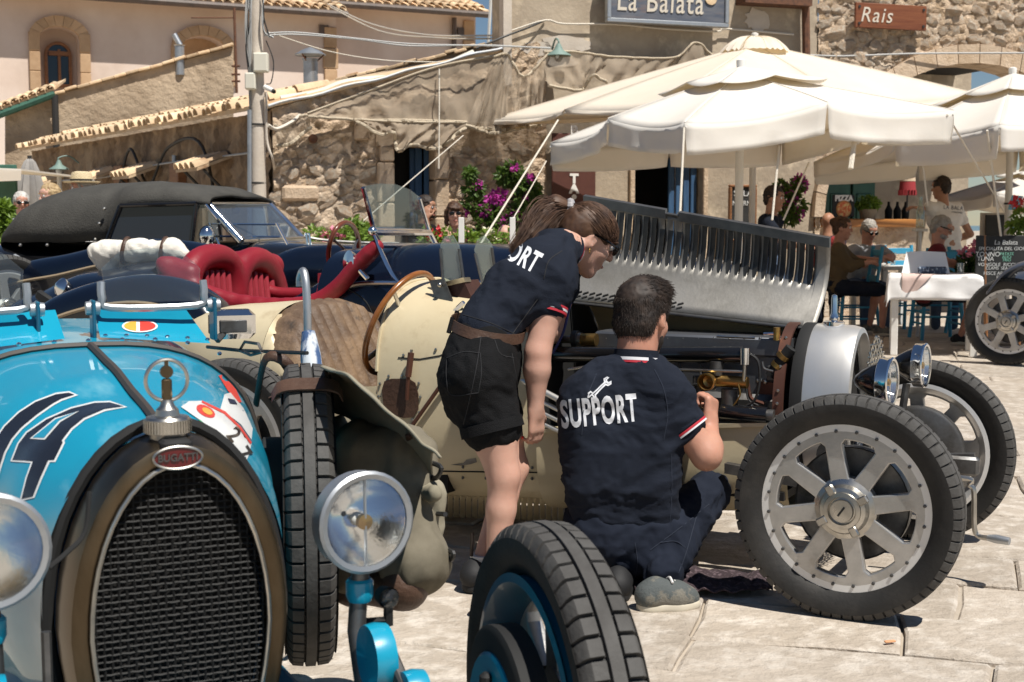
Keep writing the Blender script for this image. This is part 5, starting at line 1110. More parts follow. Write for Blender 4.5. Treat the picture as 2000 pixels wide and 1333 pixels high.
bex = lambda x: interp([(.26, .95, .92), (.5, .86, .82), (1.1, .74, .70)], -x)
m = MB(); m.loft([ring(*bst(x), n_, *bex(x), x) for x in np.linspace(-.262, -1.115, 24)]); bonnet = m.build('bonnet', M['bluepaint'], blue, angle=60)
def sst(x): return interp([(1.12, .385, .945, .22), (1.5, .40, .965, .2), (1.75, .405, .97, .2)], -x)
m = MB(); m.loft([ring(*sst(x), n_, .74, .70, x) for x in np.linspace(-1.12, -1.74, 12)]); scut = m.build('scuttle', M['bluepaint'], blue, angle=60)
m = MB(); rr = []
for x in np.linspace(-1.74, -3.3, 14):
    t = (-x - 1.74) / 1.56; rr.append(ring(.405 * (1 - t ** 2.2) + .02, .72 + .10 * math.sin(math.pi * min(1, t * 1.6)) - .15 * t * t, .2 + .25 * t, n_, .7, .7, x))
m.loft(rr, caps=True); m.build('tail', M['bluepaint'], blue, angle=60)
m = MB(); m.tube([V(p) * 1 for p in [(x_, y_ * 1.012, .58 + (z_ - .58) * 1.012) for x_, y_, z_ in ring(*bst(-1.115), n_, .74, .70, -1.117)]], .0085, 6, closed=True); m.build('bonnet_strap', M['strapk'], blue)
m = MB(); m.tube([(x, 0, bst(x)[1] + .004) for x in np.linspace(-.27, -1.115, 12)], .009, 6); m.build('bonnet_hinge', M['strapk'], blue)
def horse(s_, x, zt=.868, hw=.178, zb=.24):
    """horseshoe outline of the radiator"""
    pts = []
    for k in range(44):
        a = math.pi * 2 * k / 44 - math.pi / 2; c, q = math.cos(a), math.sin(a); wz = .56 + (zt - .56) * q if q > 0 else .56 + (.56 - zb) * q
        ww = hw * math.copysign(abs(c) ** (1.0 if q > 0 else .82), c) * (1 - .10 * max(0, -q)); pts.append((x, ww * s_, .56 + (wz - .56) * (1 - (1 - s_) * hw / .31)))
    return pts
m = MB(); m.loft([horse(1.04, -.262), horse(1.06, -.245), horse(1.05, -.19), horse(.985, -.152), horse(.90, -.147), horse(.80, -.155), horse(.79, -.185)]); m.build('radiator_shell', M['shell'], blue, angle=50)
m = MB(); m.tube([V(p) for p in horse(1.115, -.268)], .011, 8, closed=True); m.build('radiator_trim', M['matblack'], blue)
m = MB(); m.tube([V(p) for p in horse(.81, -.148)], .0045, 8, closed=True); m.build('grille_bead', M['nickel'], blue)
m = MB(); m.add([(-.20, p[1], p[2]) for p in horse(.80, -.2)], [tuple(range(44))]); m.build('radiator_core', M['dark'], blue, smooth=False)
# woven stone guard: each wire modelled, horizontals and verticals
def guard(parent, x, hs, step, r_, zt, hw, zb, mt, cat='grille_wire', sx=1):
    out = [(p[1], p[2]) for p in hs]
    def span_y(z):
        ys = []
        for (y0, z0), (y1, z1) in zip(out, out[1:] + out[:1]):
            if (z0 - z) * (z1 - z) < 0: ys.append(y0 + (y1 - y0) * (z - z0) / (z1 - z0))
        return (min(ys), max(ys)) if len(ys) > 1 else None
    def span_z(y):
        zs = []
        for (y0, z0), (y1, z1) in zip(out, out[1:] + out[:1]):
            if (y0 - y) * (y1 - y) < 0: zs.append(z0 + (z1 - z0) * (y - y0) / (y1 - y0))
        return (min(zs), max(zs)) if len(zs) > 1 else None
    z = zb + step; k = 0
    while z < zt:
        s_ = span_y(z)
        if s_:
            mm = MB(); nn = max(2, int((s_[1] - s_[0]) / step)); mm.tube([(x + r_ * .9 * (1 if (i + k) % 2 else -1), s_[0] + (s_[1] - s_[0]) * i / nn, z) for i in range(nn + 1)], r_, 4); mm.build(cat, mt, parent, angle=70, fix=False)
        z += step; k += 1
    y = -hw + step * .5; k = 0
    while y < hw:
        s_ = span_z(y)
        if s_: mm = MB(); nn = max(2, int((s_[1] - s_[0]) / step)); mm.tube([(x - r_ * .9 * (1 if (i + k) % 2 else -1), y, s_[0] + (s_[1] - s_[0]) * i / nn) for i in range(nn + 1)], r_, 4); mm.build(cat, mt, parent, angle=70, fix=False)
        y += step * 1.15; k += 1
M['wire'] = mat('stone_guard_wire', (.008, .0075, .007), .7, .0)
guard(blue, -.165, horse(.80, -.165), .0108, .0021, .87, .178, .3, M['wire'])
# badge, filler cap with ring mascot
M['redenamel'] = mat('red_enamel', (.10, .006, .008), .35, coat=.3)  # red darkened for the shade the badge sits in
bd = [(.037 * math.cos(t), .0165 * math.sin(t)) for t in np.linspace(0, 2 * math.pi, 33)[:-1]]
def on_front(shape, x, y0, z0, lean=0.0): return [(x + c, y0 + a, z0 + b) for a, b, c in shape[0]], shape[1]
m = MB(); m.add(*on_front(shape2d([bd], .004), -.146, -.004, 0.846)); badge = m.build('badge', M['redenamel'], blue, smooth=False)
m = MB(); m.tube([(-.141, -.004 + 1.06 * a, 0.846 + 1.1 * b) for a, b in bd], .0022, 6, closed=True); m.build('badge_rim', M['nickel'], badge)
vs, fs = text2d('BUGATTI', .0165, .0003, .95, 0, .001); m = MB(); m.add([(-.1405 + c, -.004 + a, 0.846 + b) for a, b, c in vs], fs); m.build('badge_lettering', M['steel'], badge, smooth=False, fix=False)
m = MB(); m.lathe([(.0, -.03), (.025, -.03), (.03, 0), (.037, .002), (.037, .024), (.034, .028), (.02, .03), (.018, .04), (.012, .046), (.009, .056), (0, .056)], (-.2, -.008, .878), n=36); cap_ = m.build('filler_cap', M['nickel'], blue, angle=30)
m = MB()
for k in range(44): a = 2 * math.pi * k / 44; m.box((-.2 + .0375 * math.cos(a), -.008 + .0375 * math.sin(a), .891), (.003, .0028, .02), Euler((0, 0, a)).to_matrix())
o = m.build('knurling', M['nickel'], cap_, smooth=False); o['kind'] = 'stuff'
m = MB(); m.tube([(-.2, -.008 + .034 * math.cos(t), .966 + .034 * math.sin(t)) for t in np.linspace(0, 2 * math.pi, 41)[:-1]], .0032, 8, closed=True); m.build('mascot_ring', M['nickel'], cap_)
m = MB(); m.box((-.2, -.008, .95), (.009, .017, .038), bev=.003); m.lathe([(0, -.004), (.0105, -.004), (.0105, .004), (0, .004)], (-.2, -.008, .980), (1, 0, 0), 20); m.box((-.2, -.008, .992), (.006, .006, .014)); m.build('mascot_key', M['shell'], cap_)
m = MB(); m.box((-.165, -.004, .866), (.05, .05, .016), bev=.005); m.build('cap_bracket', M['matblack'], blue)
# wind deflectors on the scuttle
def aero(parent, x, y0, y1, zb, zf, zt, tilt=.12):
    md = (y0 + y1) / 2; root = MB(); rd = .028; path = [(x - tilt * .06, y0, zf + .062), (x, y0, zf + .025), (x, y0 + .02, zf), (x, y1 - .02, zf), (x, y1, zf + .025), (x - tilt * .06, y1, zf + .062)]
    root.tube(spline(path, 4), .0095, 8); fr_ = root.build('windscreen_frame', M['zinc'], parent)
    pts = [(x, y0 + .012, zf + .012), (x, y1 - .012, zf + .012), (x - tilt * .2, y1 - .004, zt - .05), (x - tilt * .24, y1 - .05, zt - .008), (x - tilt * .25, md, zt), (x - tilt * .24, y0 + .05, zt - .008), (x - tilt * .2, y0 + .004, zt - .05)]
    mm = MB(); mm.slab(pts, (1, 0, 0), .004); mm.build('pane', M['pane'], fr_, smooth=False)
    for y in (y0 - .022, y1 + .022):
        mm = MB(); mm.box((x, y, (zb + zf) / 2 + .005), (.05, .009, zf - zb + .03), bev=.003); mm.build('windscreen_bracket', M['dblue'], parent)
        mm = MB(); mm.lathe([(0, -.017), (.016, -.016), (.018, 0), (.016, .016), (0, .017)], (x, y, zf), (0, 1, 0), 18); mm.build('clamp_knob', M['zinc'], parent)
    return fr_
aero(blue, -1.30, .055, .30, .945, 1.022, 1.165); aero(blue, -1.30, -.36, -.115, .945, 1.022, 1.165)
m = MB(); m.slab([(-1.24, .04, .956), (-1.24, .30, .932), (-1.36, .27, 1.005), (-1.36, .045, 1.015)], (-1, 0, .3), .006); pl_ = m.build('deflector_panel', M['bluepaint'], blue, smooth=False)
m = MB(); m.slab([(-1.24, -.30, .932), (-1.24, -.04, .956), (-1.36, -.045, 1.015), (-1.36, -.27, 1.005)], (-1, 0, .3), .006); m.build('deflector_panel', M['bluepaint'], blue, smooth=False)
for y in np.linspace(.05, .29, 6):
    m = MB(); m.ball((-1.225, y, bst(-1.1)[1] - .02 * (y / .3) ** 2 + .018), (.006, .006, .004), 8); m.build('screw', M['chrome'], blue)
for k in range(9):
    y = -.3 + .075 * k; m = MB(); m.ball((-1.145, y, .9575 - .062 * (y / .33) ** 4), (.006, .006, .005), 8); m.build('screw', M['chrome'], blue)
m = MB(); c = BF.onx(453, 633, -1.38); m.box(c, (.07, .115, .075), Euler((0, 0, -.1)).to_matrix(), bev=.014); mr = m.build('rear_mirror', M['chrome'], blue)
m = MB(); m.box(c + V((.037, -.005, -.004)), (.005, .07, .032), bev=.002); m.build('mirror_bracket', M['steel'], mr)
m = MB(); m.tube([c, (-1.33, c.y - .05, .93)], .008, 6); m.build('mirror_arm', M['steel'], mr)
# paint markings traced on the bonnet
M['decalw'] = mat('decal_white', (.72, .73, .72), .35, coat=.3); M['decalk'] = mat('decal_black', (.010, .009, .010), .22, coat=.5); M['decalr'] = mat('decal_red', (.60, .05, .035), .4); M['decaly'] = mat('decal_yellow', (.70, .35, .05), .4); M['decalg'] = mat('decal_green', (.03, .30, .12), .4); M['decaln'] = mat('decal_navy', (.01, .018, .05), .4)
def grow(l, d):
    c = [sum(p[i] for p in l) / len(l) for i in (0, 1)]; out = []
    n = len(l); ar = sum(l[i][0] * l[(i + 1) % n][1] - l[(i + 1) % n][0] * l[i][1] for i in range(n)); sg = 1 if ar > 0 else -1
    for i in range(n):
        e0 = V((l[i][0] - l[i - 1][0], l[i][1] - l[i - 1][1])); e1 = V((l[(i + 1) % n][0] - l[i][0], l[(i + 1) % n][1] - l[i][1])); e0.normalize(); e1.normalize()
        nn = V((e0.y + e1.y, -e0.x - e1.x)) * sg; k = nn.length or 1; nn = nn / k * min(2.0, 2 / max(k, .6)) * d; out.append((l[i][0] + nn.x, l[i][1] + nn.y))
    return out
one = [(-8, 862), (10, 835), (38, 808), (70, 787), (110, 772), (135, 769), (146, 773), (120, 781), (102, 791), (72, 812), (42, 837), (24, 858), (10, 884), (0, 915), (-8, 960)]
four = [(54, 847), (92, 821), (140, 800), (185, 789), (215, 788), (242, 796), (205, 801), (165, 818), (140, 838), (122, 862), (124, 866), (107, 900), (96, 900), (80, 935), (66, 970), (44, 975), (54, 935), (66, 902), (26, 899), (38, 868)]
hole4 = [(66, 857), (88, 858), (118, 824), (150, 808), (110, 822)]
px_decal('number_outline', [grow(one, 3.5)], bonnet, BF, M['decalw'], blue, .0012); px_decal('number_outline', [grow(four, 3.5)], bonnet, BF, M['decalw'], blue, .0012)
px_decal('race_number', [one], bonnet, BF, M['decalk'], blue, .002); px_decal('race_number', [four], bonnet, BF, M['decalk'], blue, .002)
px_decal('number_outline', [grow(hole4, 3)], bonnet, BF, M['decalw'], blue, .0027); px_decal('number_gap', [hole4], bonnet, BF, M['bluepaint'], blue, .0033)
_pd = px_decal
def px_decal(name, loops, target, frame, mt, parent, off=.0015, step=9, shape=None):
    tx = lambda x: 335 + (x - 335) * .90
    if shape: shape = ([(tx(a), b, c) for a, b, c in shape[0]], shape[1])
    return _pd(name, loops and [[(tx(a), b) for a, b in l] for l in loops], target, frame, mt, parent, off, step, shape)
plate = [(355, 797), (372, 786), (400, 785), (450, 806), (484, 836), (507, 866), (502, 888), (486, 922), (460, 885), (430, 850), (395, 822)]
px_decal('rally_plate', [plate], bonnet, BF, M['decalw'], blue, .002, 7)
px_decal('plate_stripe', [[(395, 822), (430, 850), (460, 885), (487, 924), (484, 926), (456, 889), (426, 853), (392, 826)]], bonnet, BF, M['decalg'], blue, .0028, 7)
px_decal('plate_stripe', [[(400, 785), (450, 806), (484, 836), (507, 866), (504, 870), (481, 840), (447, 811), (399, 789)]], bonnet, BF, M['decalr'], blue, .0028, 7)
px_decal('plate_emblem', [[(410 + 20 * math.cos(t) * 1.0 - 2, 806 + 11 * math.sin(t) + 7 * math.cos(t)) for t in np.linspace(0, 6.2, 20)]], bonnet, BF, M['decalr'], blue, .003, 7)
px_decal('plate_emblem', [[(411 + 11 * math.cos(t), 807 + 6 * math.sin(t) + 4 * math.cos(t)) for t in np.linspace(0, 6.2, 16)]], bonnet, BF, M['decaly'], blue, .0038, 7)
px_decal('plate_number', None, bonnet, BF, M['decalk'], blue, .003, 6, px_text('2', 468, 852, 44, R(-48), .95, 0, .02)); px_decal('plate_number', None, bonnet, BF, M['decalk'], blue, .003, 6, px_text('7', 489, 889, 44, R(-52), .95, 0, .02))
sticker = [(449, 772), (462, 768), (490, 798), (510, 838), (507, 860), (484, 830), (440, 800)]
px_decal('side_sticker', [sticker], bonnet, BF, M['decalw'], blue, .0016, 7)
px_decal('sticker_print', [[(455, 780), (470, 783), (476, 792), (460, 790)]], bonnet, BF, M['decaln'], blue, .003, 7)
px_decal('side_sticker', [[(436, 735), (446, 733), (474, 762), (486, 786), (478, 788), (456, 764)]], bonnet, BF, M['decalr'], blue, .0016, 7)
px_decal = _pd
ov = lambda r1, r2: [(273 + r1 * math.cos(t), 638 + r2 * math.sin(t)) for t in np.linspace(0, 2 * math.pi, 29)[:-1]]
px_decal('oval_sticker', [ov(35, 12)], pl_, BF, M['decalw'], blue, .001, 7); px_decal('oval_sticker_print', [[p for p in ov(31, 10) if p[0] > 268]], pl_, BF, M['decalr'], blue, .0018, 7); px_decal('oval_sticker_print', [[p for p in ov(31, 10) if p[0] < 268]], pl_, BF, M['decaly'], blue, .0018, 7)
# running gear in view
wl = wheel(blue, (0, .603, .352), 1, TYRE_S, M['matblack'], M['dblue'], M['alu'], steer=R(-7))
m = MB(); m.lathe([(0, -.11), (.13, -.112), (.135, -.108), (.135, -.09)], (0, 0, 0), (0, 1, 0), 32); bp_ = m.build('brake_backplate', M['bluepaint'], wl)
m = MB(); m.box((.0, -.12, .03), (.025, .02, .15), bev=.006); m.build('brake_lever', M['matblack'], wl)
wheel(blue, (0, -.6, .352), -1, TYRE_S, M['matblack'], M['dblue'], M['alu'], bolts=False)
for s_ in (-1, 1): wheel(blue, (-2.4, s_ * .6, .352), s_, TYRE_S, M['matblack'], bolts=False)
m = MB(); m.tube([(0, -.56, .352), (-.0, -.3, .33), (0, .3, .33), (0, .56, .352)], .022, 12); m.build('front_axle', M['nickel'], blue)
M['lampshell'] = M['chrome']
for s_ in (1, -1):
    lp_ = BF.ony(722, 1025, .30) if s_ > 0 else V((-.02, -.30, .745))
    headlamp(blue, (lp_.x - .02, s_ * .30, lp_.z), (1, .12 if s_ > 0 else .05, .02), .083, M['chrome'], M['zinc'])
    m = MB(); m.tube([(lp_.x - .05, s_ * .30, lp_.z - .09), (lp_.x - .06, s_ * .295, .52), (-.08, s_ * .29, .42)], .016, 10); stk = m.build('lamp_bracket', M['steel'], blue)
    m = MB(); m.lathe([(.02, 0), (.024, .01), (.024, .035), (.02, .04)], (lp_.x - .055, s_ * .30, lp_.z - .145), n=16, caps=True); m.build('bracket_collar', M['bluepaint'], stk)
    m = MB(); m.lathe([(.0, -.02), (.055, -.018), (.058, 0), (.055, .018), (0, .02)], (-.05, s_ * .30, .50), (0, 1, .0), 26); m.build('shock_absorber', M['bluepaint'], blue)
    m = MB(); m.lathe([(.0, -.02), (.035, -.018), (.038, 0), (.035, .018), (0, .02)], (.03, s_ * .335, .46), (0, 1, .0), 22); m.build('shock_absorber', M['bluepaint'], blue)
    m = MB(); m.box((-.02, s_ * .32, .49), (.16, .02, .03), Euler((0, .5, 0)).to_matrix(), bev=.004); m.build('shock_arm', M['steel'], blue)
m = MB(); c = BF.ony(762, 1170, .36); m.lathe([(.0, -.03), (.014, -.028), (.017, 0), (.012, .006), (0, .009)], c, (1, .1, 0), 16); sl2 = m.build('side_lamp', M['lens'], blue); m = MB(); m.lathe([(.0, -.034), (.016, -.032), (.0195, -.004)], c, (1, .1, 0), 16); m.build('lamp_body', M['matblack'], sl2); m = MB(); m.tube([c - V((.01, 0, .015)), c - V((.01, 0, .05))], .009, 8); m.build('lamp_stem', M['matblack'], sl2)
m = MB(); m.tube([c + V((-.01, 0, -.04)), (c.x - .02, .31, c.z - .04)], .006, 6); m.build('lamp_arm', M['matblack'], sl2)
m = MB(); m.tube(spline([c + V((-.01, 0, -.05)), c + V((-.01, -.01, -.09)), c + V((0, -.04, -.085)), c + V((0, -.06, -.05))], 6), .003, 5); m.build('cable', M['bcable'], sl2)
m = MB(); m.tube([(-.13, -.215, .84 - .25), (-.12, -.215, .3)], .008, 6); m.build('radiator_stay', M['steel'], blue)
m = MB(); m.tube(spline([BF.onx(175, 960, -.13), BF.onx(165, 1040, -.12), BF.onx(130, 1080, -.1), BF.onx(95, 1110, -.08)], 5), .004, 6); m.build('leather_tie', M['matblack'], blue)
# frame horns / lower shell
m = MB(); m.box((-.6, 0, .3), (1.4, .5, .2), bev=.03); m.build('chassis', M['dblue'], blue)
# spare wheel strapped to the side
sp = wheel(blue, (-.99, .465, .545), 1, TYRE_S, M['matblack'], M['dblue'], M['alu'], bolts=False, steer=R(-15.5))
m = MB(); Ms = sp.matrix_basis if False else (Matrix.Translation((-.99, .465, .545)) @ Matrix.Rotation(R(-15.5), 4, 'Z'))
rings_ = []
for t in np.linspace(-1, 1, 15):
    yy = .075 * t; rr_ = .358 - .02 * abs(t) ** 4 - .10 * max(0, abs(t) - .85); rings_.append([tuple(Ms @ V((r2 * math.cos(a), yy * (1.0 + .05), r2 * math.sin(a)))) for r2, a in ((rr_, 1.18), (rr_ + .005, 1.18), (rr_ + .005, 1.05), (rr_, 1.05))])
m.loft(rings_, caps=True); m.build('leather_strap', M['leatherb'], blue)
m = MB(); m.tube(spline([BF.ony(500, 790, .40), BF.ony(520, 700, .41), BF.ony(565, 715, .46), BF.ony(560, 760, .47), BF.ony(530, 780, .44)], 5), .006, 8, flat=2.2); m.build('leather_loop', M['leatherb'], blue)
m = MB(); m.tube([BF.ony(405, 678, .36), BF.ony(470, 685, .40), BF.ony(600, 690, .46)], .005, 6); bg_ = m.build('bungee_cord', M['bcable'], blue)
m = MB(); m.tube([BF.ony(px, py, .38) for px, py in ((468, 685), (478, 668), (505, 672), (512, 688), (490, 694))], .004, 6, closed=True); m.build('bungee_hook', M['steel'], bg_)
# rolled umbrella standing behind the spare, canvas bag hung on it
M['stripe'] = mat('striped_cloth', (.62, .66, .70), .8, col2=(.05, .10, .22), ns=14, mix=(.47, .53), stretch=(1, 1, .25))
q0, q1 = BF.ony(612, 830, .56), BF.ony(600, 625, .56)
um = thing('rolled_umbrella', 'rolled umbrella with silver crook handle and striped cloth by the spare wheel', 'umbrella', BF.M @ q0); off_ = BF.M @ q0
W = lambda px, py, y=.56: BF.M @ BF.ony(px, py, y) - off_
m = MB(); m.tube(spline([W(601, 660), W(600, 600), W(597, 550), W(592, 530), W(586, 545), W(586, 560)], 6), [.0105] * 31, 12); m.build('crook_handle', M['zinc'], um)
m = MB(); m.tube([W(602, 648), W(606, 690), W(614, 770), W(622, 830)], [.017, .026, .03, .026], 14); m.build('rolled_cloth', M['stripe'], um)
M['khaki'] = mat('khaki_canvas', (.205, .18, .135), .95, col2=(.125, .11, .08), ns=6, bump=.12, bs=420, spec=.15); M['khakil'] = mat('khaki_flap', (.30, .27, .205), .95, col2=(.20, .18, .13), ns=5, bump=.12, bs=420, spec=.15)
bw = BF.M @ BF.ony(755, 1150, .60); bag = thing('canvas_bag', 'khaki canvas satchel with leather base hanging beside the spare wheel', 'bag', bw); q = lambda px, py, y: BF.M @ BF.ony(px, py, y) - bw
RB = Euler((R(3), R(-13), BF.rz + R(75))).to_matrix()
RB2 = Euler((R(4), R(6), BF.rz + R(75))).to_matrix()
me = soft([B_(q(745, 990, .64), (.125, .085, .20), RB2, .06), C_(q(660, 850, .58), q(690, 1090, .58), .05, .06), C_(q(790, 930, .67), q(815, 1090, .66), .06, .07), C_(q(690, 1095, .60), q(810, 1110, .64), .06, .065)], .010, .05, wrinkle(.022, (6, 6, 3), 3)); link('bag_body', me, M['khaki'], bag)
sp_ = spline([q(640, 742, .56), q(690, 762, .58), q(750, 815, .63), q(810, 868, .68), q(846, 900, .71)], 8); dn = q(760, 930, .70) - q(760, 830, .66); bk_ = q(740, 800, .48) - q(740, 820, .64)
def flap(u, v_):
    k = u * (len(sp_) - 1); i_ = min(int(k), len(sp_) - 2); p = sp_[i_].lerp(sp_[i_ + 1], k - i_); wv = noise.noise(V((u * 7, v_ * 2, 4))); w_ = .55 + .45 * math.sin(math.pi * min(1, .15 + u * .8))
    return p + (bk_ * (.5 - v_) * 1.6 if v_ < .5 else V((0, 0, 0))) + (dn * (v_ - .5) * 1.25 * w_ if v_ > .5 else V((0, 0, 0))) + V((0, -.012, .02)) * math.sin(math.pi * v_) + V((.010, -.020, .012)) * wv * (.4 + v_)
m = MB(); m.grid(flap, 40, 18); fl_ = m.build('bag_flap', M['khakil'], bag, angle=80, fix=False); solidify(fl_, .006)
m = MB(); m.tube([V(flap(u, 1.0)) for u in np.linspace(0, 1, 30)], .005, 6); m.build('flap_hem', M['khakil'], bag)
for px in (700, 800): m = MB(); m.tube(spline([q(px, 800 + (px - 700) * .5, .66), q(px + 8, 900, .735), q(px + 4, 1010, .735), q(px, 1110, .72)], 5), .011, 8, flat=.35); m.build('bag_strap', M['leatherb'], bag)
pr = [C_(q(690, 1130, .60), q(790, 1145, .62), .058, .058), C_(q(640, 1120, .59), q(690, 1140, .6), .04, .05)]
me = soft(pr, .012, .04); link('leather_base', me, M['leatherb'], bag)
link('side_pocket', soft([B_(q(822, 1005, .70), (.055, .05, .085), RB2, .03), C_(q(800, 955, .70), q(850, 965, .69), .02, .02)], .008, .02, wrinkle(.010, (10, 10, 7), 2)), M['khakil'], bag)
for pts in (((822, 900), (845, 905), (862, 915), (850, 935), (830, 920)), ((826, 930), (832, 970), (848, 1000), (870, 1005)), ((840, 1080), (862, 1075), (885, 1080), (880, 1095), (862, 1092))):
    m = MB(); m.tube(spline([q(a, b, .72) for a, b in pts], 5), .006, 6); m.build('bag_cord', M['bcable'], bag)
m = MB(); m.tube([q(640, 745, .58), q(640, 770, .58), q(655, 775, .58), q(655, 750, .58)], .003, 6, closed=True); m.build('buckle', M['chrome'], bag)
# ================================================================== CREAM RACING CAR being repaired
_w = G(1650, 1206); _lf = V((.46, .888, 0)).normalized(); CF = Frame((_w.x + _lf.x * .6, _w.y + _lf.y * .6, 0), math.atan2(-.46, .888))
M['cream'] = mat('cream_paint', (.62, .53, .355), .40, col2=(.55, .455, .29), ns=2.5, mix=(.4, .7), coat=.12, bump=.05, bs=20, col3=(.33, .235, .125), ns3=3.8, mix3=(.60, .80))
M['bonalu'] = mat('raw_bonnet_metal', (.33, .315, .29), .5, .75, col2=(.19, .18, .16), ns=4.5, mix=(.35, .68), rough2=.62, bump=.06, bs=70, col3=(.42, .40, .365), ns3=2.2, mix3=(.5, .68))
M['blade'] = mat('dark_blade', (.055, .055, .053), .5, .7, col2=(.10, .10, .095), ns=9)  # louvre blades, darker than the lid metal
cream = thing('racing_car', 'cream open racing car with raised bonnet and spoked alloy wheels', 'car', CF.loc, CF.rz)
cy_ = CF.ony
def half_body(tab, xs, za, mt, name, n=26, close=True, p=.72, q=.72):
    """body tube between stations; za(x): open above this height, None = closed"""
    m = MB(); rr = []
    for x in xs:
        w_, zt, zb = interp(tab, -x); r_ = ring(w_, zt, zb, n * 2, p, q, x); z_ = za(x) if za else None
        if z_ is not None: r_ = [(a, b, min(c, z_)) for a, b, c in r_]
        rr.append(r_)
    if za:
        vs = [p_ for r_ in rr for p_ in r_]; N2 = n * 2; fs = []
        for i in range(len(rr) - 1):
            for j in range(N2):
                k = (j + 1) % N2; f = (i * N2 + j, i * N2 + k, (i + 1) * N2 + k, (i + 1) * N2 + j)
                if all(abs(vs[t][2] - za(vs[t][0])) < 1e-6 for t in f): continue
                fs.append(f)
        m.add(vs, fs)
    else: m.loft(rr)
    return m.build(name, mt, cream, angle=50)
ctab = [(.28, .215, .86, .20), (1.22, .315, .93, .135), (1.55, .355, .97, .125), (1.87, .385, 1.0, .12), (2.2, .395, 1.0, .13), (2.45, .385, .90, .15), (2.8, .31, .875, .22), (3.15, .18, .80, .34), (3.42, .03, .67, .5)]
half_body(ctab, np.linspace(-1.22, -1.87, 14), None, M['cream'], 'cowl')
half_body(ctab, np.linspace(-1.872, -2.44, 18), lambda x: .60 + .02 * math.sin((x + 1.87) * 5) + (max(0, (-x - 2.22)) / .22) ** 2 * .26, M['cream'], 'cockpit_tub')
half_body(ctab, np.linspace(-2.442, -3.42, 18), None, M['cream'], 'tail')
# engine bay sides: panel below the bonnet sill
def sill(x): return .535 - .075 * (-x - .3) / .92
half_body(ctab, np.linspace(-.30, -1.218, 20), sill, M['cream'], 'side_panel', q=.5, p=.55)
for s_ in (-1, 1):
    m = MB(); m.loft([[(x, s_ * (w_ - .05), sill(x) - .004), (x, s_ * (w_ + .012), sill(x) - .004), (x, s_ * (w_ + .014), sill(x) + .010), (x, s_ * (w_ - .05), sill(x) + .010)] for x, w_ in [(x, interp(ctab, -x)[0]) for x in np.linspace(-.3, -1.22, 12)]], caps=True); m.build('sill_flange', M['cream'], cream, smooth=False)
body_y = lambda x: -interp(ctab, -x)[0]
# scuttle edge bead, cowl/bonnet seam, rivets
m = MB(); m.tube([V(p) for p in ring(.387, 1.002, .12, 52, .72, .72, -1.872) if p[2] > .58], .007, 6); m.build('cowl_bead', M['cream'], cream)
def side_pt(px, py, off=.004):
    """point on the near flank"""
    y = -.34
    for _ in range(6):
        q = cy_(px, py, y); w_, zt, zb = interp(ctab, -q.x); zc, h = (zt + zb) / 2, (zt - zb) / 2; t = max(-1, min(1, (q.z - zc) / h)); sn = abs(t) ** (1 / .72); y = -w_ * max(.02, math.sqrt(max(0, 1 - sn * sn))) ** .72
    q.y -= off; return q
rvm = MB(); rvm.ball((0, 0, 0), (.0065, .005, .0065), 8); rvme = rvm.mesh('rivet'); rvme.materials.append(M['steel'])
rvn = rvme.copy(); rvn.materials.clear(); rvn.materials.append(M['nickel'])
for px, py in ((789, 694), (852, 683), (880, 640), (786, 735), (760, 735), (743, 750), (741, 775), (819, 749), (822, 776), (820, 806), (806, 820), (745, 815)): link('rivet', rvn, None, cream, side_pt(px, py))
for px in (905, 950, 1040, 1075, 1135, 1340, 1410):
    for py in (913, 934): link('rivet', rvme, None, cream, side_pt(px, py + (px - 950) * .012)); 
m = MB(); m.tube([side_pt(px, 922 + (px - 950) * .012, .0005) for px in range(850, 1440, 40)], .003, 6); m.build('panel_seam', M['matblack'], cream)
m = MB(); m.tube([side_pt(778, 699, .0), side_pt(820, 702, .0), side_pt(860, 695, 0), side_pt(900, 676, 0)], .003, 6); m.build('panel_seam', M['matblack'], cream)
m = MB(); m.tube([side_pt(1106, 940, .0), side_pt(1104, 1015, .0)], .003, 6); m.build('panel_seam', M['matblack'], cream)
# louvres low on the flank
for k in range(20):
    px = 868 + k * 12.0; a, b = side_pt(px, 968 + k * .35, 0), side_pt(px, 1010 + k * .5, 0); m = MB(); L_ = 6
    m.loft([[(p.x - .013, p.y - .001, p.z), (p.x - .002, p.y - .017 * e, p.z), (p.x + .010, p.y - .001, p.z), (p.x, p.y + .004, p.z)] for p, e in [(a.lerp(b, t / L_), math.sin(math.pi * min(1, max(.02, t / L_ * .96 + .02))) ** .5) for t in range(L_ + 1)]], caps=True); m.build('louvre', M['cream'], cream, angle=50)
px_ = [(880, 908), (905, 905), (912, 898), (930, 895), (932, 903), (920, 907), (900, 910)]
m = MB(); m.add([tuple(side_pt(a, b, .002)) for a, b in px_], [tuple(range(len(px_)))]); m.build('paint_chip', M['steel'], cream, smooth=False)
# hand brake slot with leather pocket, lever
loop = [side_pt(px, py, .002) for px, py in ((747, 762), (752, 745), (765, 740), (800, 740), (812, 748), (818, 770), (818, 800), (808, 815), (790, 817), (765, 810), (750, 792))]
m = MB(); m.slab(loop, (0, 1, 0), -.003); m.build('brake_pocket', M['leatherb'], cream, smooth=False)
a, b, c = side_pt(800, 780, .02), side_pt(804, 735, .025), side_pt(811, 688, .03)
m = MB(); m.tube([a, b], .008, 8); lv = m.build('handbrake_lever', M['copper'], cream); m = MB(); m.tube([b, c], .0125, 10); m.build('lever_grip', M['copper'], lv); m = MB(); m.tube([c, c + V((.003, 0, .012))], .006, 8); m.build('lever_button', M['nickel'], lv)
m = MB(); m.tube([side_pt(805, 838, .02), side_pt(905, 700, .03)], .008, 8); m.build('brake_rod', M['copper'], cream)
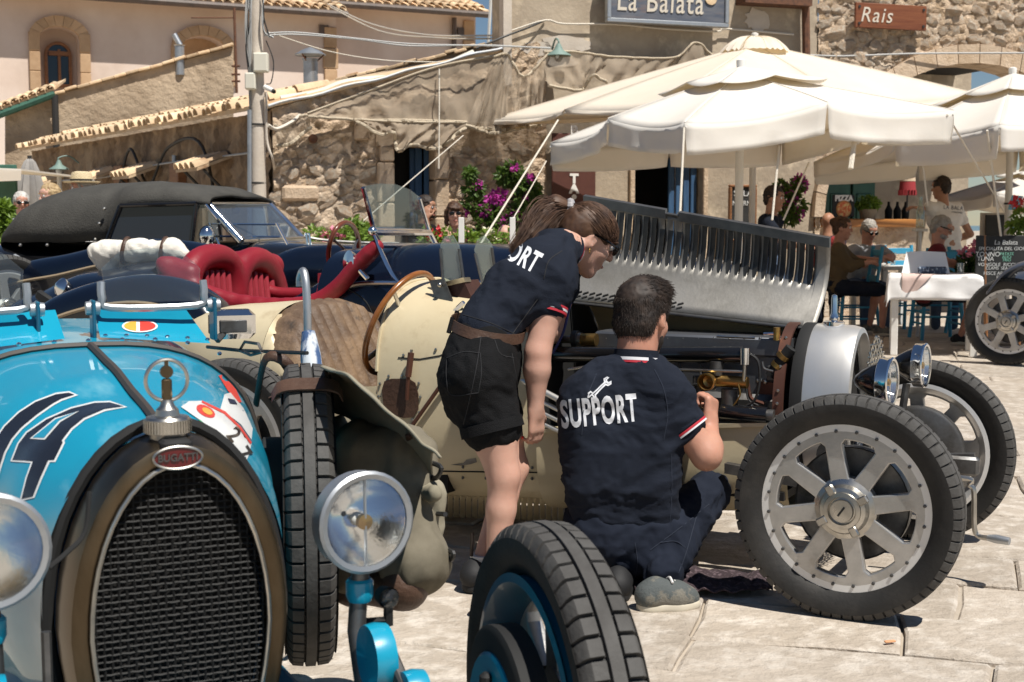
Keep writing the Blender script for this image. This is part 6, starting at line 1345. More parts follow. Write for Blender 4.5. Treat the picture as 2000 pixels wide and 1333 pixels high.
# cockpit: pleated seat back, dark floor, steering wheel, column stay
pr = []
me_ = MB(); npl = 11
def seatf(u, v_):
    a = math.pi * (.04 + .92 * u); y = -.375 + .75 * u; bulge = abs(math.sin(npl * math.pi * u)) ** .55
    prof = interp([(0, -2.13, .42), (.35, -2.25, .70), (.62, -2.34, .875), (.8, -2.42, .895), (1, -2.50, .86)], v_); sh = 1 - .45 * (abs(2 * u - 1) ** 3.5)
    return (prof[0] + .02 * bulge * (1 - v_) - .06 * abs(2 * u - 1) ** 3 * -1, y, .42 + (prof[1] - .42) * sh + .014 * bulge)
me_.grid(seatf, npl * 6, 22); me_.build('seat_back', M['pleat'], cream, angle=70)
m = MB(); m.box((-2.02, 0, .46), (.34, .66, .12), bev=.04); m.build('seat_cushion', M['pleat'], cream)
m = MB(); m.box((-2.0, 0, .25), (.8, .62, .12)); m.build('floor', M['dark'], cream)
m = MB(); m.slab([(-1.90, -.36, .2), (-1.90, .36, .2), (-1.90, .34, .94), (-1.90, -.34, .94)], (1, 0, 0), .02); 
sc_, tl = V((-1.885, -.19, .83)), V((.2, 0, .42)).normalized(); sy = V((0, 1, 0)); rs = .212
m = MB(); m.tube([sc_ + tl * rs * 1.05 * math.sin(t) + sy * rs * math.cos(t) for t in np.linspace(0, 2 * math.pi, 49)[:-1]], .0125, 10, closed=True); sw = m.build('steering_wheel', M['wood'], cream)
nrm = tl.cross(sy).normalized(); nrm = nrm if nrm.x > 0 else -nrm
for k in range(4):
    t = math.pi / 4 + k * math.pi / 2; e = sc_ + tl * rs * math.sin(t) + sy * rs * math.cos(t); m = MB(); m.tube([e, sc_ + nrm * .04], .006, 6, flat=2); m.build('spoke', M['nickel'], sw)
m = MB(); m.lathe([(0, -.02), (.03, -.015), (.03, .02)], sc_ + nrm * .04, -nrm, 16); m.build('boss', M['nickel'], sw); m = MB(); m.tube([sc_ + nrm * .04, sc_ + nrm * .5], .018, 8); m.build('column', M['steel'], sw)
m = MB(); m.tube([cy_(740, 702, -.30), cy_(772, 655, -.30), cy_(788, 630, -.30), cy_(800, 618, -.3)], .003, 6); m.build('stay_wire', M['nickel'], cream)
# aero screens on the cowl
for y0, (gx, gy) in ((-.20, (0, 0)), (.17, (0, 0))):
    if y0 < 0: B4 = [cy_(px, py, y0) for px, py in ((866, 556), (860, 478), (868, 462), (884, 460), (896, 480), (905, 545))]
    else: B4 = [cy_(px, py, y0) for px, py in ((944, 560), (926, 488), (932, 468), (946, 460), (960, 478), (968, 540))]
    m = MB(); m.slab(B4, (0, 1, 0), .005); pn = m.build('aero_screen', M['aerog'], cream, smooth=False)
    for sd in ([0, 1], [5, 4]): m = MB(); m.tube([B4[sd[0]], B4[sd[1]].lerp(B4[sd[0]], .1)], .006, 6); m.build('screen_frame', M['steel'], pn)
    m = MB(); m.slab([B4[0] + V((-.01, -.004, -.012)), B4[5] + V((.01, -.004, -.012)), B4[5] + V((.012, -.02, .006)), B4[0] + V((-.01, -.02, .006))], (0, 1, 0), .05); m.build('screen_clamp', M['nickel'], pn, smooth=False)
m = MB(); m.slab([cy_(px, py, -.2) for px, py in ((872, 560), (905, 548), (925, 590), (884, 597))], (0, 1, 0), .12); m.build('screen_apron', M['copper'], cream, smooth=False)
m = MB(); m.slab([cy_(px, py, -.23) for px, py in ((838, 548), (866, 545), (884, 590), (876, 594), (848, 580))], (0, 1, 0), .01); m.build('screen_bracket', M['steel'], cream, smooth=False)
m = MB(); m.ball(cy_(859, 557, -.245), .010, 10); m.build('clamp_knob', M['nickel'], cream)
m = MB(); m.box(cy_(897, 600, -.26), (.06, .012, .02), Euler((0, -.7, 0)).to_matrix(), bev=.004); m.build('latch_plate', M['chrome'], cream)
# radiator, strap, guard
def chorse(s_, x, zt=.865, hw=.20, zb=.30): return horse(s_, x, zt, hw, zb)
M['radalu'] = mat('polished_shell', (.74, .73, .71), .32, .75, col2=(.60, .58, .55), ns=5, rough2=.45, stretch=(1, 1, .5))
m = MB(); m.loft([chorse(1.03, -.275), chorse(1.04, -.26), chorse(1.03, -.13), chorse(.99, -.10), chorse(.90, -.095), chorse(.85, -.11), chorse(.84, -.14)]); m.build('radiator_shell', M['radalu'], cream, angle=50)
m = MB(); m.add([(-.15, p[1], p[2]) for p in chorse(.86, -.15)], [tuple(range(44))]); m.build('radiator_core', M['dark'], cream, smooth=False)
guard(cream, -.05, chorse(.86, -.05), .02, .0035, .87, .2, .35, M['nickel'])
m = MB(); m.loft([[(p[0], p[1] * s2, .56 + (p[2] - .56) * s2) for p in chorse(1.055, x)] for x, s2 in ((-.30, .995), (-.295, 1.0), (-.262, 1.0), (-.257, .995))]); m.build('bonnet_strap', M['matblack'], cream, angle=50)
m = MB(); m.loft([chorse(1.02, -.36), chorse(1.05, -.358), chorse(1.05, -.322), chorse(1.02, -.32)]); m.build('bulkhead_band', M['copper'], cream, angle=50)
for k in range(9):
    z = .42 + .05 * k; pts = [p for p in chorse(1.062, -.34) if p[1] < 0]; q = min(pts, key=lambda p: abs(p[2] - z)); link('rivet', rvn, None, cream, q)
m = MB(); m.lathe([(.0, -.02), (.036, -.02), (.037, -.016), (.037, .018), (.03, .022), (.012, .024), (.012, .03), (.016, .034), (.011, .05), (.011, .10), (.009, .112), (0, .116)], (-.20, 0, .862), n=28); m.build('filler_cap', M['chrome'], cream, angle=30)
# raised bonnet half, seen from inside: skin, folded edge, louvres
Hr, Hl = cy_(1592, 640, 0), cy_(1100, 586, 0); Tr, Tl = cy_(1622, 466, .10), cy_(1142, 383, .14)
def bon(u, v_):
    """u back to front, v hinge to free edge"""
    a, b = Hl.lerp(Hr, u), Tl.lerp(Tr, u); p = a.lerp(b, v_); return p + V((0, .075 * math.sin(math.pi * min(1, v_ * 1.02)) * (.6 + .4 * u), 0))
m = MB(); nu, nv = 27, 16; vs = []; fs = []
l0, l1 = .055, .955; v0, v1 = .45, .90
nu_t = 26 * 5 + 10
us = sorted(set([0, .028] + [l0 + (l1 - l0) * (k + f) / 26 for k in range(26) for f in (0, .52, .67, .99)] + [.98, 1.0])); vv = list(np.linspace(0, v0, 7)) + list(np.linspace(v0, v1, 6))[1:] + [.95, 1.0]
notch = lambda u: .355 < u < .41
for j, v_ in enumerate(vv):
    for i, u in enumerate(us): vs.append(tuple(bon(u, v_)))
for j in range(len(vv) - 1):
    for i in range(len(us) - 1):
        um_, vm = (us[i] + us[i + 1]) / 2, (vv[j] + vv[j + 1]) / 2; t = ((um_ - l0) / (l1 - l0) * 26) % 1
        if l0 < um_ < l1 and v0 < vm < v1 and .52 < t < .67: continue
        if notch(um_) and vm > .95: continue
        fs.append((j * len(us) + i, j * len(us) + i + 1, (j + 1) * len(us) + i + 1, (j + 1) * len(us) + i))
m.add(vs, fs); bsk = m.build('bonnet_lid', M['bonalu'], cream, angle=50, fix=False); solidify(bsk, .003)
for k in range(26):     # pressed louvre blades: pointed tongues standing out behind each slot
    u0, u1 = l0 + (l1 - l0) * (k + .0) / 26, l0 + (l1 - l0) * (k + .56) / 26; top = v1
    if .34 < (u0 + u1) / 2 < .43: top = .80
    m = MB(); rr = []
    for t in np.linspace(0, 1, 6):
        v_ = v0 - .035 + (top - v0 + .035) * t; w_ = min(1, .12 + t * 5); um_ = (u0 + u1) / 2; a, b = V(bon(um_ + (u0 - um_) * w_, v_)), V(bon(um_ + (u1 - um_) * w_, v_)); e = .011 * min(1, t * 4) * (1 if t < .95 else .3)
        rr.append([tuple(a + V((0, -.002, 0))), tuple(a.lerp(b, .5) + V((0, -e * .5, 0))), tuple(b + V((.002, -e, 0))), tuple(b + V((.002, -e + .003, 0))), tuple(a.lerp(b, .5) + V((0, -e * .5 + .003, 0)))])
    m.loft(rr, caps=True); m.build('louvre', M['blade'], bsk, angle=40)
M['darkedge'] = mat('dark_edge_metal', (.10, .105, .11), .4, .8, col2=(.18, .18, .18), ns=9)
for u0, u1 in ((0, .355), (.41, 1.0)):
    m = MB(); m.loft([[tuple(V(bon(u, 1.0)) + V(d)) for d in ((0, -.012, -.034), (0, -.016, .0), (0, .006, .006), (0, .008, -.03))] for u in np.linspace(u0, u1, 10)], caps=True); m.build('folded_edge', M['darkedge'], bsk, angle=30)
m = MB(); m.tube([V(bon(u, .965)) + V((0, -.006, 0)) for u in np.linspace(.33, .435, 9)], .006, 6); m.build('notch_edge', M['darkedge'], bsk)
m = MB(); m.loft([[tuple(V(bon(u, v_)) + V((0, -.005, 0))) for u in (.955, .985)] + [tuple(V(bon(u, v_)) + V((0, -.001, 0))) for u in (.985, .955)] for v_ in np.linspace(0, 1, 14)], caps=True); m.build('bonnet_rib', M['bonalu'], bsk, angle=30)
m = MB(); m.tube([Hl + V((0, -.01, -.006)), Hr + V((0, -.01, -.006))], .006, 8); m.build('hinge', M['steel'], bsk)
for k in range(17):
    u = .02 + .028 * k
    for dv in (.035, .075):
        m = MB(); a = V(bon(u, dv)); b = V(bon(u + .020, dv + .02)); m.tube([a + V((0, -.003, 0)), b + V((0, -.003, 0))], .0042, 5); m.build('vent_slot', M['matblack'], bsk)
# far bonnet half still shut, firewall, bay floor
m = MB(); m.loft([[(x, .0, zt), (x, w_ * .55, zt - .03), (x, w_ * .9, zt - .14), (x, w_, zt - .34)] for x, w_, zt in [(x, interp(ctab, -x)[0], interp(ctab, -x)[1]) for x in np.linspace(-.3, -1.22, 8)]], closed=False); m.build('bonnet_far_side', M['cream'], cream)
m = MB(); m.add([(-1.225, p[1], p[2]) for p in ring(.312, .928, .14, 40, .72, .72)], [tuple(range(40))]); m.build('firewall', M['matblack'], cream, smooth=False)
m = MB(); m.box((-.76, 0, .28), (.9, .42, .03)); m.build('bay_floor', M['matblack'], cream)
# ---- engine
eb = MB(); a, b = cy_(1165, 663, -.09), cy_(1532, 672, -.09)
def ebox(name, px0, py0, px1, py1, y, d, mt, bev=.006, par=None):
    a, b = cy_(px0, py1, y), cy_(px1, py0, y); mm = MB(); mm.box(((a.x + b.x) / 2, y + d / 2, (a.z + b.z) / 2), (abs(b.x - a.x), d, abs(b.z - a.z)), bev=bev); return mm.build(name, mt, par or cream)
M['block'] = mat('blued_block', (.19, .20, .22), .38, .75, col2=(.13, .135, .15), ns=8, rough2=.5)
eng = ebox('engine_block', 1165, 684, 1528, 798, -.10, .22, M['block'])
ebox('cam_cover', 1160, 662, 1534, 683, -.115, .22, M['block'], .008, eng)
ebox('crankcase', 1180, 775, 1530, 830, -.14, .26, M['steel'], .02, eng)
ebox('copper_plate', 1478, 748, 1530, 800, -.112, .02, M['copper'], .003, eng)
def etube(name, pts, y, r_, mt, n=12, sp_=False, par=None):
    q = [cy_(px, py, y if len(e) == 0 else e[0]) for px, py, *e in pts]; q = spline(q, 6) if sp_ else q; mm = MB(); mm.tube(q, r_, n); return mm.build(name, mt, par or eng)
etube('inlet_pipe', [(1075, 693), (1452, 694)], -.20, .030, M['blackp'])
etube('fuel_rod', [(1110, 722), (1140, 717), (1450, 726)], -.24, .005, M['nickel'], 6)
etube('rod_stay', [(1142, 716), (1139, 760)], -.24, .007, M['nickel'], 8)
etube('pressure_pump', [(1455, 680), (1455, 712)], -.23, .018, M['chrome'], 12); etube('pump_rod', [(1455, 712), (1453, 745)], -.23, .007, M['nickel'], 8)
etube('magneto_shaft', [(1080, 663), (1118, 663)], -.14, .016, M['nickel']); etube('magneto_gear', [(1120, 663), (1130, 663)], -.14, .033, M['steel'], 18); etube('magneto_cap', [(1132, 664), (1165, 664)], -.14, .024, M['brass'], 18); etube('magneto_ring', [(1128, 664), (1137, 664)], -.14, .027, M['nickel'], 18)
cb_ = etube('carburettor', [(1372, 742), (1460, 748)], -.21, .021, M['brass'], 14)
m = MB(); m.lathe([(.018, .02), (.030, -.01), (.032, -.035), (.027, -.036), (.022, 0), (.0, .01)], cy_(1385, 745, -.235), (0, 1, 0), 22); m.build('carburettor_mouth', M['brass'], cb_)
m = MB(); m.lathe([(.0, .03), (.024, .03), (.026, .0), (.022, -.02), (0, -.02)], cy_(1400, 722, -.21), (0, 0, 1), 18); m.build('float_chamber', M['steel'], cb_)
etube('float_bowl', [(1425, 760), (1425, 795)], -.2, .03, M['steel'], 16)
etube('oil_line', [(1462, 690), (1480, 705), (1484, 740), (1475, 780), (1455, 795)], -.22, .005, M['bcable'], 6, True)
etube('copper_line', [(1442, 750), (1446, 770), (1438, 785), (1430, 795)], -.23, .003, M['brass'], 6, True)
etube('water_hose', [(1545, 680), (1520, 712), (1505, 735)], -.16, .020, M['matblack'], 14); etube('hose_clip', [(1527, 700), (1533, 693)], -.16, .025, M['brass'], 14); etube('hose_clip', [(1517, 718), (1522, 711)], -.16, .025, M['brass'], 14)
ebox('water_flange', 1497, 716, 1527, 745, -.135, .02, M['steel'], .004, eng)
etube('oil_filler', [(1517, 640), (1517, 665)], -.12, .012, M['brass'], 14); etube('filler_tap', [(1492, 652), (1512, 652)], -.12, .006, M['chrome'], 8)
etube('spanner', [(1400, 657), (1475, 660)], -.13, .006, M['nickel'], 6)
for k in range(12): px = 1185 + k * 30; m = MB(); m.ball(cy_(px, 661, -.11), .006, 8); m.build('cover_nut', M['nickel'], eng)
etube('starter', [(1410, 805), (1500, 812)], -.22, .03, M['blackp'], 16); etube('starter_end', [(1500, 812), (1512, 813)], -.22, .022, M['steel'], 14)
for k, px in enumerate((1225, 1275, 1325, 1365)):
    etube('plug_lead', [(px, 705), (px + 6, 730), (px - 8, 760), (px, 785)], -.2, .005, M['bcable'], 6, True); etube('manifold_port', [(px, 735), (px, 770)], -.18, .022, M['steel'], 12)
for k in range(5): m = MB(); m.box(cy_(1300 + k * 32, 806, -.2), (.03, .03, .025), bev=.006); m.build('oil_union', M['nickel'], eng)
rg = random.Random(15)
for k in range(20):
    x, y = rg.uniform(1175, 1500), rg.uniform(706, 770); dx, dy = rg.uniform(-45, 45), rg.uniform(15, 40); etube('engine_pipe', [(x, y), (x + dx * .2, y + dy * .7), (x + dx, y + dy)], -.16 - .06 * rg.random(), rg.choice((.004, .006, .009)), rg.choice((M['steel'], M['nickel'], M['bcable'], M['copper'], M['brass'], M['steel'])), 7, True)
for k in range(26): m = MB(); m.lathe([(.008, 0), (.008, .007), (.004, .009), (0, .009)], cy_(rg.uniform(1180, 1520), rg.choice((690, 745, 772, 798)) + rg.uniform(-3, 3), -.115), (0, -1, 0), 6); m.build('engine_nut', M['nickel'], eng)
# exhaust runners on the flank under the elbow
for k in range(4):
    m = MB(); m.tube([cy_(1018, 742 + 22 * k, -.305), cy_(1112, 792 + 20 * k, -.33)], .012 if k == 0 else .009, 10); m.build('exhaust_runner', M['radalu'], cream)
# lamps, axle, springs, crank
for s_ in (-1, 1):
    headlamp(cream, (.0 + .06, s_ * .295, .71), (1, -.05, 0), .078, M['blackp'], M['chrome'])
    m = MB(); m.tube([(.0, s_ * .295, .64), (-.02, s_ * .27, .45)], .014, 8); m.build('lamp_bracket', M['steel'], cream)
m = MB(); m.tube([(0, -.56, .345), (0, -.3, .33), (0, .3, .33), (0, .56, .345)], .024, 12); m.build('front_axle', M['nickel'], cream)
for s_ in (-1, 1):
    m = MB(); m.loft([[(x, s_ * .27 - .02, z), (x, s_ * .27 + .02, z), (x, s_ * .27 + .02, z + .035), (x, s_ * .27 - .02, z + .035)] for x, z in ((-.5, .36), (-.25, .335), (0, .345), (.25, .37))], caps=True); m.build('leaf_spring', M['steel'], cream, smooth=False)
    m = MB(); m.lathe([(0, -.02), (.05, -.018), (.05, .018), (0, .02)], (-.12, s_ * .31, .46), (0, 1, 0), 22); m.build('shock_absorber', M['steel'], cream)
    m = MB(); m.box((.02, s_ * .25, .36), (.5, .04, .07), bev=.01); m.build('chassis_rail', M['steel'], cream)
m = MB(); m.tube(spline([(.10, 0, .36), (.27, 0, .36), cy_(1893, 948, 0), cy_(1902, 960, 0), cy_(1903, 1030, 0), cy_(1912, 1048, 0), cy_(1935, 1052, -.02)], 4), .009, 8); ck = m.build('starting_crank', M['nickel'], cream)
m = MB(); m.tube([cy_(1930, 1051, -.02), cy_(1945, 1053, -.03), cy_(1972, 1058, -.04)], [.011, .015, .013], 10); m.build('crank_grip', M['zinc'], ck)
FW_ = wheel(cream, (0, -.6, .350), -1, TYRE, M['steel'], rot=.2)
wheel(cream, (0, .6, .350), 1, TYRE, M['steel'], rot=.1)
for s_ in (-1, 1): wheel(cream, (-2.4, s_ * .6, .350), s_, TYRE, M['steel'], bolts=False)
m = MB(); m.tube([(-2.4, -.56, .35), (-2.4, .56, .35)], .03, 12); m.build('rear_axle', M['steel'], cream)
# ================================================================== NAVY TWO-SEATER with red leather
NF = Frame((P(540, 440, 6.6).x, 6.6, 0), R(-18)); nx, ny = NF.onx, NF.ony
M['navy'] = mat('navy_paint', (.002, .0045, .012), .25, col2=(.003, .006, .016), ns=3, coat=.45, spec=.5, bump=.015, bs=60)
M['blackcar'] = mat('black_car_paint', (.006, .006, .007), .2, coat=.9)
navy = thing('roadster', 'dark navy open two-seater with red leather cockpit and chrome windscreen', 'car', NF.loc, NF.rz)
ntab = [(-1.75, .06, .70, .50), (-1.4, .22, .86, .40), (-1.0, .36, .99, .34), (-.6, .44, 1.045, .30), (.0, .46, 1.06, .30), (.45, .46, 1.11, .30), (.9, .43, 1.14, .30), (1.6, .36, 1.12, .32), (2.3, .28, 1.06, .36)]
def nbody(xs, za, name):
    rr = []; N2 = 52; m = MB()
    for x in xs:
        w_, zt, zb = interp(ntab, x); r_ = ring(w_, zt, zb, N2, .66, .66, x)
        if za: r_ = [(a, b, min(c, za(x))) for a, b, c in r_]
        rr.append(r_)
    if not za: m.loft(rr); return m.build(name, M['navy'], navy, angle=50)
    vs = [p for r_ in rr for p in r_]; fs = []
    for i in range(len(rr) - 1):
        for j in range(N2):
            k = (j + 1) % N2; f = (i * N2 + j, i * N2 + k, (i + 1) * N2 + k, (i + 1) * N2 + j)
            if not all(abs(vs[t][2] - za(vs[t][0])) < 1e-6 for t in f): fs.append(f)
    m.add(vs, fs); return m.build(name, M['navy'], navy, angle=50)
nsill = lambda x: .845 + .22 * max(0, (abs(x + .02) - .18) / .40) ** 1.6
nbody(np.linspace(-1.75, -.52, 18), None, 'tail'); nbody(np.linspace(-.518, .43, 22), lambda x: min(nsill(x), 1.05), 'cockpit_side'); nbody(np.linspace(.432, 2.3, 20), None, 'bonnet')
def nflank(x, z):
    w_, zt, zb = interp(ntab, x); zc, h = (zt + zb) / 2, (zt - zb) / 2; t = max(-1, min(1, (z - zc) / h)); sn = abs(t) ** (1 / .66); return w_ * max(.02, math.sqrt(max(0, 1 - sn * sn))) ** .66
# red padded rim round the cockpit, near and far; seats
xs = np.linspace(-.56, .46, 26)
q = [ny(px, py, -.455) for px, py in ((318, 515), (335, 540), (400, 574), (480, 592), (560, 598), (620, 588), (662, 560), (695, 522), (735, 482))]
link('padded_rim', soft([C_(a, b, .034, .034, k=.02) for a, b in zip(spline(q, 3), spline(q, 3)[1:])] + [C_(ny(338, 522, -.43), ny(372, 535, -.44), .05, .05), C_(ny(345, 545, -.46), ny(440, 588, -.46), .035, .03), C_(ny(440, 600, -.46), ny(640, 600, -.46), .022, .022)], .011, .03), M['redl'], navy)
for s_ in (1,):
    m = MB(); m.tube([(x, s_ * (nflank(x, min(nsill(x), 1.02)) - .015), min(nsill(x), 1.045) + .012) for x in xs], .034, 10); m.build('padded_rim', M['redl'], navy)
    m = MB(); m.loft([[(x, s_ * (nflank(x, nsill(x) - d) + .008 + .004 * (d > .03)), min(nsill(x), 1.03) - d) for d in (0, .03, .07, .085)] for x in xs], closed=False); o = m.build('leather_flank', M['redl'], navy, fix=False); solidify(o, .006)
    for x in xs[2::4]: m = MB(); m.ball((x, s_ * (nflank(x, nsill(x) - .06) + .016), min(nsill(x), 1.03) - .06), .008, 8); m.build('stud', M['chrome'], navy)
def sp2(px, py, x=-.30): return nx(px, py, x)
pr = []
arcs = [[(372, 585), (370, 535), (390, 508), (420, 500), (446, 512), (456, 552), (458, 595)], [(458, 595), (462, 552), (472, 520), (495, 505), (520, 515), (538, 552), (548, 605)]]
for arc in arcs:
    q = spline([sp2(*p) for p in arc], 3)
    for a, b in zip(q, q[1:]): pr.append(C_(a, b, .052, .052, k=.03))
a, b = sp2(385, 510, -.36), sp2(535, 520, -.36)
pr += [C_(sp2(385, 515, -.38), sp2(530, 520, -.38), .07, .07), C_(sp2(400, 560, -.40), sp2(530, 580, -.40), .09, .09)]
link('seat_back', soft(pr, .013, .03), M['redl'], navy)
for arc, n in ((arcs[0], 0), (arcs[1], 1)):
    for k in range(5):
        px = (400 if n == 0 else 485) + 11 * k; m = MB(); m.tube([sp2(px, 530 + 3 * k * n, -.29), sp2(px + 6, 600, -.24)], .018, 8); m.build('seat_pleat', M['redl'], navy)
m = MB(); m.box((-.05, 0, .62), (.7, .74, .2), bev=.06); m.build('seat_cushion', M['redl'], navy)
m = MB(); m.slab([(.40, -.40, .5), (.40, .40, .5), (.40, .36, 1.0), (.40, -.36, 1.0)], (1, 0, 0), .03); m.build('dashboard', M['redl'], navy)
# steering wheel, windscreen, mirror
q = [nx(671 + 29 * math.cos(t) + 5 * math.sin(t), 490 - 55 * math.sin(t), .20 + .05 * math.sin(t)) for t in np.linspace(0, 2 * math.pi, 41)[:-1]]
m = MB(); m.tube(q, .0125, 10, closed=True); sw = m.build('steering_wheel', M['wood2'], navy); ctr = sum(q, V()) / len(q)
for k in (3, 17, 30): m = MB(); m.tube([q[k], ctr + V((.04, 0, -.02))], .007, 6); m.build('spoke', M['steel'], sw)
m = MB(); m.tube([ctr + V((.04, 0, -.02)), ctr + V((.4, 0, -.2))], .016, 8); m.build('column', M['steel'], sw)
XW = .66; up_ = [nx(px, py, XW) for px, py in ((730, 450), (709, 364), (738, 359), (770, 360), (800, 371), (818, 386), (838, 453))]
m = MB(); m.slab(up_, (1, 0, 0), .005); ws = m.build('windscreen', M['scrg'], navy, smooth=False)
for a, b, r_ in ((0, 1, .011), (6, 5, .011)): m = MB(); m.tube([up_[a], up_[a].lerp(up_[b], .97)], r_, 8); m.build('screen_post', M['chrome'], ws)
m = MB(); m.tube([up_[0], up_[6]], .014, 8); m.build('screen_rail', M['chrome'], ws)
lowq = [nx(px, py, XW + .06) for px, py in ((730, 455), (840, 456), (852, 480), (742, 480))]
for a, b in zip(lowq, lowq[1:] + lowq[:1]): m = MB(); m.tube([a, b], .013, 8); m.build('screen_frame', M['chrome'], ws)
m = MB(); m.slab(lowq, (1, 0, 0), .005); m.build('lower_pane', M['pane'], ws, smooth=False)
m = MB(); q = [ny(px, py, -.47) for px, py in ((728, 452), (748, 500), (766, 535), (786, 560))]; m.tube(spline(q, 5), [.009 + .016 * math.sin(math.pi * k / 15) for k in range(16)], 8, flat=.35); m.build('screen_stay', M['chrome'], ws)
m = MB(); m.ball(q[0], .022, 10); m.build('wing_nut', M['chrome'], ws)
c = ny(680, 512, -.46); m = MB(); m.lathe([(.0, -.05), (.035, -.04), (.05, -.01), (.053, .0), (.0, .006)], c, (-.6, -.75, .1), 20); lm = m.build('side_mirror', M['chrome'], navy); m = MB(); m.tube([c, ny(700, 525, -.47), ny(718, 545, -.47)], .012, 8); m.build('mirror_arm', M['chrome'], lm)
# body moulding, door line
ml = [(612, 615), (640, 592), (662, 572), (690, 557), (730, 553), (800, 553), (900, 552), (1000, 552)]
q = []
for px, py in ml:
    y = -.45
    for _ in range(4): p = ny(px, py, y); y = -nflank(p.x, p.z) - .004
    q.append(ny(px, py, y))
m = MB(); m.tube(spline(q, 5), .011, 8); m.build('body_moulding', M['chrome'], navy)
q = []
for px, py in ((672, 560), (715, 590), (735, 640), (745, 700)):
    y = -.45
    for _ in range(4): p = ny(px, py, y); y = -nflank(p.x, p.z) - .001
    q.append(ny(px, py, y))
m = MB(); m.tube(spline(q, 5), .003, 6); m.build('door_gap', M['matblack'], navy)
# wings
def fender(parent, fr, pts, y, hw, mt, drop=.34, edge_line=None):
    q = spline([fr.ony(px, py, y) for px, py in pts], 4); m = MB(); rr = []
    for i, p in enumerate(q):
        rr.append([(p.x, y + hw * math.cos(a) * (-1), p.z - hw * .9 * (1 - math.sin(a) ** .7)) for a in np.linspace(0, math.pi, 11)])
        rr[-1] = [(p.x, y - hw - .002, p.z - hw * .9 - drop * .5)] + rr[-1]
    m.loft(rr, closed=False); o = m.build('wing', mt, parent, angle=60, fix=False); solidify(o, .012)
    if edge_line: m = MB(); m.tube([(p.x, y - hw - .008, p.z - hw * .9) for p in q], .010, 6); m.build('wing_glint', edge_line, o)
    return o
M['tanglint'] = mat('tan_glint', (.30, .23, .15), .45)  # beige highlight along the wing edge, put in as a tan tube
fender(navy, NF, [(60, 640), (100, 592), (150, 566), (220, 546), (300, 538), (370, 552), (420, 582), (450, 620), (470, 660)], -.66, .13, M['navy'], .3, M['tanglint'])
fender(navy, NF, [(-20, 540), (60, 512), (140, 497), (220, 478), (300, 468), (400, 478), (480, 510)], .62, .13, M['navy'], .3, M['tanglint'])
for x, y in ((-1.05, -.62), (-1.05, .62), (2.0, -.62), (2.0, .62)): wheel(navy, (x, y, .36), -1 if y < 0 else 1, TYRE, M['steel'], bolts=False, scale=1.02)
c = ny(118, 560, -.45); m = MB(); m.lathe([(.0, -.07), (.03, -.05), (.045, -.01), (.045, 0), (.02, .02), (0, .025)], c, (-.3, -.8, .35), 18); m.build('tail_lamp', M['chrome'], navy)
m = MB(); m.box(ny(90, 585, -.45), (.12, .03, .05), Euler((0, .5, 0)).to_matrix(), bev=.01); m.build('lamp_bracket', M['matblack'], navy)
m = MB(); m.box((-.6, 0, .32), (1.8, .8, .12)); m.build('chassis', M['matblack'], navy)
# canvas roll strapped on the tail
bw = NF.M @ ny(265, 530, -.12); bag = thing('canvas_roll', 'white canvas roll with brown straps tied on the navy car tail', 'bag', bw); q = lambda px, py, y=-.12: NF.M @ ny(px, py, y) - bw
M['wcanvas'] = mat('white_duck', (.76, .72, .64), .9, col2=(.66, .62, .55), ns=5, bump=.3, bs=25)
link('roll', soft([C_(q(185, 490), q(210, 492), .038, .055), C_(q(210, 492), q(270, 490), .058, .056), C_(q(270, 490), q(340, 490), .056, .052), C_(q(335, 488), q(358, 498), .05, .035), C_(q(195, 500), q(212, 535), .045, .03), C_(q(212, 508), q(222, 540), .04, .025)], .009, .04, wrinkle(.014, (10, 10, 8), 4)), M['wcanvas'], bag)
for px in (246, 321):
    c = q(px, 490); m = MB(); m.tube([c + V((.012 * math.sin(a), .066 * math.cos(a), .066 * math.sin(a))) for a in np.linspace(0, 2 * math.pi, 25)[:-1]], .007, 6, closed=True, flat=1.6); m.build('strap', M['leatherb'], bag)
# ================================================================== BLACK CABRIOLET
KF = Frame((P(300, 440, 9.3).x, 9.3, 0), R(-7)); kx, ky = KF.onx, KF.ony
M['hood'] = mat('black_hood_cloth', (.050, .048, .044), .9, col2=(.070, .067, .060), ns=6, bump=.35, bs=90, spec=.25)
black = thing('cabriolet', 'large black cabriolet with raised black fabric top and chrome pillars', 'car', KF.loc, KF.rz)
ktab = [(-2.3, .5, .85, .40), (-1.6, .66, 1.02, .36), (-1.0, .74, 1.10, .34), (.0, .76, 1.11, .34), (.9, .72, 1.12, .34), (1.3, .55, 1.10, .36), (2.6, .40, 1.06, .4)]
m = MB(); m.loft([ring(*interp(ktab, x), 44, .45, .5, x) for x in np.linspace(-2.3, 2.6, 40)], caps=True); m.build('body', M['blackcar'], black, angle=50)
ht = [(20, 474), (40, 448), (75, 402), (110, 383), (150, 371), (206, 362), (236, 360), (280, 358.5), (330, 358), (400, 364), (460, 373), (500, 383), (528, 394)]
rr = []; zb_ = ky(200, 474, -.72).z; tops = [ky(px, py, -.3) for px, py in ht]; tops = [(p.x, p.z) for p in tops]; xa, xb = ky(206, 470, -.7).x, ky(238, 402, -.7).x; zw = ky(300, 401, -.7).z
xf = ky(404, 397, -.62).x + .05; tops = [t for t in tops if t[0] < xf - .1] + [(xf, ky(470, 386, 0).z)]
for x in sorted([t[0] for t in tops] + [xa, xb]):
    zt = interp(tops, x)[0]; t = max(0, min(1, (x - xa) / (xb - xa))); zb = min(zb_ + (zw - zb_) * t, zt - .012); e = max(0, min(1, (x - tops[0][0]) / .35)); w_ = .42 + .28 * e ** .5
    rr.append([(x, -w_ * math.copysign(abs(math.cos(a)) ** .45, math.cos(a)), zb + (zt - zb) * max(0, math.sin(a)) ** .6) for a in np.linspace(0, math.pi, 27)])
m = MB()
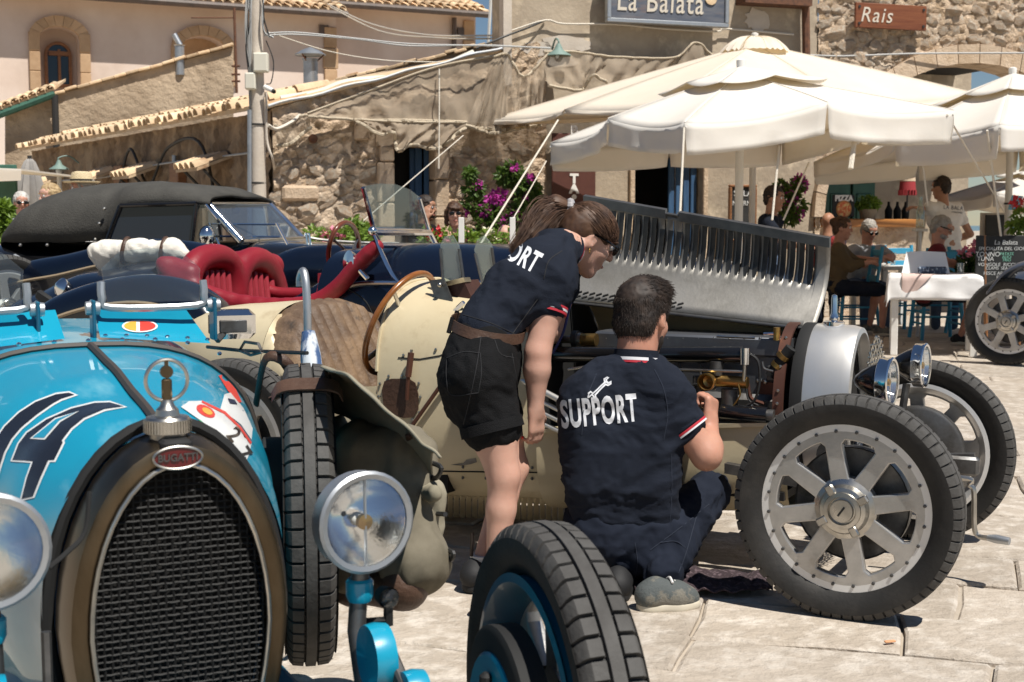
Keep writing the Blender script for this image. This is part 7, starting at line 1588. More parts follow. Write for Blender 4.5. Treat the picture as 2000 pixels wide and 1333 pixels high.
fine = []
for a, b in zip(rr, rr[1:]):
    for t in (0, .34, .67): fine.append([tuple(V(p).lerp(V(q_), t)) for p, q_ in zip(a, b)])
fine.append(rr[-1])
def crease(p):
    x, y, z = p; k = math.exp(-((x + 1.0) / .4) ** 2) * max(0, min(1, -y)) ; return (x, y - .018 * k * math.sin(22 * (z * .8 + x * .45)) - .01 * noise.noise(V((x * 5, z * 5, 1))) * (y < -.3), z + .012 * noise.noise(V((x * 4, y * 3, 0))))
m.loft([[crease(p) for p in r_] for r_ in fine], closed=False); o = m.build('fabric_top', M['hood'], black, angle=70, fix=False); solidify(o, .02)
for (px, py) in ((204, 408), (194, 437), (186, 468), (40, 479), (92, 479)): m = MB(); m.ball(ky(px, py, -.74), .012, 8); m.build('press_stud', M['nickel'], black)
q = [ky(px, py, -.725) for px, py in ((208, 476), (236, 402), (385, 398), (376, 476))]
m = MB(); m.slab(q, (0, 1, 0), .02); wd_ = m.build('side_window', M['navyglass'], black, smooth=False)
q2 = [ky(px, py, -.725) for px, py in ((378, 474), (386, 400), (402, 400), (425, 428), (425, 474))]; m = MB(); m.slab(q2, (0, 1, 0), .006); m.build('quarter_light', M['pane'], black, smooth=False)
for a, b in ((0, 1), (1, 2), (2, 3)): m = MB(); m.tube([q[a] + V((0, -.012, 0)), q[b] + V((0, -.012, 0))], .014, 8); m.build('window_frame', M['blackp'], wd_)
for a, b in ((2, 3),): m = MB(); m.tube([q2[a], q2[b]], .009, 8); m.build('window_frame', M['chrome'], wd_)
nt_, nb_, ft_, fb_ = ky(404, 397, -.62), ky(472, 472, -.66), ky(526, 398, .62), ky(592, 466, .62)
M['scrglass'] = glass('blue_windscreen', (.42, .55, .68), .10, .06)
m = MB(); m.slab([nt_, ft_, fb_, nb_], (1, 0, .3), .006); ws = m.build('windscreen', M['scrglass'], black, smooth=False)
for a, b, r_ in ((nt_, nb_, .028), (ft_, fb_, .022), (nt_, ft_, .016), (nb_, fb_, .018)): m = MB(); m.tube([a, b], r_, 10); m.build('screen_pillar', M['chrome'], ws)
for z_ in (438, 462): m = MB(); m.tube([ky(413, z_, -.70), ky(545, z_ + 1, -.2)], .007, 6); m.build('screen_bar', M['chrome'], ws)
for px0, px1 in ((408, 428), (540, 562)): m = MB(); m.tube([ky(px0, 436, -.66), ky(px1, 478, -.66)], .009, 6); m.build('deflector_bar', M['chrome'], ws)
c = ky(404, 462, -.8); m = MB(); m.ball(c, (.05, .06, .07), 14); m.build('door_mirror', M['chrome'], black)
m = MB(); m.ball(ky(461, 410, -.1), .03, 10); m.build('inner_mirror', M['chrome'], black)
fender(black, KF, [(500, 560), (530, 510), (570, 488), (620, 481), (680, 482), (740, 500), (780, 540)], -.78, .16, M['navy'], .3)
fender(black, KF, [(-60, 560), (-20, 515), (30, 502), (80, 510), (130, 545), (150, 580)], -.80, .16, M['blackcar'], .3)
m = MB(); m.box(ky(60, 530, -.86), (.3, .02, .1), Euler((0, .5, 0)).to_matrix(), bev=.01); m.build('wing_panel', M['zinc'], black)
for x, y in ((-1.35, -.68), (-1.35, .68), (1.75, -.68), (1.75, .68)): wheel(black, (x, y, .37), -1 if y < 0 else 1, TYRE, M['steel'], bolts=False, scale=1.05)
wheel(black, KF.at(10, 612, 7.6), -1, TYRE, M['steel'], bolts=False, scale=.95, steer=R(62))
m = MB(); m.tube(spline([KF.I @ P(px, py, 9.0) for px, py in ((594, 462), (630, 469), (700, 474), (780, 476))], 4), .01, 6); m.build('bonnet_hinge', M['nickel'], black)
for px in (600, 606): m = MB(); m.tube([ky(px, 478, -.5), ky(px - 3, 456, -.5)], .01, 6); m.build('screen_clamp', M['chrome'], black)
# ================================================================== CAR AT THE RIGHT EDGE
g_ = G(1968, 714); RF = Frame((g_.x, g_.y, 0), R(-38)); rc = thing('racing_car', 'dark grey-blue vintage car cut by right edge, spoked front wheel showing', 'car', RF.loc, RF.rz)
M['greyblue'] = mat('grey_blue_paint', (.05, .065, .10), .3, coat=.7)
wheel(rc, (0, 0, .385), -1, TYRE, M['steel'], scale=1.08, rot=.3)
m = MB(); m.loft([ring(w_, zt, zb, 36, .6, .6, x, .62) for x, w_, zt, zb in ((-.1, .20, .80, .35), (.3, .24, .88, .3), (1.2, .32, .95, .28), (1.9, .36, 1.0, .28), (2.8, .3, .9, .35), (3.4, .1, .75, .5))], caps=True); m.build('body', M['greyblue'], rc, angle=50)
q = [(x, -.02, z) for x, z in ((-.15, .62), (.0, .80), (.2, .88), (.42, .86), (.6, .7))]
m = MB(); m.loft([[(x, y + .14 * math.cos(a), z + .05 * math.sin(a)) for a in np.linspace(0, math.pi, 9)] for x, y, z in [tuple(p) for p in spline(q, 5)]], closed=False); o = m.build('wing', M['greyblue'], rc, angle=60); solidify(o, .012)
m = MB(); m.tube([(0, 0, .385), (0, 1.24, .385)], .024, 10); m.build('front_axle', M['steel'], rc); wheel(rc, (0, 1.24, .385), 1, TYRE, M['steel'], bolts=False, scale=1.08); wheel(rc, (2.5, 0, .385), -1, TYRE, M['steel'], bolts=False, scale=1.08); wheel(rc, (2.5, 1.24, .385), 1, TYRE, M['steel'], bolts=False, scale=1.08)
# ================================================================== PEOPLE
M['skin'] = mat('skin_fair', (.58, .355, .275), .5, col2=(.49, .265, .195), ns=6, mix=(.3, .7), sss=.12, bump=.06, bs=160, spec=.4)
M['skin2'] = mat('skin_sunned', (.51, .275, .195), .5, col2=(.41, .185, .125), ns=6, mix=(.3, .7), sss=.12, bump=.06, bs=160, spec=.4)
M['skin3'] = mat('skin_olive', (.40, .21, .135), .52, col2=(.34, .17, .10), ns=12, sss=.1)
M['navyshirt'] = mat('navy_pique', (.0085, .0115, .0205), .9, col2=(.012, .016, .027), ns=4, bump=.35, bs=330, spec=.25)
M['blackdenim'] = mat('black_denim', (.006, .006, .0065), .9, col2=(.011, .011, .012), ns=6, bump=.4, bs=260, spec=.2)
M['navytrou'] = mat('navy_trousers', (.008, .011, .020), .9, col2=(.013, .017, .029), ns=3, bump=.12, bs=300, spec=.2)
M['hairb'] = mat('brown_hair', (.040, .018, .010), .6, col2=(.09, .043, .021), ns=28, stretch=(1, 1, 1), spec=.5)
M['haird'] = mat('dark_hair', (.014, .009, .007), .65, col2=(.035, .021, .014), ns=30, spec=.5)
M['hairg'] = mat('grey_hair', (.22, .20, .18), .6, col2=(.34, .32, .29), ns=20); M['hairw'] = mat('white_hair', (.58, .56, .52), .6, col2=(.44, .42, .39), ns=20)
M['lip'] = mat('lips', (.36, .11, .09), .5); M['eyew'] = mat('eye_white', (.7, .68, .65), .3); M['eyed'] = mat('eye_dark', (.02, .014, .01), .2); M['sung'] = mat('sunglasses', (.006, .006, .006), .08, spec=.7)
M['nailred'] = mat('red_nails', (.62, .03, .02), .25); M['gold'] = mat('gold', (.75, .48, .14), .25, 1.0)
M['white_t'] = mat('white_shirt', (.68, .655, .63), .85, bump=.2, bs=60); M['red_t'] = mat('dark_red_polo', (.12, .008, .012), .85, bump=.2, bs=60); M['olive_t'] = mat('olive_top', (.10, .07, .035), .9, bump=.2, bs=60); M['grey_t'] = mat('grey_linen_shirt', (.30, .31, .33), .85, bump=.2, bs=60); M['greytee'] = mat('pale_grey_tee', (.44, .44, .46), .85); M['jean'] = mat('blue_jeans', (.06, .09, .15), .9); M['shoe'] = mat('grey_trainer', (.075, .085, .085), .8, col2=(.16, .15, .125), ns=16, mix=(.48, .55), bump=.3, bs=120); M['shoek'] = mat('black_trainer', (.012, .012, .013), .7); M['sole'] = mat('pale_sole', (.55, .50, .40), .7); M['sock'] = mat('white_sock', (.66, .64, .62), .9)
M['redtrim'] = mat('red_trim', (.40, .02, .035), .8); M['whitetrim'] = mat('white_trim', (.60, .60, .63), .8); M['print'] = mat('white_print', (.62, .63, .66), .7, col2=(.42, .44, .48), ns=26, mix=(.52, .68)); M['floral'] = mat('floral_skirt', (.22, .02, .02), .9, col2=(.03, .025, .04), ns=16, mix=(.45, .55))
def hframe(c, f, u=(0, 0, 1)):
    f = V(f).normalized(); r = f.cross(V(u)).normalized(); u = r.cross(f).normalized(); return V(c), Matrix((r, f, u)).transposed()
def HP(fr, p): return fr[0] + fr[1] @ V(p)
def head_prims(fr, s=1.0, neck=None, ears=True):
    c, R3 = fr; h = lambda *p: HP(fr, [t * s for t in p]); S_ = lambda *r_: tuple(t * s for t in r_)
    pr = [E_(h(0, -.012, .03), S_(.075, .095, .092), R3), E_(h(0, .03, -.035), S_(.058, .062, .078), R3, k=.03 * s), C_(h(-.012, .066, -.098), h(.012, .066, -.098), .020 * s, k=.03 * s), E_(h(0, .062, .055), S_(.055, .03, .03), R3, k=.03 * s)]
    for sx in (-1, 1):
        pr += [E_(h(sx * .034, .062, -.018), S_(.026, .026, .026), R3, k=.02 * s)]
        if ears: pr += [E_(h(sx * .076, -.006, -.004), S_(.011, .020, .031), R3, k=.012 * s), E_(h(sx * .084, -.002, -.002), S_(.006, .010, .016), R3, k=.006 * s, op=-1)]
    pr += [C_(h(0, .090, .028), h(0, .112, -.012), .009 * s, .0125 * s, k=.012 * s), C_(h(-.011, .100, -.016), h(.011, .100, -.016), .008 * s, k=.008 * s)]
    for sx in (-1, 1): pr += [E_(h(sx * .032, .100, .022), S_(.019, .012, .011), R3, k=.010 * s, op=-1)]
    pr += [C_(h(-.020, .088, -.052), h(.020, .088, -.052), .007 * s, k=.01 * s), C_(h(-.014, .088, -.064), h(.014, .088, -.064), .007 * s, k=.01 * s), C_(h(-.018, .098, -.058), h(.018, .098, -.058), .0025 * s, k=.004 * s, op=-1)]
    if neck is not None: pr += [C_(h(0, -.022, -.055), neck, .052 * s, .058 * s, k=.03)]
    return pr
def face_bits(fr, parent, s=1.0, glasses=False, hairmat=None, beard=None):
    h = lambda *p: HP(fr, [t * s for t in p])
    for sx in (-1, 1):
        m = MB(); m.ball(h(sx * .031, .084, .021), .0125 * s, 10); m.build('eye', M['eyew'], parent); m = MB(); m.ball(h(sx * .031, .092, .021), .0062 * s, 8); m.build('iris', M['eyed'], parent)
        m = MB(); m.tube(spline([h(sx * .014, .098, .041), h(sx * .032, .098, .047), h(sx * .052, .082, .040)], 3), [.003 * s, .0038 * s, .004 * s, .004 * s, .0035 * s, .003 * s, .002 * s], 6); m.build('eyebrow', hairmat or M['haird'], parent)
    m = MB(); m.tube(spline([h(-.021, .090, -.058), h(0, .100, -.054), h(.021, .090, -.058)], 3), [.002 * s, .005 * s, .006 * s, .006 * s, .006 * s, .005 * s, .002 * s], 6); m.build('lips', M['lip'], parent)
    if glasses:
        for sx in (-1, 1):
            m = MB(); m.ball(h(sx * .034, .106, .018), (.027 * s, .006 * s, .020 * s), 14, fr[1]); g = m.build('sunglass_lens', M['sung'], parent)
            m = MB(); m.tube([h(sx * .060, .098, .026), h(sx * .078, .05, .024), h(sx * .082, -.01, .020)], .0042 * s, 6); m.build('sunglass_arm', M['sung'], parent)
        m = MB(); m.tube([h(-.012, .112, .022), h(.012, .112, .022)], .003 * s, 6); m.build('sunglass_bridge', M['sung'], parent)
def hand_prims(wr, d, n, side, s=1.0, curl=(.5, .6, .7), spread=1.0, thumb=.5):
    """wrist, finger direction, palm normal, side = towards the thumb"""
    wr, d = V(wr), V(d).normalized(); n = (V(n) - d * V(n).dot(d)).normalized(); t = d.cross(n).normalized(); t = t if t.dot(V(side)) > 0 else -t
    pr = [C_(wr, wr + d * .03 * s, .026 * s, .026 * s, k=.015)]; tips = []
    for i, (o, ln) in enumerate(((.030, .92), (.010, 1.0), (-.010, .94), (-.029, .76))):
        base = wr + d * .088 * s + t * o * s; pr.append(C_(wr + d * .02 * s + t * o * .7 * s, base, .0145 * s, .0115 * s, k=.014)); a = 0; p = base; dd = d + t * o * 3 * (spread - 1)
        for k, l_ in enumerate((.042, .027, .022)):
            a += curl[k] * (1 + .08 * i); q = p + (dd * math.cos(a) + n * math.sin(a)) * l_ * ln * s; pr.append(C_(p, q, (.0098 - .0012 * k) * s, (.0090 - .0012 * k) * s, k=.004)); p = q
        tips.append(p)
    b = wr + d * .028 * s + t * .026 * s; m1 = b + (t * .75 + d * .65 + n * .35).normalized() * .042 * s; m2 = m1 + (d * .8 + n * thumb + t * .15).normalized() * .03 * s; m3 = m2 + (d * .8 + n * thumb * 1.3 - t * .1).normalized() * .024 * s
    pr += [C_(b, m1, .016 * s, .0125 * s, k=.012), C_(m1, m2, .012 * s, .0105 * s, k=.004), C_(m2, m3, .0105 * s, .0085 * s, k=.004)]; tips.append(m3); return pr, tips
def arm_prims(sh, el, wr, s=1.0, ru=.046, rf=.038, rw=.025):
    sh, el, wr = V(sh), V(el), V(wr); return [C_(sh, sh.lerp(el, .45), ru * 1.05 * s, ru * s, k=.02), C_(sh.lerp(el, .45), el, ru * s, rf * s, k=.02), C_(el, el.lerp(wr, .3), rf * s, rf * 1.04 * s, k=.02), C_(el.lerp(wr, .3), wr, rf * 1.04 * s, rw * s, k=.02)]
def leg_prims(hip, kn, an, s=1.0, rt=.082, rk=.052, rc=.054, ra=.034):
    hip, kn, an = V(hip), V(kn), V(an); back = V((0, 0, 0)); return [C_(hip, hip.lerp(kn, .5), rt * s, (rt * .5 + rk * .55) * s, k=.02), C_(hip.lerp(kn, .5), kn, (rt * .5 + rk * .55) * s, rk * s, k=.02), C_(kn, kn.lerp(an, .33), rk * .97 * s, rc * s, k=.02), C_(kn.lerp(an, .33), an, rc * s, ra * s, k=.02)]
def shoe(parent, heel, toe, up, mt, sole, s=1.0):
    heel, toe = V(heel), V(toe); d = (toe - heel).normalized(); up = V(up); mid = heel.lerp(toe, .55)
    me = soft([C_(heel + up * .045, mid + up * .045, .042 * s, .043 * s), C_(mid + up * .035, toe + up * .032 - d * .03, .042 * s, .034 * s), C_(heel + up * .05, heel + up * .072 + d * .02, .036 * s, .034 * s)], .008, .03); a = link('shoe', me, mt, parent)
    me = soft([C_(heel + up * .012, mid + up * .012, .040 * s, .044 * s), C_(mid + up * .012, toe + up * .014 - d * .03, .044 * s, .036 * s)], .008, .02); vs = np.array([v.co for v in me.vertices]); h = (vs - np.array(heel)) @ np.array(up); cl = np.clip(h, .0, .03) - h
    vs += cl[:, None] * np.array(up)[None, :]
    for v_, c in zip(me.vertices, vs): v_.co = c
    link('sole', me, sole, a); sd = d.cross(up).normalized()
    for k in range(4): m = MB(); c = heel.lerp(toe, .42 + .1 * k) + up * (.098 - .012 * k) * s; m.tube(spline([c - sd * .028 - up * .012, c, c + sd * .028 - up * .012], 3), .004, 5); m.build('lace', M['sock'], a)
    return a
def strands(name, parent, seeds, mt, r0=.0016, r1=.0006, n=4):
    """hair locks: each seed is a list of points"""
    m = MB()
    for path in seeds:
        k = len(path); m.tube(path, [r0 + (r1 - r0) * i / (k - 1) for i in range(k)], n, caps=False)
    o = m.build(name, mt, parent, angle=180, fix=False); o['kind'] = 'stuff'; return o
# ------------------------------------------------------------------ woman leaning over the bonnet
w0 = G(945, 1165); wo = thing('person', 'woman in navy shirt and black shorts bending over the open engine', 'person', w0); q = lambda px, py, Y: P(px, py, Y) - w0
pel, wai, che, nek = q(940, 725, 4.47), q(950, 645, 4.50), q(1012, 562, 4.60), q(1100, 480, 4.74)
shR, elR, wrR = q(1082, 548, 4.56), q(1050, 690, 4.50), q(1046, 795, 4.50)
shL, elL, wrL = q(1105, 530, 4.92), q(1078, 650, 4.98), q(1048, 640, 4.72)
hR, kR, aR = q(946, 775, 4.40), q(984, 930, 4.36), q(968, 1125, 4.34)
hL, kL, aL = q(955, 770, 4.56), q(1004, 915, 4.56), q(941, 1095, 4.42)
hd = hframe(q(1146, 470, 4.84), (.80, .22, -.50), (.45, .12, .88))
hp, tipsR = hand_prims(wrR, (.04, 0, -1), (-.3, .3, 0), (.9, -.3, 0), .92, (.25, .75, .8))
hp2, tipsL = hand_prims(wrL, (-.85, -.45, .15), (0, .3, -.9), (.0, -.3, .9), .9, (.3, .5, .4))
skin = head_prims(hd, 1.0, nek) + arm_prims(shR, elR, wrR, 1, .052, .043, .027) + arm_prims(shL, elL, wrL, 1, .046, .038, .025) + hp + hp2 + leg_prims(hR, kR, aR, 1, .088, .054, .048, .032) + leg_prims(hL, kL, aL, 1, .082, .050, .046, .030) + [C_(pel, wai, .09, .08), C_(wai, che, .08, .07), C_(che, nek, .06, .045)]
body = link('body', soft(skin, .0075, .02), M['skin'], wo); face_bits(hd, body, 1.0, True, M['hairb'])
for i in (0, 1, 2, 3): m = MB(); m.ball(tipsR[i], (.0058, .0058, .006), 8); m.build('nail', M['nailred'], body)
m = MB(); m.ball(tipsL[4], .008, 8); m.build('nail', M['nailred'], body)
m = MB(); m.lathe([(.0105, 0), (.012, .002), (.0105, .004)], tipsR[1].lerp(wrR, .42), (0, 0, 1), 14); m.build('ring', M['gold'], body)
m = MB(); e = HP(hd, (.085, .004, -.040)); m.tube([e + V((0, .007 * math.cos(t), .009 * math.sin(t))) for t in np.linspace(0, 6.28, 14)[:-1]], .0016, 6, closed=True); m.build('earring', M['gold'], body)
m = MB(); m.tube([aL + V((-.036 * math.cos(.5), -.02, .1)), aL + V((-.034, -.022, .02))], .006, 6); m.build('tattoo', M['haird'], body)
wd = (q(1082, 548, 4.56) - q(1105, 530, 4.92)).normalized()
def across(p, h): return (p + wd * h, p - wd * h)
shp = [C_(*across(wai + V((0, 0, .0)), .055), .098, .095), C_(*across(wai.lerp(che, .5), .06), .10, .098), C_(*across(che, .075), .108, .105), C_(*across(che.lerp(nek, .5), .09), .098, .095), C_(*across(nek.lerp(che, .22), .09), .07, .068), C_(shR.lerp(nek, .25), shR, .074, .072), C_(shR, shR.lerp(elR, .34), .072, .068), C_(shL, shL.lerp(elL, .34), .064, .062), C_(nek.lerp(che, .12), nek + (HP(hd, (0, -.03, -.09)) - nek) * .35, .074, .066)]
shirt = link('polo_shirt', soft(shp, .0075, .045, wrinkle(.016, (7, 7, 10), 2, 4)), M['navyshirt'], wo)
a, b = shR.lerp(elR, .385), shR.lerp(elR, .41); ax_ = (elR - shR).normalized()
for off, mt, rr in ((.0, M['redtrim'], .0668), (-.010, M['whitetrim'], .0672), (-.018, M['redtrim'], .0676)):
    m = MB(); m.lathe([(rr - .004, -.004), (rr + .002, -.004), (rr + .002, .004), (rr - .004, .004)], a + ax_ * (off + .01), ax_, 36); m.build('sleeve_trim', mt, shirt)
cl_ = (HP(hd, (0, -.03, -.09)) - nek).normalized()
for off, mt, rr in ((.020, M['navyshirt'], .070), (.030, M['redtrim'], .0695), (.038, M['whitetrim'], .0685)):
    m = MB(); m.lathe([(rr - .006, -.006), (rr + .003, -.006), (rr + .002, .006), (rr - .006, .006)], nek + cl_ * off, cl_, 36); m.build('collar_band', mt, shirt)
wF = Frame(w0, 0)
sup = px_decal('shirt_lettering', None, shirt, wF, M['print'], shirt, .002, 6, px_text('SUPPORT', 990, 487, 58, R(-27), .50, .12, .03, 1.12))
sh_ = [C_(*across(wai.lerp(pel, .25), .06), .098, .095), C_(*across(wai.lerp(pel, .55), .07), .118, .116), C_(*across(pel, .08), .126, .124), C_(hR, hR.lerp(kR, .36), .110, .103), C_(hL, hL.lerp(kL, .34), .098, .092), C_(pel + V((-.05, -.03, -.03)), pel + V((-.04, -.02, -.10)), .10, .09)]
shorts = link('shorts', soft(sh_, .008, .03, wrinkle(.010, (9, 9, 13), 6)), M['blackdenim'], wo)
ax_ = (kR - hR).normalized(); m = MB(); m.lathe([(.098, -.012), (.107, -.014), (.108, .022), (.098, .022)], hR.lerp(kR, .37), ax_, 40); m.build('cuff', M['blackdenim'], shorts)
bl_ = (che - wai).normalized(); bl_ = (bl_ + V((0, 0, 1.3))).normalized()
m = MB(); ring_ = []
bc = wai + V((.004, 0, .006))
for t in np.linspace(0, 2 * math.pi, 49)[:-1]:
    a_, b_ = wd, bl_.cross(wd).normalized(); ring_.append([tuple(bc + (a_ * (.180 * math.cos(t)) + b_ * (.127 * math.sin(t))) * sc__ + bl_ * hh) for sc__, hh in ((.985, -.018), (1.012, -.018), (1.012, .018), (.985, .018))])
m.loft(ring_ + [ring_[0]]); m.build('belt', M['leatherb'], wo, angle=30)
for t in (2.6, 3.6, 4.4, 5.3): a_, b_ = wd, bl_.cross(wd).normalized(); p = bc + (a_ * .184 * math.cos(t) + b_ * .131 * math.sin(t)); m = MB(); m.tube([p - bl_ * .03, p + bl_ * .024], .008, 6); m.build('belt_loop', M['blackdenim'], shorts)
# shoes
sg = G(930, 1163) - w0; shoe(wo, q(925, 1152, 4.38) * V((1, 1, 0)), q(952, 1150, 4.62) * V((1, 1, 0)), (0, 0, 1), M['shoek'], M['shoek']); g2 = G(965, 1195) - w0; shoe(wo, V((g2.x - .02, g2.y - .05, 0)), V((g2.x + .05, g2.y + .19, 0)), (0, 0, 1), M['shoek'], M['shoek'])
for a_ in (aL, aR): m = MB(); m.tube([a_ + V((0, 0, .02)), a_ + V((0, 0, -.05))], .04, 14); m.build('sock', M['sock'], wo)
# hair: cap, tied tail of strands, scrunchie
cap_ = soft([E_(HP(hd, (0, -.016, .040)), (.085, .104, .096), hd[1]), E_(HP(hd, (0, -.07, .01)), (.070, .05, .07), hd[1]), E_(HP(hd, (0, .13, -.045)), (.11, .085, .105), hd[1], k=.012, op=-1), E_(HP(hd, (.09, .03, -.03)), (.04, .042, .055), hd[1], k=.01, op=-1), E_(HP(hd, (-.09, .03, -.03)), (.04, .042, .055), hd[1], k=.01, op=-1)], .006, .02, wrinkle(.004, (26, 26, 26), 1))
hair = link('hair', cap_, M['hairb'], wo)
tie = q(1113, 408, 4.86); rg = random.Random(3); locks = []; cen, R3 = hd
path0 = [tie, q(1085, 405, 4.86), q(1060, 425, 4.82), q(1035, 460, 4.76), q(1012, 487, 4.72), q(1000, 492, 4.71)]
link('ponytail_core', soft([C_(a_, b_, r_, r2, k=.03) for a_, b_, r_, r2 in zip(path0[:-2], path0[1:-1], (.022, .040, .042, .03), (.040, .042, .03, .012))], .008, .02, wrinkle(.006, (30, 30, 30), 5)), M['hairb'], hair)
for i in range(950):
    u, v_ = rg.gauss(0, 1), rg.gauss(0, 1); ln = rg.uniform(.72, 1.08); pts = []
    for k, (p, r_) in enumerate(zip(path0, (.014, .036, .043, .036, .026, .018))):
        pts.append(p + V((u * .5 + rg.uniform(-.12, .12), v_ * .9, -u * .6 + rg.uniform(-.12, .12))) * r_ * .75 + V((0, 0, -.012 * math.sin(k + i) * (k > 1))))
    sp_ = spline(pts, 3); locks.append(sp_[:max(4, int(len(sp_) * min(1, ln)))])
for i in range(1300):      # combed back over the skull to the tie
    th, ph = rg.uniform(-1.35, 1.35), rg.uniform(-.1, 1.0); a_ = V((math.sin(th) * .083, (math.cos(th) * .096) * (1 - ph) - .02, .042 + .096 * math.sin(ph * 1.5))); lt = R3.inverted() @ (tie - cen); pts = []
    for k in range(5):
        t = k / 4; p = a_.lerp(lt, t); d_ = p - V((0, -.012, .036)); n_ = V((d_.x / .089, d_.y / .108, d_.z / .101)); L_ = n_.length; p = V((0, -.012, .036)) + d_ / max(L_, .35) * (1.0 + rg.uniform(-.02, .03)) if k < 4 else lt + V((rg.gauss(0, .008), rg.gauss(0, .008), rg.gauss(0, .008)))
        pts.append(cen + R3 @ p)
    locks.append(spline(pts, 2))
strands('hair_strands', hair, locks, M['hairb'], .0012, .0005)
m = MB(); 
for k in range(9): a_ = 2 * math.pi * k / 9; d_ = (path0[1] - tie).normalized(); x_, y_ = frame_from(d_); m.ball(tie + (x_ * math.cos(a_) + y_ * math.sin(a_)) * .024, (.016, .016, .016), 8)
o = m.build('scrunchie', mat('silver_satin', (.50, .47, .46), .25, .3), hair)
m = MB(); m.tube(spline([q(1120, 565, 4.62), q(1112, 600, 4.66), q(1100, 650, 4.7), q(1080, 690, 4.75)], 5), .005, 6); o = m.build('lanyard', mat('blue_lanyard', (.02, .03, .16), .7), wo)
wF = Frame(w0, 0); SK = mat('denim_seam', (.024, .024, .026), .9)
for pts in (((872, 700), (905, 688), (938, 690)), ((938, 690), (940, 730), (934, 768)), ((872, 700), (872, 740), (882, 772), (934, 768)), ((966, 664), (978, 692), (1008, 700)), ((1000, 690), (1010, 750), (1015, 810)), ((940, 655), (930, 720), (915, 790), (905, 830))): px_line('seam', pts, shorts, wF, SK, shorts)
for pts in (((1098, 490), (1072, 510), (1062, 545)), ((1050, 585), (1010, 640), (1000, 655)), ((905, 615), (960, 632), (1010, 655))): px_line('seam', pts, shirt, wF, SK, shirt)
# ------------------------------------------------------------------ man crouching with his back to us
m0 = G(1260, 1190); ma = thing('person', 'man in navy support shirt crouching with his back to us at the engine', 'person', m0); q = lambda px, py, Y: P(px, py, Y) - m0
pel, wai, che, nek = q(1225, 1035, 4.42), q(1215, 950, 4.40), q(1215, 830, 4.42), q(1242, 712, 4.46)
shL, shR = q(1150, 775, 4.44), q(1300, 785, 4.44); elR, wrR = q(1380, 890, 4.40), q(1384, 838, 4.50); elL, wrL = q(1130, 900, 4.62), q(1210, 860, 4.8)
hipL, knL, anL = q(1180, 1060, 4.42), q(1190, 960, 4.85), q(1205, 1140, 4.55); hipR, knR, anR = q(1270, 1060, 4.42), q(1386, 962, 4.64), q(1296, 1130, 4.28)
hd = hframe(q(1255, 625, 4.50), (.52, .80, -.22), (.03, .1, 1))
hp, tR = hand_prims(wrR, (.12, .25, .85), (-.75, .4, -.2), (-.1, .9, .1), 1.12, (.95, 1.25, .8), 1.0, .9)
hp2, tL = hand_prims(wrL, (.7, .5, .2), (0, .2, -1), (0, 0, 1), 1.0, (.6, .8, .6))
skin = head_prims(hd, 1.04, nek) + [C_(HP(hd, (0, -.03, -.05)), nek + V((0, 0, -.02)), .062, .07)] + arm_prims(shR, elR, wrR, 1, .055, .049, .033) + arm_prims(shL, elL, wrL, 1, .052, .045, .03) + hp + hp2 + [C_(che + V((0, .05, 0)), nek, .06, .06)]
body = link('body', soft(skin, .0075, .02), M['skin2'], ma); face_bits(hd, body, 1.04, False, M['haird'])
link('beard', soft([E_(HP(hd, (0, .034, -.058)), (.062, .062, .062), hd[1]), E_(HP(hd, (0, .06, .02)), (.09, .09, .065), hd[1], k=.01, op=-1), E_(HP(hd, (0, -.06, -.03)), (.1, .07, .1), hd[1], k=.01, op=-1)], .007, .012, wrinkle(.003, (60, 60, 60), 2)), M['haird'], body)
wdv = (shR - shL).normalized()
def across(p, h): return (p + wdv * h, p - wdv * h)
shp = [C_(*across(wai.lerp(pel, .75) + V((0, .02, 0)), .09), .105, .105), C_(*across(wai + V((0, .02, 0)), .092), .106, .106), C_(*across(wai.lerp(che, .5) + V((0, .02, 0)), .102), .106, .106), C_(*across(che + V((0, .02, 0)), .115), .103, .103), C_(*across(che.lerp(nek, .45) + V((0, .02, 0)), .115), .095, .095), C_(*across(nek.lerp(che, .22), .07), .07, .07), C_(shR.lerp(nek, .3), shR, .082, .088), C_(shL.lerp(nek, .3), shL, .082, .086), C_(shR, shR.lerp(elR, .42), .088, .074), C_(shL, shL.lerp(elL, .4), .082, .07), C_(nek.lerp(che, .1), nek + V((.004, -.002, .008)), .078, .066)]
shirt = link('polo_shirt', soft(shp, .0075, .045, wrinkle(.020, (6, 6, 9), 12, 4)), M['navyshirt'], ma)
ax_ = (elR - shR).normalized(); a = shR.lerp(elR, .50)
for off, mt, rr in ((.012, M['whitetrim'], .0735), (.006, M['redtrim'], .0738), (-.006, M['navyshirt'], .0745)):
    m = MB(); m.lathe([(rr - .006, -.004), (rr + .002, -.004), (rr + .002, .004), (rr - .006, .004)], a + ax_ * off, ax_, 36); m.build('sleeve_trim', mt, shirt)
cl_ = V((.05, .12, 1)).normalized()
for off, mt, rr in ((.010, M['redtrim'], .0775), (.018, M['whitetrim'], .0765), (.034, M['navyshirt'], .0735)):
    m = MB(); hh = .005 if mt is not M['navyshirt'] else .014; m.lathe([(rr - .008, -hh), (rr + .003, -hh), (rr + .001, hh), (rr - .008, hh)], nek + cl_ * off, cl_, 40); m.build('collar_band', mt, shirt)
mF = Frame(m0, 0)
px_decal('shirt_lettering', None, shirt, mF, M['print'], shirt, .002, 6, px_text('SUPPORT', 1170, 806, 74, R(5.5), .445, 0, .032, 1.10))
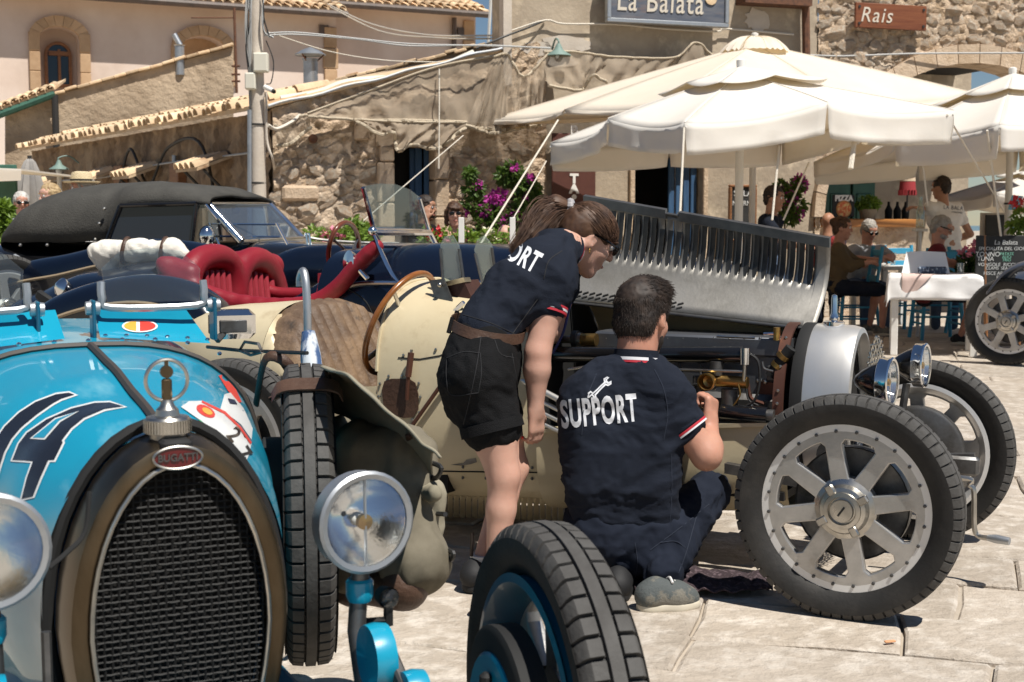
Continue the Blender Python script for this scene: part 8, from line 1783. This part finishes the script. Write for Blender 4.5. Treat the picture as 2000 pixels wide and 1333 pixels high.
wr_ = [(1147, 777), (1148, 768), (1153, 764), (1158, 767), (1180, 747), (1179, 740), (1186, 736), (1190, 738), (1185, 743), (1188, 747), (1194, 744), (1194, 751), (1187, 755), (1183, 753), (1164, 772), (1165, 778), (1160, 783), (1154, 782), (1159, 777), (1156, 773), (1150, 778)]
px_decal('wrench_print', [wr_, grow(wr_, -3.0)], shirt, mF, M['print'], shirt, .002, 6)
tp = [C_(*across(pel + V((0, .02, -.02)), .10), .125, .125), C_(hipR, hipR.lerp(knR, .5), .100, .085), C_(hipR.lerp(knR, .5), knR, .085, .068), C_(knR, anR, .064, .052), C_(hipL, knL, .1, .075), C_(knL, anL, .07, .06), C_(anR + V((0, 0, .02)), anR + V((0, 0, -.03)), .056, .055), C_(*across(pel + V((0, -.02, -.06)), .06), .09, .09)]
link('trousers', soft(tp, .009, .03, wrinkle(.026, (7, 7, 9), 31, 4)), M['navytrou'], ma)
hg = G(1268, 1192) - m0; tg = G(1362, 1186) - m0; shoe(ma, V((hg.x, hg.y, 0)), V((tg.x, tg.y, 0)), (0, 0, 1), M['shoe'], M['sole'], 1.05); hg = G(1205, 1172) - m0; shoe(ma, V((hg.x, hg.y, .0)), V((hg.x + .05, hg.y + .24, 0)), (0, 0, 1), M['shoek'], M['shoek'], 1.05)
cap_ = soft([E_(HP(hd, (0, -.014, .052)), (.089, .108, .094), hd[1]), E_(HP(hd, (0, .03, .105)), (.072, .078, .045), hd[1]), E_(HP(hd, (0, -.06, -.015)), (.078, .05, .07), hd[1]), E_(HP(hd, (0, .145, -.035)), (.13, .085, .105), hd[1], k=.012, op=-1), E_(HP(hd, (.094, .028, -.03)), (.035, .050, .06), hd[1], k=.008, op=-1), E_(HP(hd, (-.094, .028, -.03)), (.035, .050, .06), hd[1], k=.008, op=-1)], .006, .02, wrinkle(.004, (40, 40, 40), 1))
hair = link('hair', cap_, M['haird'], ma); rg = random.Random(4); locks = []
vs_ = [v.co.copy() for v in cap_.vertices]; ns_ = [v.normal.copy() for v in cap_.vertices]; fwd = hd[1] @ V((0, 1, 0)); upv = hd[1] @ V((0, 0, 1))
for i in rg.sample(range(len(vs_)), min(6000, len(vs_))):
    p, n_ = vs_[i], ns_[i]; hgt = (p - hd[0]).dot(upv); L_ = (.010 + .022 * max(0, min(1, (hgt - .04) / .09))) * rg.uniform(.6, 1.2); flow = (fwd * (.9 if hgt > .06 else .15) - upv * (.9 if hgt < .08 else .1) + V((rg.uniform(-.35, .35), rg.uniform(-.35, .35), rg.uniform(-.2, .2)))).normalized()
    locks.append([p - n_ * .002, p + (n_ * .45 + flow).normalized() * L_ * .55, p + (n_ * .32 + flow * 1.1).normalized() * L_])
strands('hair_strands', hair, locks, M['haird'], .0012, .0004, 3)
M['seam'] = mat('seam_thread', (.018, .024, .04), .9); M['seamk'] = mat('black_seam', (.022, .022, .024), .9)
for pts in (((1278, 722), (1296, 760), (1304, 810), (1296, 860)), ((1120, 1040), (1180, 1050), (1260, 1048), (1305, 1035)), ((1310, 880), (1312, 950), (1308, 1030)), ((1165, 730), (1142, 790), (1136, 850))): px_line('seam', pts, shirt, mF, M['seam'], shirt)
tro = [c for c in ma.children if c.name.startswith('trousers')][0]
for pts in (((1270, 1075), (1330, 1030), (1385, 985)), ((1240, 1060), (1245, 1100), (1240, 1130)), ((1360, 1010), (1340, 1080), (1325, 1120)), ((1290, 1060), (1320, 1058), (1340, 1072))): px_line('seam', pts, tro, mF, M['seam'], tro)
# ------------------------------------------------------------------ people of the square (smaller in view)
def figure(label, base, head_c, face, skinm, hairm, top, legs, arms, shirtm, trousm=None, hairstyle='short', glasses=False, vox=.011, sw=.17, lean=(0, 0, 0), shoem=None, beard=False, up=(0, 0, 1), torso_r=.105, sleeve=.5, seat=False):
    """head centre and limbs in world metres; the body, its clothes and hair follow"""
    base = V(base); t = thing('person', label, 'person', base); q = lambda p: V(p) - base
    hd = hframe(q(head_c), face, up); nek = hd[0] + V((-face[0] * .03, -face[1] * .03, -.17)) + V(lean) * -.06; pel = q(top); side = V((V(face).y, -V(face).x, 0)).normalized()
    if hasattr(arms, 'get') and arms.get('side'): side = V(arms['side']).normalized()
    if not legs: tp_ = V(top); legs = [(tp_ + V((0, 0, -.04)), V((tp_.x, tp_.y, tp_.z * .52)), V((tp_.x, tp_.y, .08)))]
    if len(legs) == 1: legs = [tuple(V(p) + side * .09 * s_ for p in legs[0]) for s_ in (1, -1)]
    che = pel.lerp(nek, .66); shs = [nek + V((0, 0, -.055)) + side * sw * s_ for s_ in (1, -1)]
    pr = head_prims(hd, 1.0, nek + V((0, 0, -.02))) + [C_(pel, che, torso_r * .9, torso_r * .9), C_(che, nek, torso_r * .8, .06)]
    sp_ = [C_(pel + side * .07, pel - side * .07, torso_r * 1.05, torso_r * 1.05), C_(pel.lerp(che, .5) + side * .075, pel.lerp(che, .5) - side * .075, torso_r, torso_r), C_(che + side * .09, che - side * .09, torso_r * 1.02, torso_r * 1.02), C_(shs[0], shs[1], .065, .065), C_(nek + V((0, 0, -.05)), nek + V((0, 0, -.01)), .07, .062)]
    for s_, key in ((0, 'R'), (1, 'L')):
        if key not in arms: continue
        el, wr, hdir = [q(a) if i < 2 else V(a) for i, a in enumerate(arms[key])]; pr += arm_prims(shs[s_], el, wr, 1, .046, .040, .027); pr += hand_prims(wr, hdir, (0, .2, -1), side * (-1 if s_ == 0 else 1), 1.0, (.35, .45, .4))[0]
        sp_ += [C_(shs[s_], shs[s_].lerp(el, sleeve), .068, .06)] + ([C_(shs[s_].lerp(el, sleeve), el, .06, .052), C_(el, el.lerp(wr, .8), .052, .042)] if sleeve >= 1 else [])
    tr = []
    for hp_, kn, an in legs:
        hp_, kn, an = q(hp_), q(kn), q(an)
        if trousm is None: pr += leg_prims(hp_, kn, an, 1, .075, .052, .052, .034)
        else: pr += leg_prims(hp_, kn, an, .9); tr += [C_(hp_, kn, .085, .066)] + ([C_(kn, an, .064, .054)] if trousm[1] > 1 else [])
    body = link('body', soft(pr, vox, .025), skinm, t); link('shirt', soft(sp_, vox, .04, wrinkle(.012, (8, 8, 9), base.x)), shirtm, t)
    if trousm: link('trousers', soft(tr + [C_(pel + side * .06, pel - side * .06, .115, .115), C_(pel, pel + V((0, 0, -.06)), .1, .1)], vox, .03, wrinkle(.01, (8, 8, 9), 2)), trousm[0], t)
    face_bits(hd, body, 1.0, glasses, hairm)
    if beard: link('beard', soft([E_(HP(hd, (0, .036, -.056)), (.060, .062, .062), hd[1]), E_(HP(hd, (0, .06, .03)), (.09, .09, .072), hd[1], k=.01, op=-1), E_(HP(hd, (0, -.06, -.03)), (.1, .07, .1), hd[1], k=.01, op=-1)], vox * .8, .012), hairm, body)
    hs = [E_(HP(hd, (0, -.016, .045)), (.086, .106, .096), hd[1]), E_(HP(hd, (0, -.055, -.01)), (.076, .055, .075), hd[1])]
    if hairstyle == 'bob': hs += [C_(HP(hd, (s_ * .075, 0, .03)), HP(hd, (s_ * .08, .01, -.09)), .032, .026) for s_ in (-1, 1)] + [C_(HP(hd, (-.04, .085, .07)), HP(hd, (.04, .085, .07)), .026)]; cut = [E_(HP(hd, (0, .12, -.05)), (.062, .08, .09), hd[1], k=.01, op=-1)]
    elif hairstyle == 'bun': hs += [E_(HP(hd, (0, -.10, .06)), (.05, .05, .05), hd[1])]; cut = [E_(HP(hd, (0, .13, -.045)), (.11, .085, .105), hd[1], k=.012, op=-1)]
    else: cut = [E_(HP(hd, (0, .135, -.045)), (.12, .085, .11), hd[1], k=.012, op=-1)] + [E_(HP(hd, (s_ * .094, .03, -.03)), (.035, .05, .06), hd[1], k=.008, op=-1) for s_ in (-1, 1)]
    if hairstyle != 'bald': link('hair', soft(hs + cut, vox * .8, .02, wrinkle(.020, (26, 26, 26), 3)), hairm, t)
    if shoem:
        for hp_, kn, an in legs:
            an = q(an); f = V((face[0], face[1], 0)).normalized(); shoe(t, an - f * .05 + V((0, 0, -.07)), an + f * .17 + V((0, 0, -.07)), (0, 0, 1), shoem, M['sole'])
    return t, hd, side
g = lambda px, Y: V((P(px, 440, Y).x, Y, 0))
# two at the stone house
b = g(828, 13.6); hc = P(832, 408, 13.6); figure('bearded man in black shirt sitting in the stone doorway', b, hc, (.9, -.35, -.1), M['skin3'], M['haird'], b + V((-.02, .05, .80)), [(b + V((.0, -.02, .78)), b + V((.35, -.25, .75)), b + V((.35, -.3, .2)))], {'R': (b + V((.08, -.25, 1.0)), P(832, 428, 13.35), (.1, .1, 1)), 'L': (b + V((.2, .1, .9)), b + V((.4, -.1, .95)), (1, 0, 0))}, M['blackdenim'], (M['navytrou'], 2), beard=True)
b = g(888, 13.4); hc = P(888, 420, 13.4); figure('woman with fringe and sunglasses, arms crossed, navy tee', b, hc, (.1, -1, -.05), M['skin'], M['hairb'], b + V((0, .05, .72)), [(b + V((.08, 0, .68)), b + V((.1, -.3, .66)), b + V((.1, -.3, .1))), (b + V((-.08, 0, .68)), b + V((-.1, -.3, .66)), b + V((-.1, -.3, .1)))], {'R': (P(862, 458, 13.25), P(895, 462, 13.1), (1, -.1, .1)), 'L': (P(918, 458, 13.25), P(882, 464, 13.05), (-1, -.1, .05)), 'side': (-1, 0, 0)}, M['navyshirt'], (M['jean'], 2), 'bob', True)
b = g(986, 12.4); hc = P(987, 466, 12.4); figure('bald man with pale head just behind the woman mechanic', b, hc, (.2, 1, -.2), M['skin'], M['hairg'], b + V((0, -.02, .55)), [], {}, M['greytee'], (M['jean'], 2), 'bald')
# far left man, hat behind the black car
b = g(42, 14.6); hc = P(42, 399, 14.6); figure('white-haired man in grey tee and sunglasses at far left', b, hc, (.45, -.9, -.05), M['skin2'], M['hairw'], b + V((0, 0, .86)), [(b + V((.09, 0, .82)), b + V((.09, -.02, .45)), b + V((.09, 0, .08))), (b + V((-.09, 0, .82)), b + V((-.09, -.02, .45)), b + V((-.09, 0, .08)))], {'R': (b + V((-.27, 0, 1.0)), b + V((-.27, -.08, .76)), (0, 0, -1)), 'L': (b + V((.27, .05, 1.0)), b + V((.25, -.05, .78)), (0, 0, -1)), 'side': (-.95, -.3, 0)}, M['greytee'], (M['jean'], 2), 'short', True, shoem=M['shoek'])
b = g(160, 12.2); hc = P(160, 372, 12.2); t_, hd_, sd_ = figure('person in straw hat hidden behind the black fabric top', b, hc, (-.9, -.4, 0), M['skin2'], M['hairg'], b + V((0, 0, .9)), [(b + V((.09, 0, .85)), b + V((.09, 0, .45)), b + V((.09, 0, .08)))], {}, M['white_t'], (M['jean'], 2))
hat = thing('straw_hat', 'pale straw hat showing over the black car roof', 'hat', HP((hd_[0] + b, hd_[1]), (0, 0, .07))); M['straw'] = mat('straw', (.66, .54, .34), .85, bump=.5, bs=90)
m = MB(); m.lathe([(.10, 0), (.098, .05), (.085, .09), (.05, .10), (0, .092)], (0, 0, 0), n=24); m.build('crown', M['straw'], hat); m = MB(); m.lathe([(.098, .002), (.15, -.004), (.165, .006), (.165, .01), (.098, .008)], (0, 0, 0), n=28); m.build('brim', M['straw'], hat); m = MB(); m.lathe([(.102, .004), (.1015, .03)], (0, 0, 0), n=24); m.build('hat_band', M['matblack'], hat)
b = g(95, 13.0); hc = P(97, 386, 13.0); figure('blonde person behind the rear of the black car', b, hc, (-.6, -.8, -.1), M['skin'], mat('blonde_hair', (.45, .33, .18), .6, col2=(.3, .2, .1), ns=20), b + V((0, 0, .8)), [], {}, M['white_t'], (M['jean'], 2))
# man left of the pizza poster
b = g(1510, 13.6); hc = P(1512, 389, 13.6); figure('dark-haired man in navy shirt beside the wall plants', b, hc, (.85, -.5, -.15), M['skin3'], M['haird'], b + V((-.05, .05, .85)), [(b + V((0, 0, .8)), b + V((.05, -.1, .45)), b + V((.05, 0, .08)))], {'R': (b + V((.05, -.25, 1.1)), b + V((.25, -.3, 1.0)), (1, 0, 0)), 'L': (b + V((-.1, .3, 1.1)), b + V((.2, .3, 1.0)), (1, 0, 0))}, M['navyshirt'], (M['jean'], 2), shoem=M['shoek'])
# diners
b = G(1668, 652); hc = P(1645, 447, 14.9); pv = b + V((-.06, .0, .50)); figure('woman in olive top seated sideways on the blue chair', b, hc, (.93, -.3, -.12), M['skin2'], M['hairb'], V((hc.x - .02, hc.y + .05, .56)), [(V((hc.x, hc.y - .1, .52)), V((hc.x + .42, hc.y - .25, .50)), V((hc.x + .40, hc.y - .25, .08))), (V((hc.x, hc.y + .1, .52)), V((hc.x + .42, hc.y + .05, .52)), V((hc.x + .34, hc.y + .05, .08)))], {'R': (P(1660, 520, 14.75), P(1690, 515, 14.7), (1, 0, .2)), 'L': (P(1672, 515, 15.1), P(1695, 512, 15.0), (1, 0, .1))}, M['olive_t'], (M['navytrou'], 1), 'bun', False, sleeve=1.0, shoem=M['shoe'])
b = g(1692, 15.5); hc = P(1697, 452, 15.5); figure('grey-haired man in pale linen shirt eating behind the shaded table', b, hc, (.35, -.85, -.45), M['skin2'], M['hairg'], b + V((-.05, .1, .55)), [(b + V((-.12, 0, .52)), b + V((-.1, -.4, .5)), b + V((-.1, -.4, .08))), (b + V((.1, 0, .52)), b + V((.15, -.4, .5)), b + V((.15, -.4, .08)))], {'R': (b + V((-.3, -.15, .85)), P(1708, 508, 15.1), (1, -.2, 0)), 'L': (b + V((.28, -.1, .85)), P(1722, 505, 15.15), (.6, -.6, 0)), 'side': (-1, -.15, 0)}, M['grey_t'], (M['jean'], 2), 'short', True, sleeve=.8)
b = g(1620, 16.0); hc = P(1618, 436, 16.0); figure('person with tan cap-like bald head behind the olive woman', b, hc, (.5, .8, -.1), M['skin3'], M['hairg'], b + V((0, .05, .6)), [], {}, M['floral'], (M['navytrou'], 2), 'bald')
b = g(1815, 13.7); hc = P(1838, 447, 13.7); figure('grey-bearded man in dark red shirt and sunglasses facing right', b, hc, (.86, -.32, -.38), M['skin2'], M['hairg'], b + V((-.03, .0, .54)), [(b + V((.02, -.08, .52)), b + V((.42, -.2, .50)), b + V((.30, -.15, .08))), (b + V((.02, .1, .52)), b + V((.45, .1, .5)), b + V((.5, .1, .08)))], {'R': (b + V((.1, -.25, .85)), b + V((.35, -.15, .80)), (1, .1, 0)), 'L': (b + V((.15, .2, .85)), b + V((.4, .12, .8)), (1, 0, 0))}, M['red_t'], (M['navytrou'], 1), 'short', True, beard=True, shoem=M['shoek'], torso_r=.118)
b = g(1850, 15.2); hc = P(1838, 368, 15.2); t_, hd_, sd_ = figure('waiter in white printed tee standing with his back to us', b, hc, (-.75, .62, -.12), M['skin3'], M['haird'], b + V((.0, 0, .92)), [(b + V((.1, 0, .88)), b + V((.1, 0, .48)), b + V((.1, 0, .08))), (b + V((-.1, 0, .88)), b + V((-.1, 0, .48)), b + V((-.1, 0, .08)))], {'L': (P(1812, 410, 15.25), P(1797, 408, 15.0), (-1, -.2, .2)), 'R': (b + V((.3, .1, 1.12)), b + V((.2, .3, 1.05)), (-.5, .8, 0)), 'side': (.92, .38, 0)}, M['white_t'], (M['jean'], 2), sw=.19, torso_r=.125)
wsh = [c for c in t_.children if c.name.startswith('shirt')][0]; wF = Frame(b, 0)
px_decal('shirt_print', None, wsh, wF, M['decaln'], wsh, .003, 4, px_text('LA BALATA', 1868, 407, 11, R(-4), .85, 0, .0, 1.1)); px_decal('shirt_print', None, wsh, wF, M['decaln'], wsh, .003, 4, px_text('ristorante', 1869, 415, 6, R(-4), .9))
# ------------------------------------------------------------------ dark cloth on the ground under the car, tools
M['rag'] = mat('dark_mottled_rag', (.035, .022, .026), .95, col2=(.12, .085, .095), ns=60, mix=(.5, .62), bump=.4, bs=60)
rg0 = G(1400, 1140); m = MB()
def ragf(u, v_):
    a_, b_ = G(1225 + 270 * u, 1120 + 12 * u), G(1240 + 270 * u, 1165 + 6 * math.sin(3 * u)); p = a_.lerp(b_, v_); return p - rg0 + V((.02 * noise.noise(V((u * 6, v_ * 4, 0))), .03 * noise.noise(V((u * 5, v_ * 5, 3))), .02 + .035 * abs(noise.noise(V((u * 7, v_ * 4, 7)))) + .03 * math.exp(-((u - .35) / .15) ** 2) * (1 - v_)))
m.grid(ragf, 40, 18); o = m.build('ground_cloth', M['rag'], fix=False, angle=80, loc=rg0); solidify(o, .004); tag(o, 'dark purple mottled cloth lying on the paving under the cream car', 'cloth')
o = MB(); o.box((0, 0, 0), (.035, .012, .006), Euler((0, 0, .3)).to_matrix(), bev=.002); o = o.build('paper_scrap', mat('orange_paper', (.6, .3, .15), .8), loc=G(1738, 1261) + V((0, 0, .012))); tag(o, 'tiny orange paper scrap on paving below the cream front wheel', 'scrap')
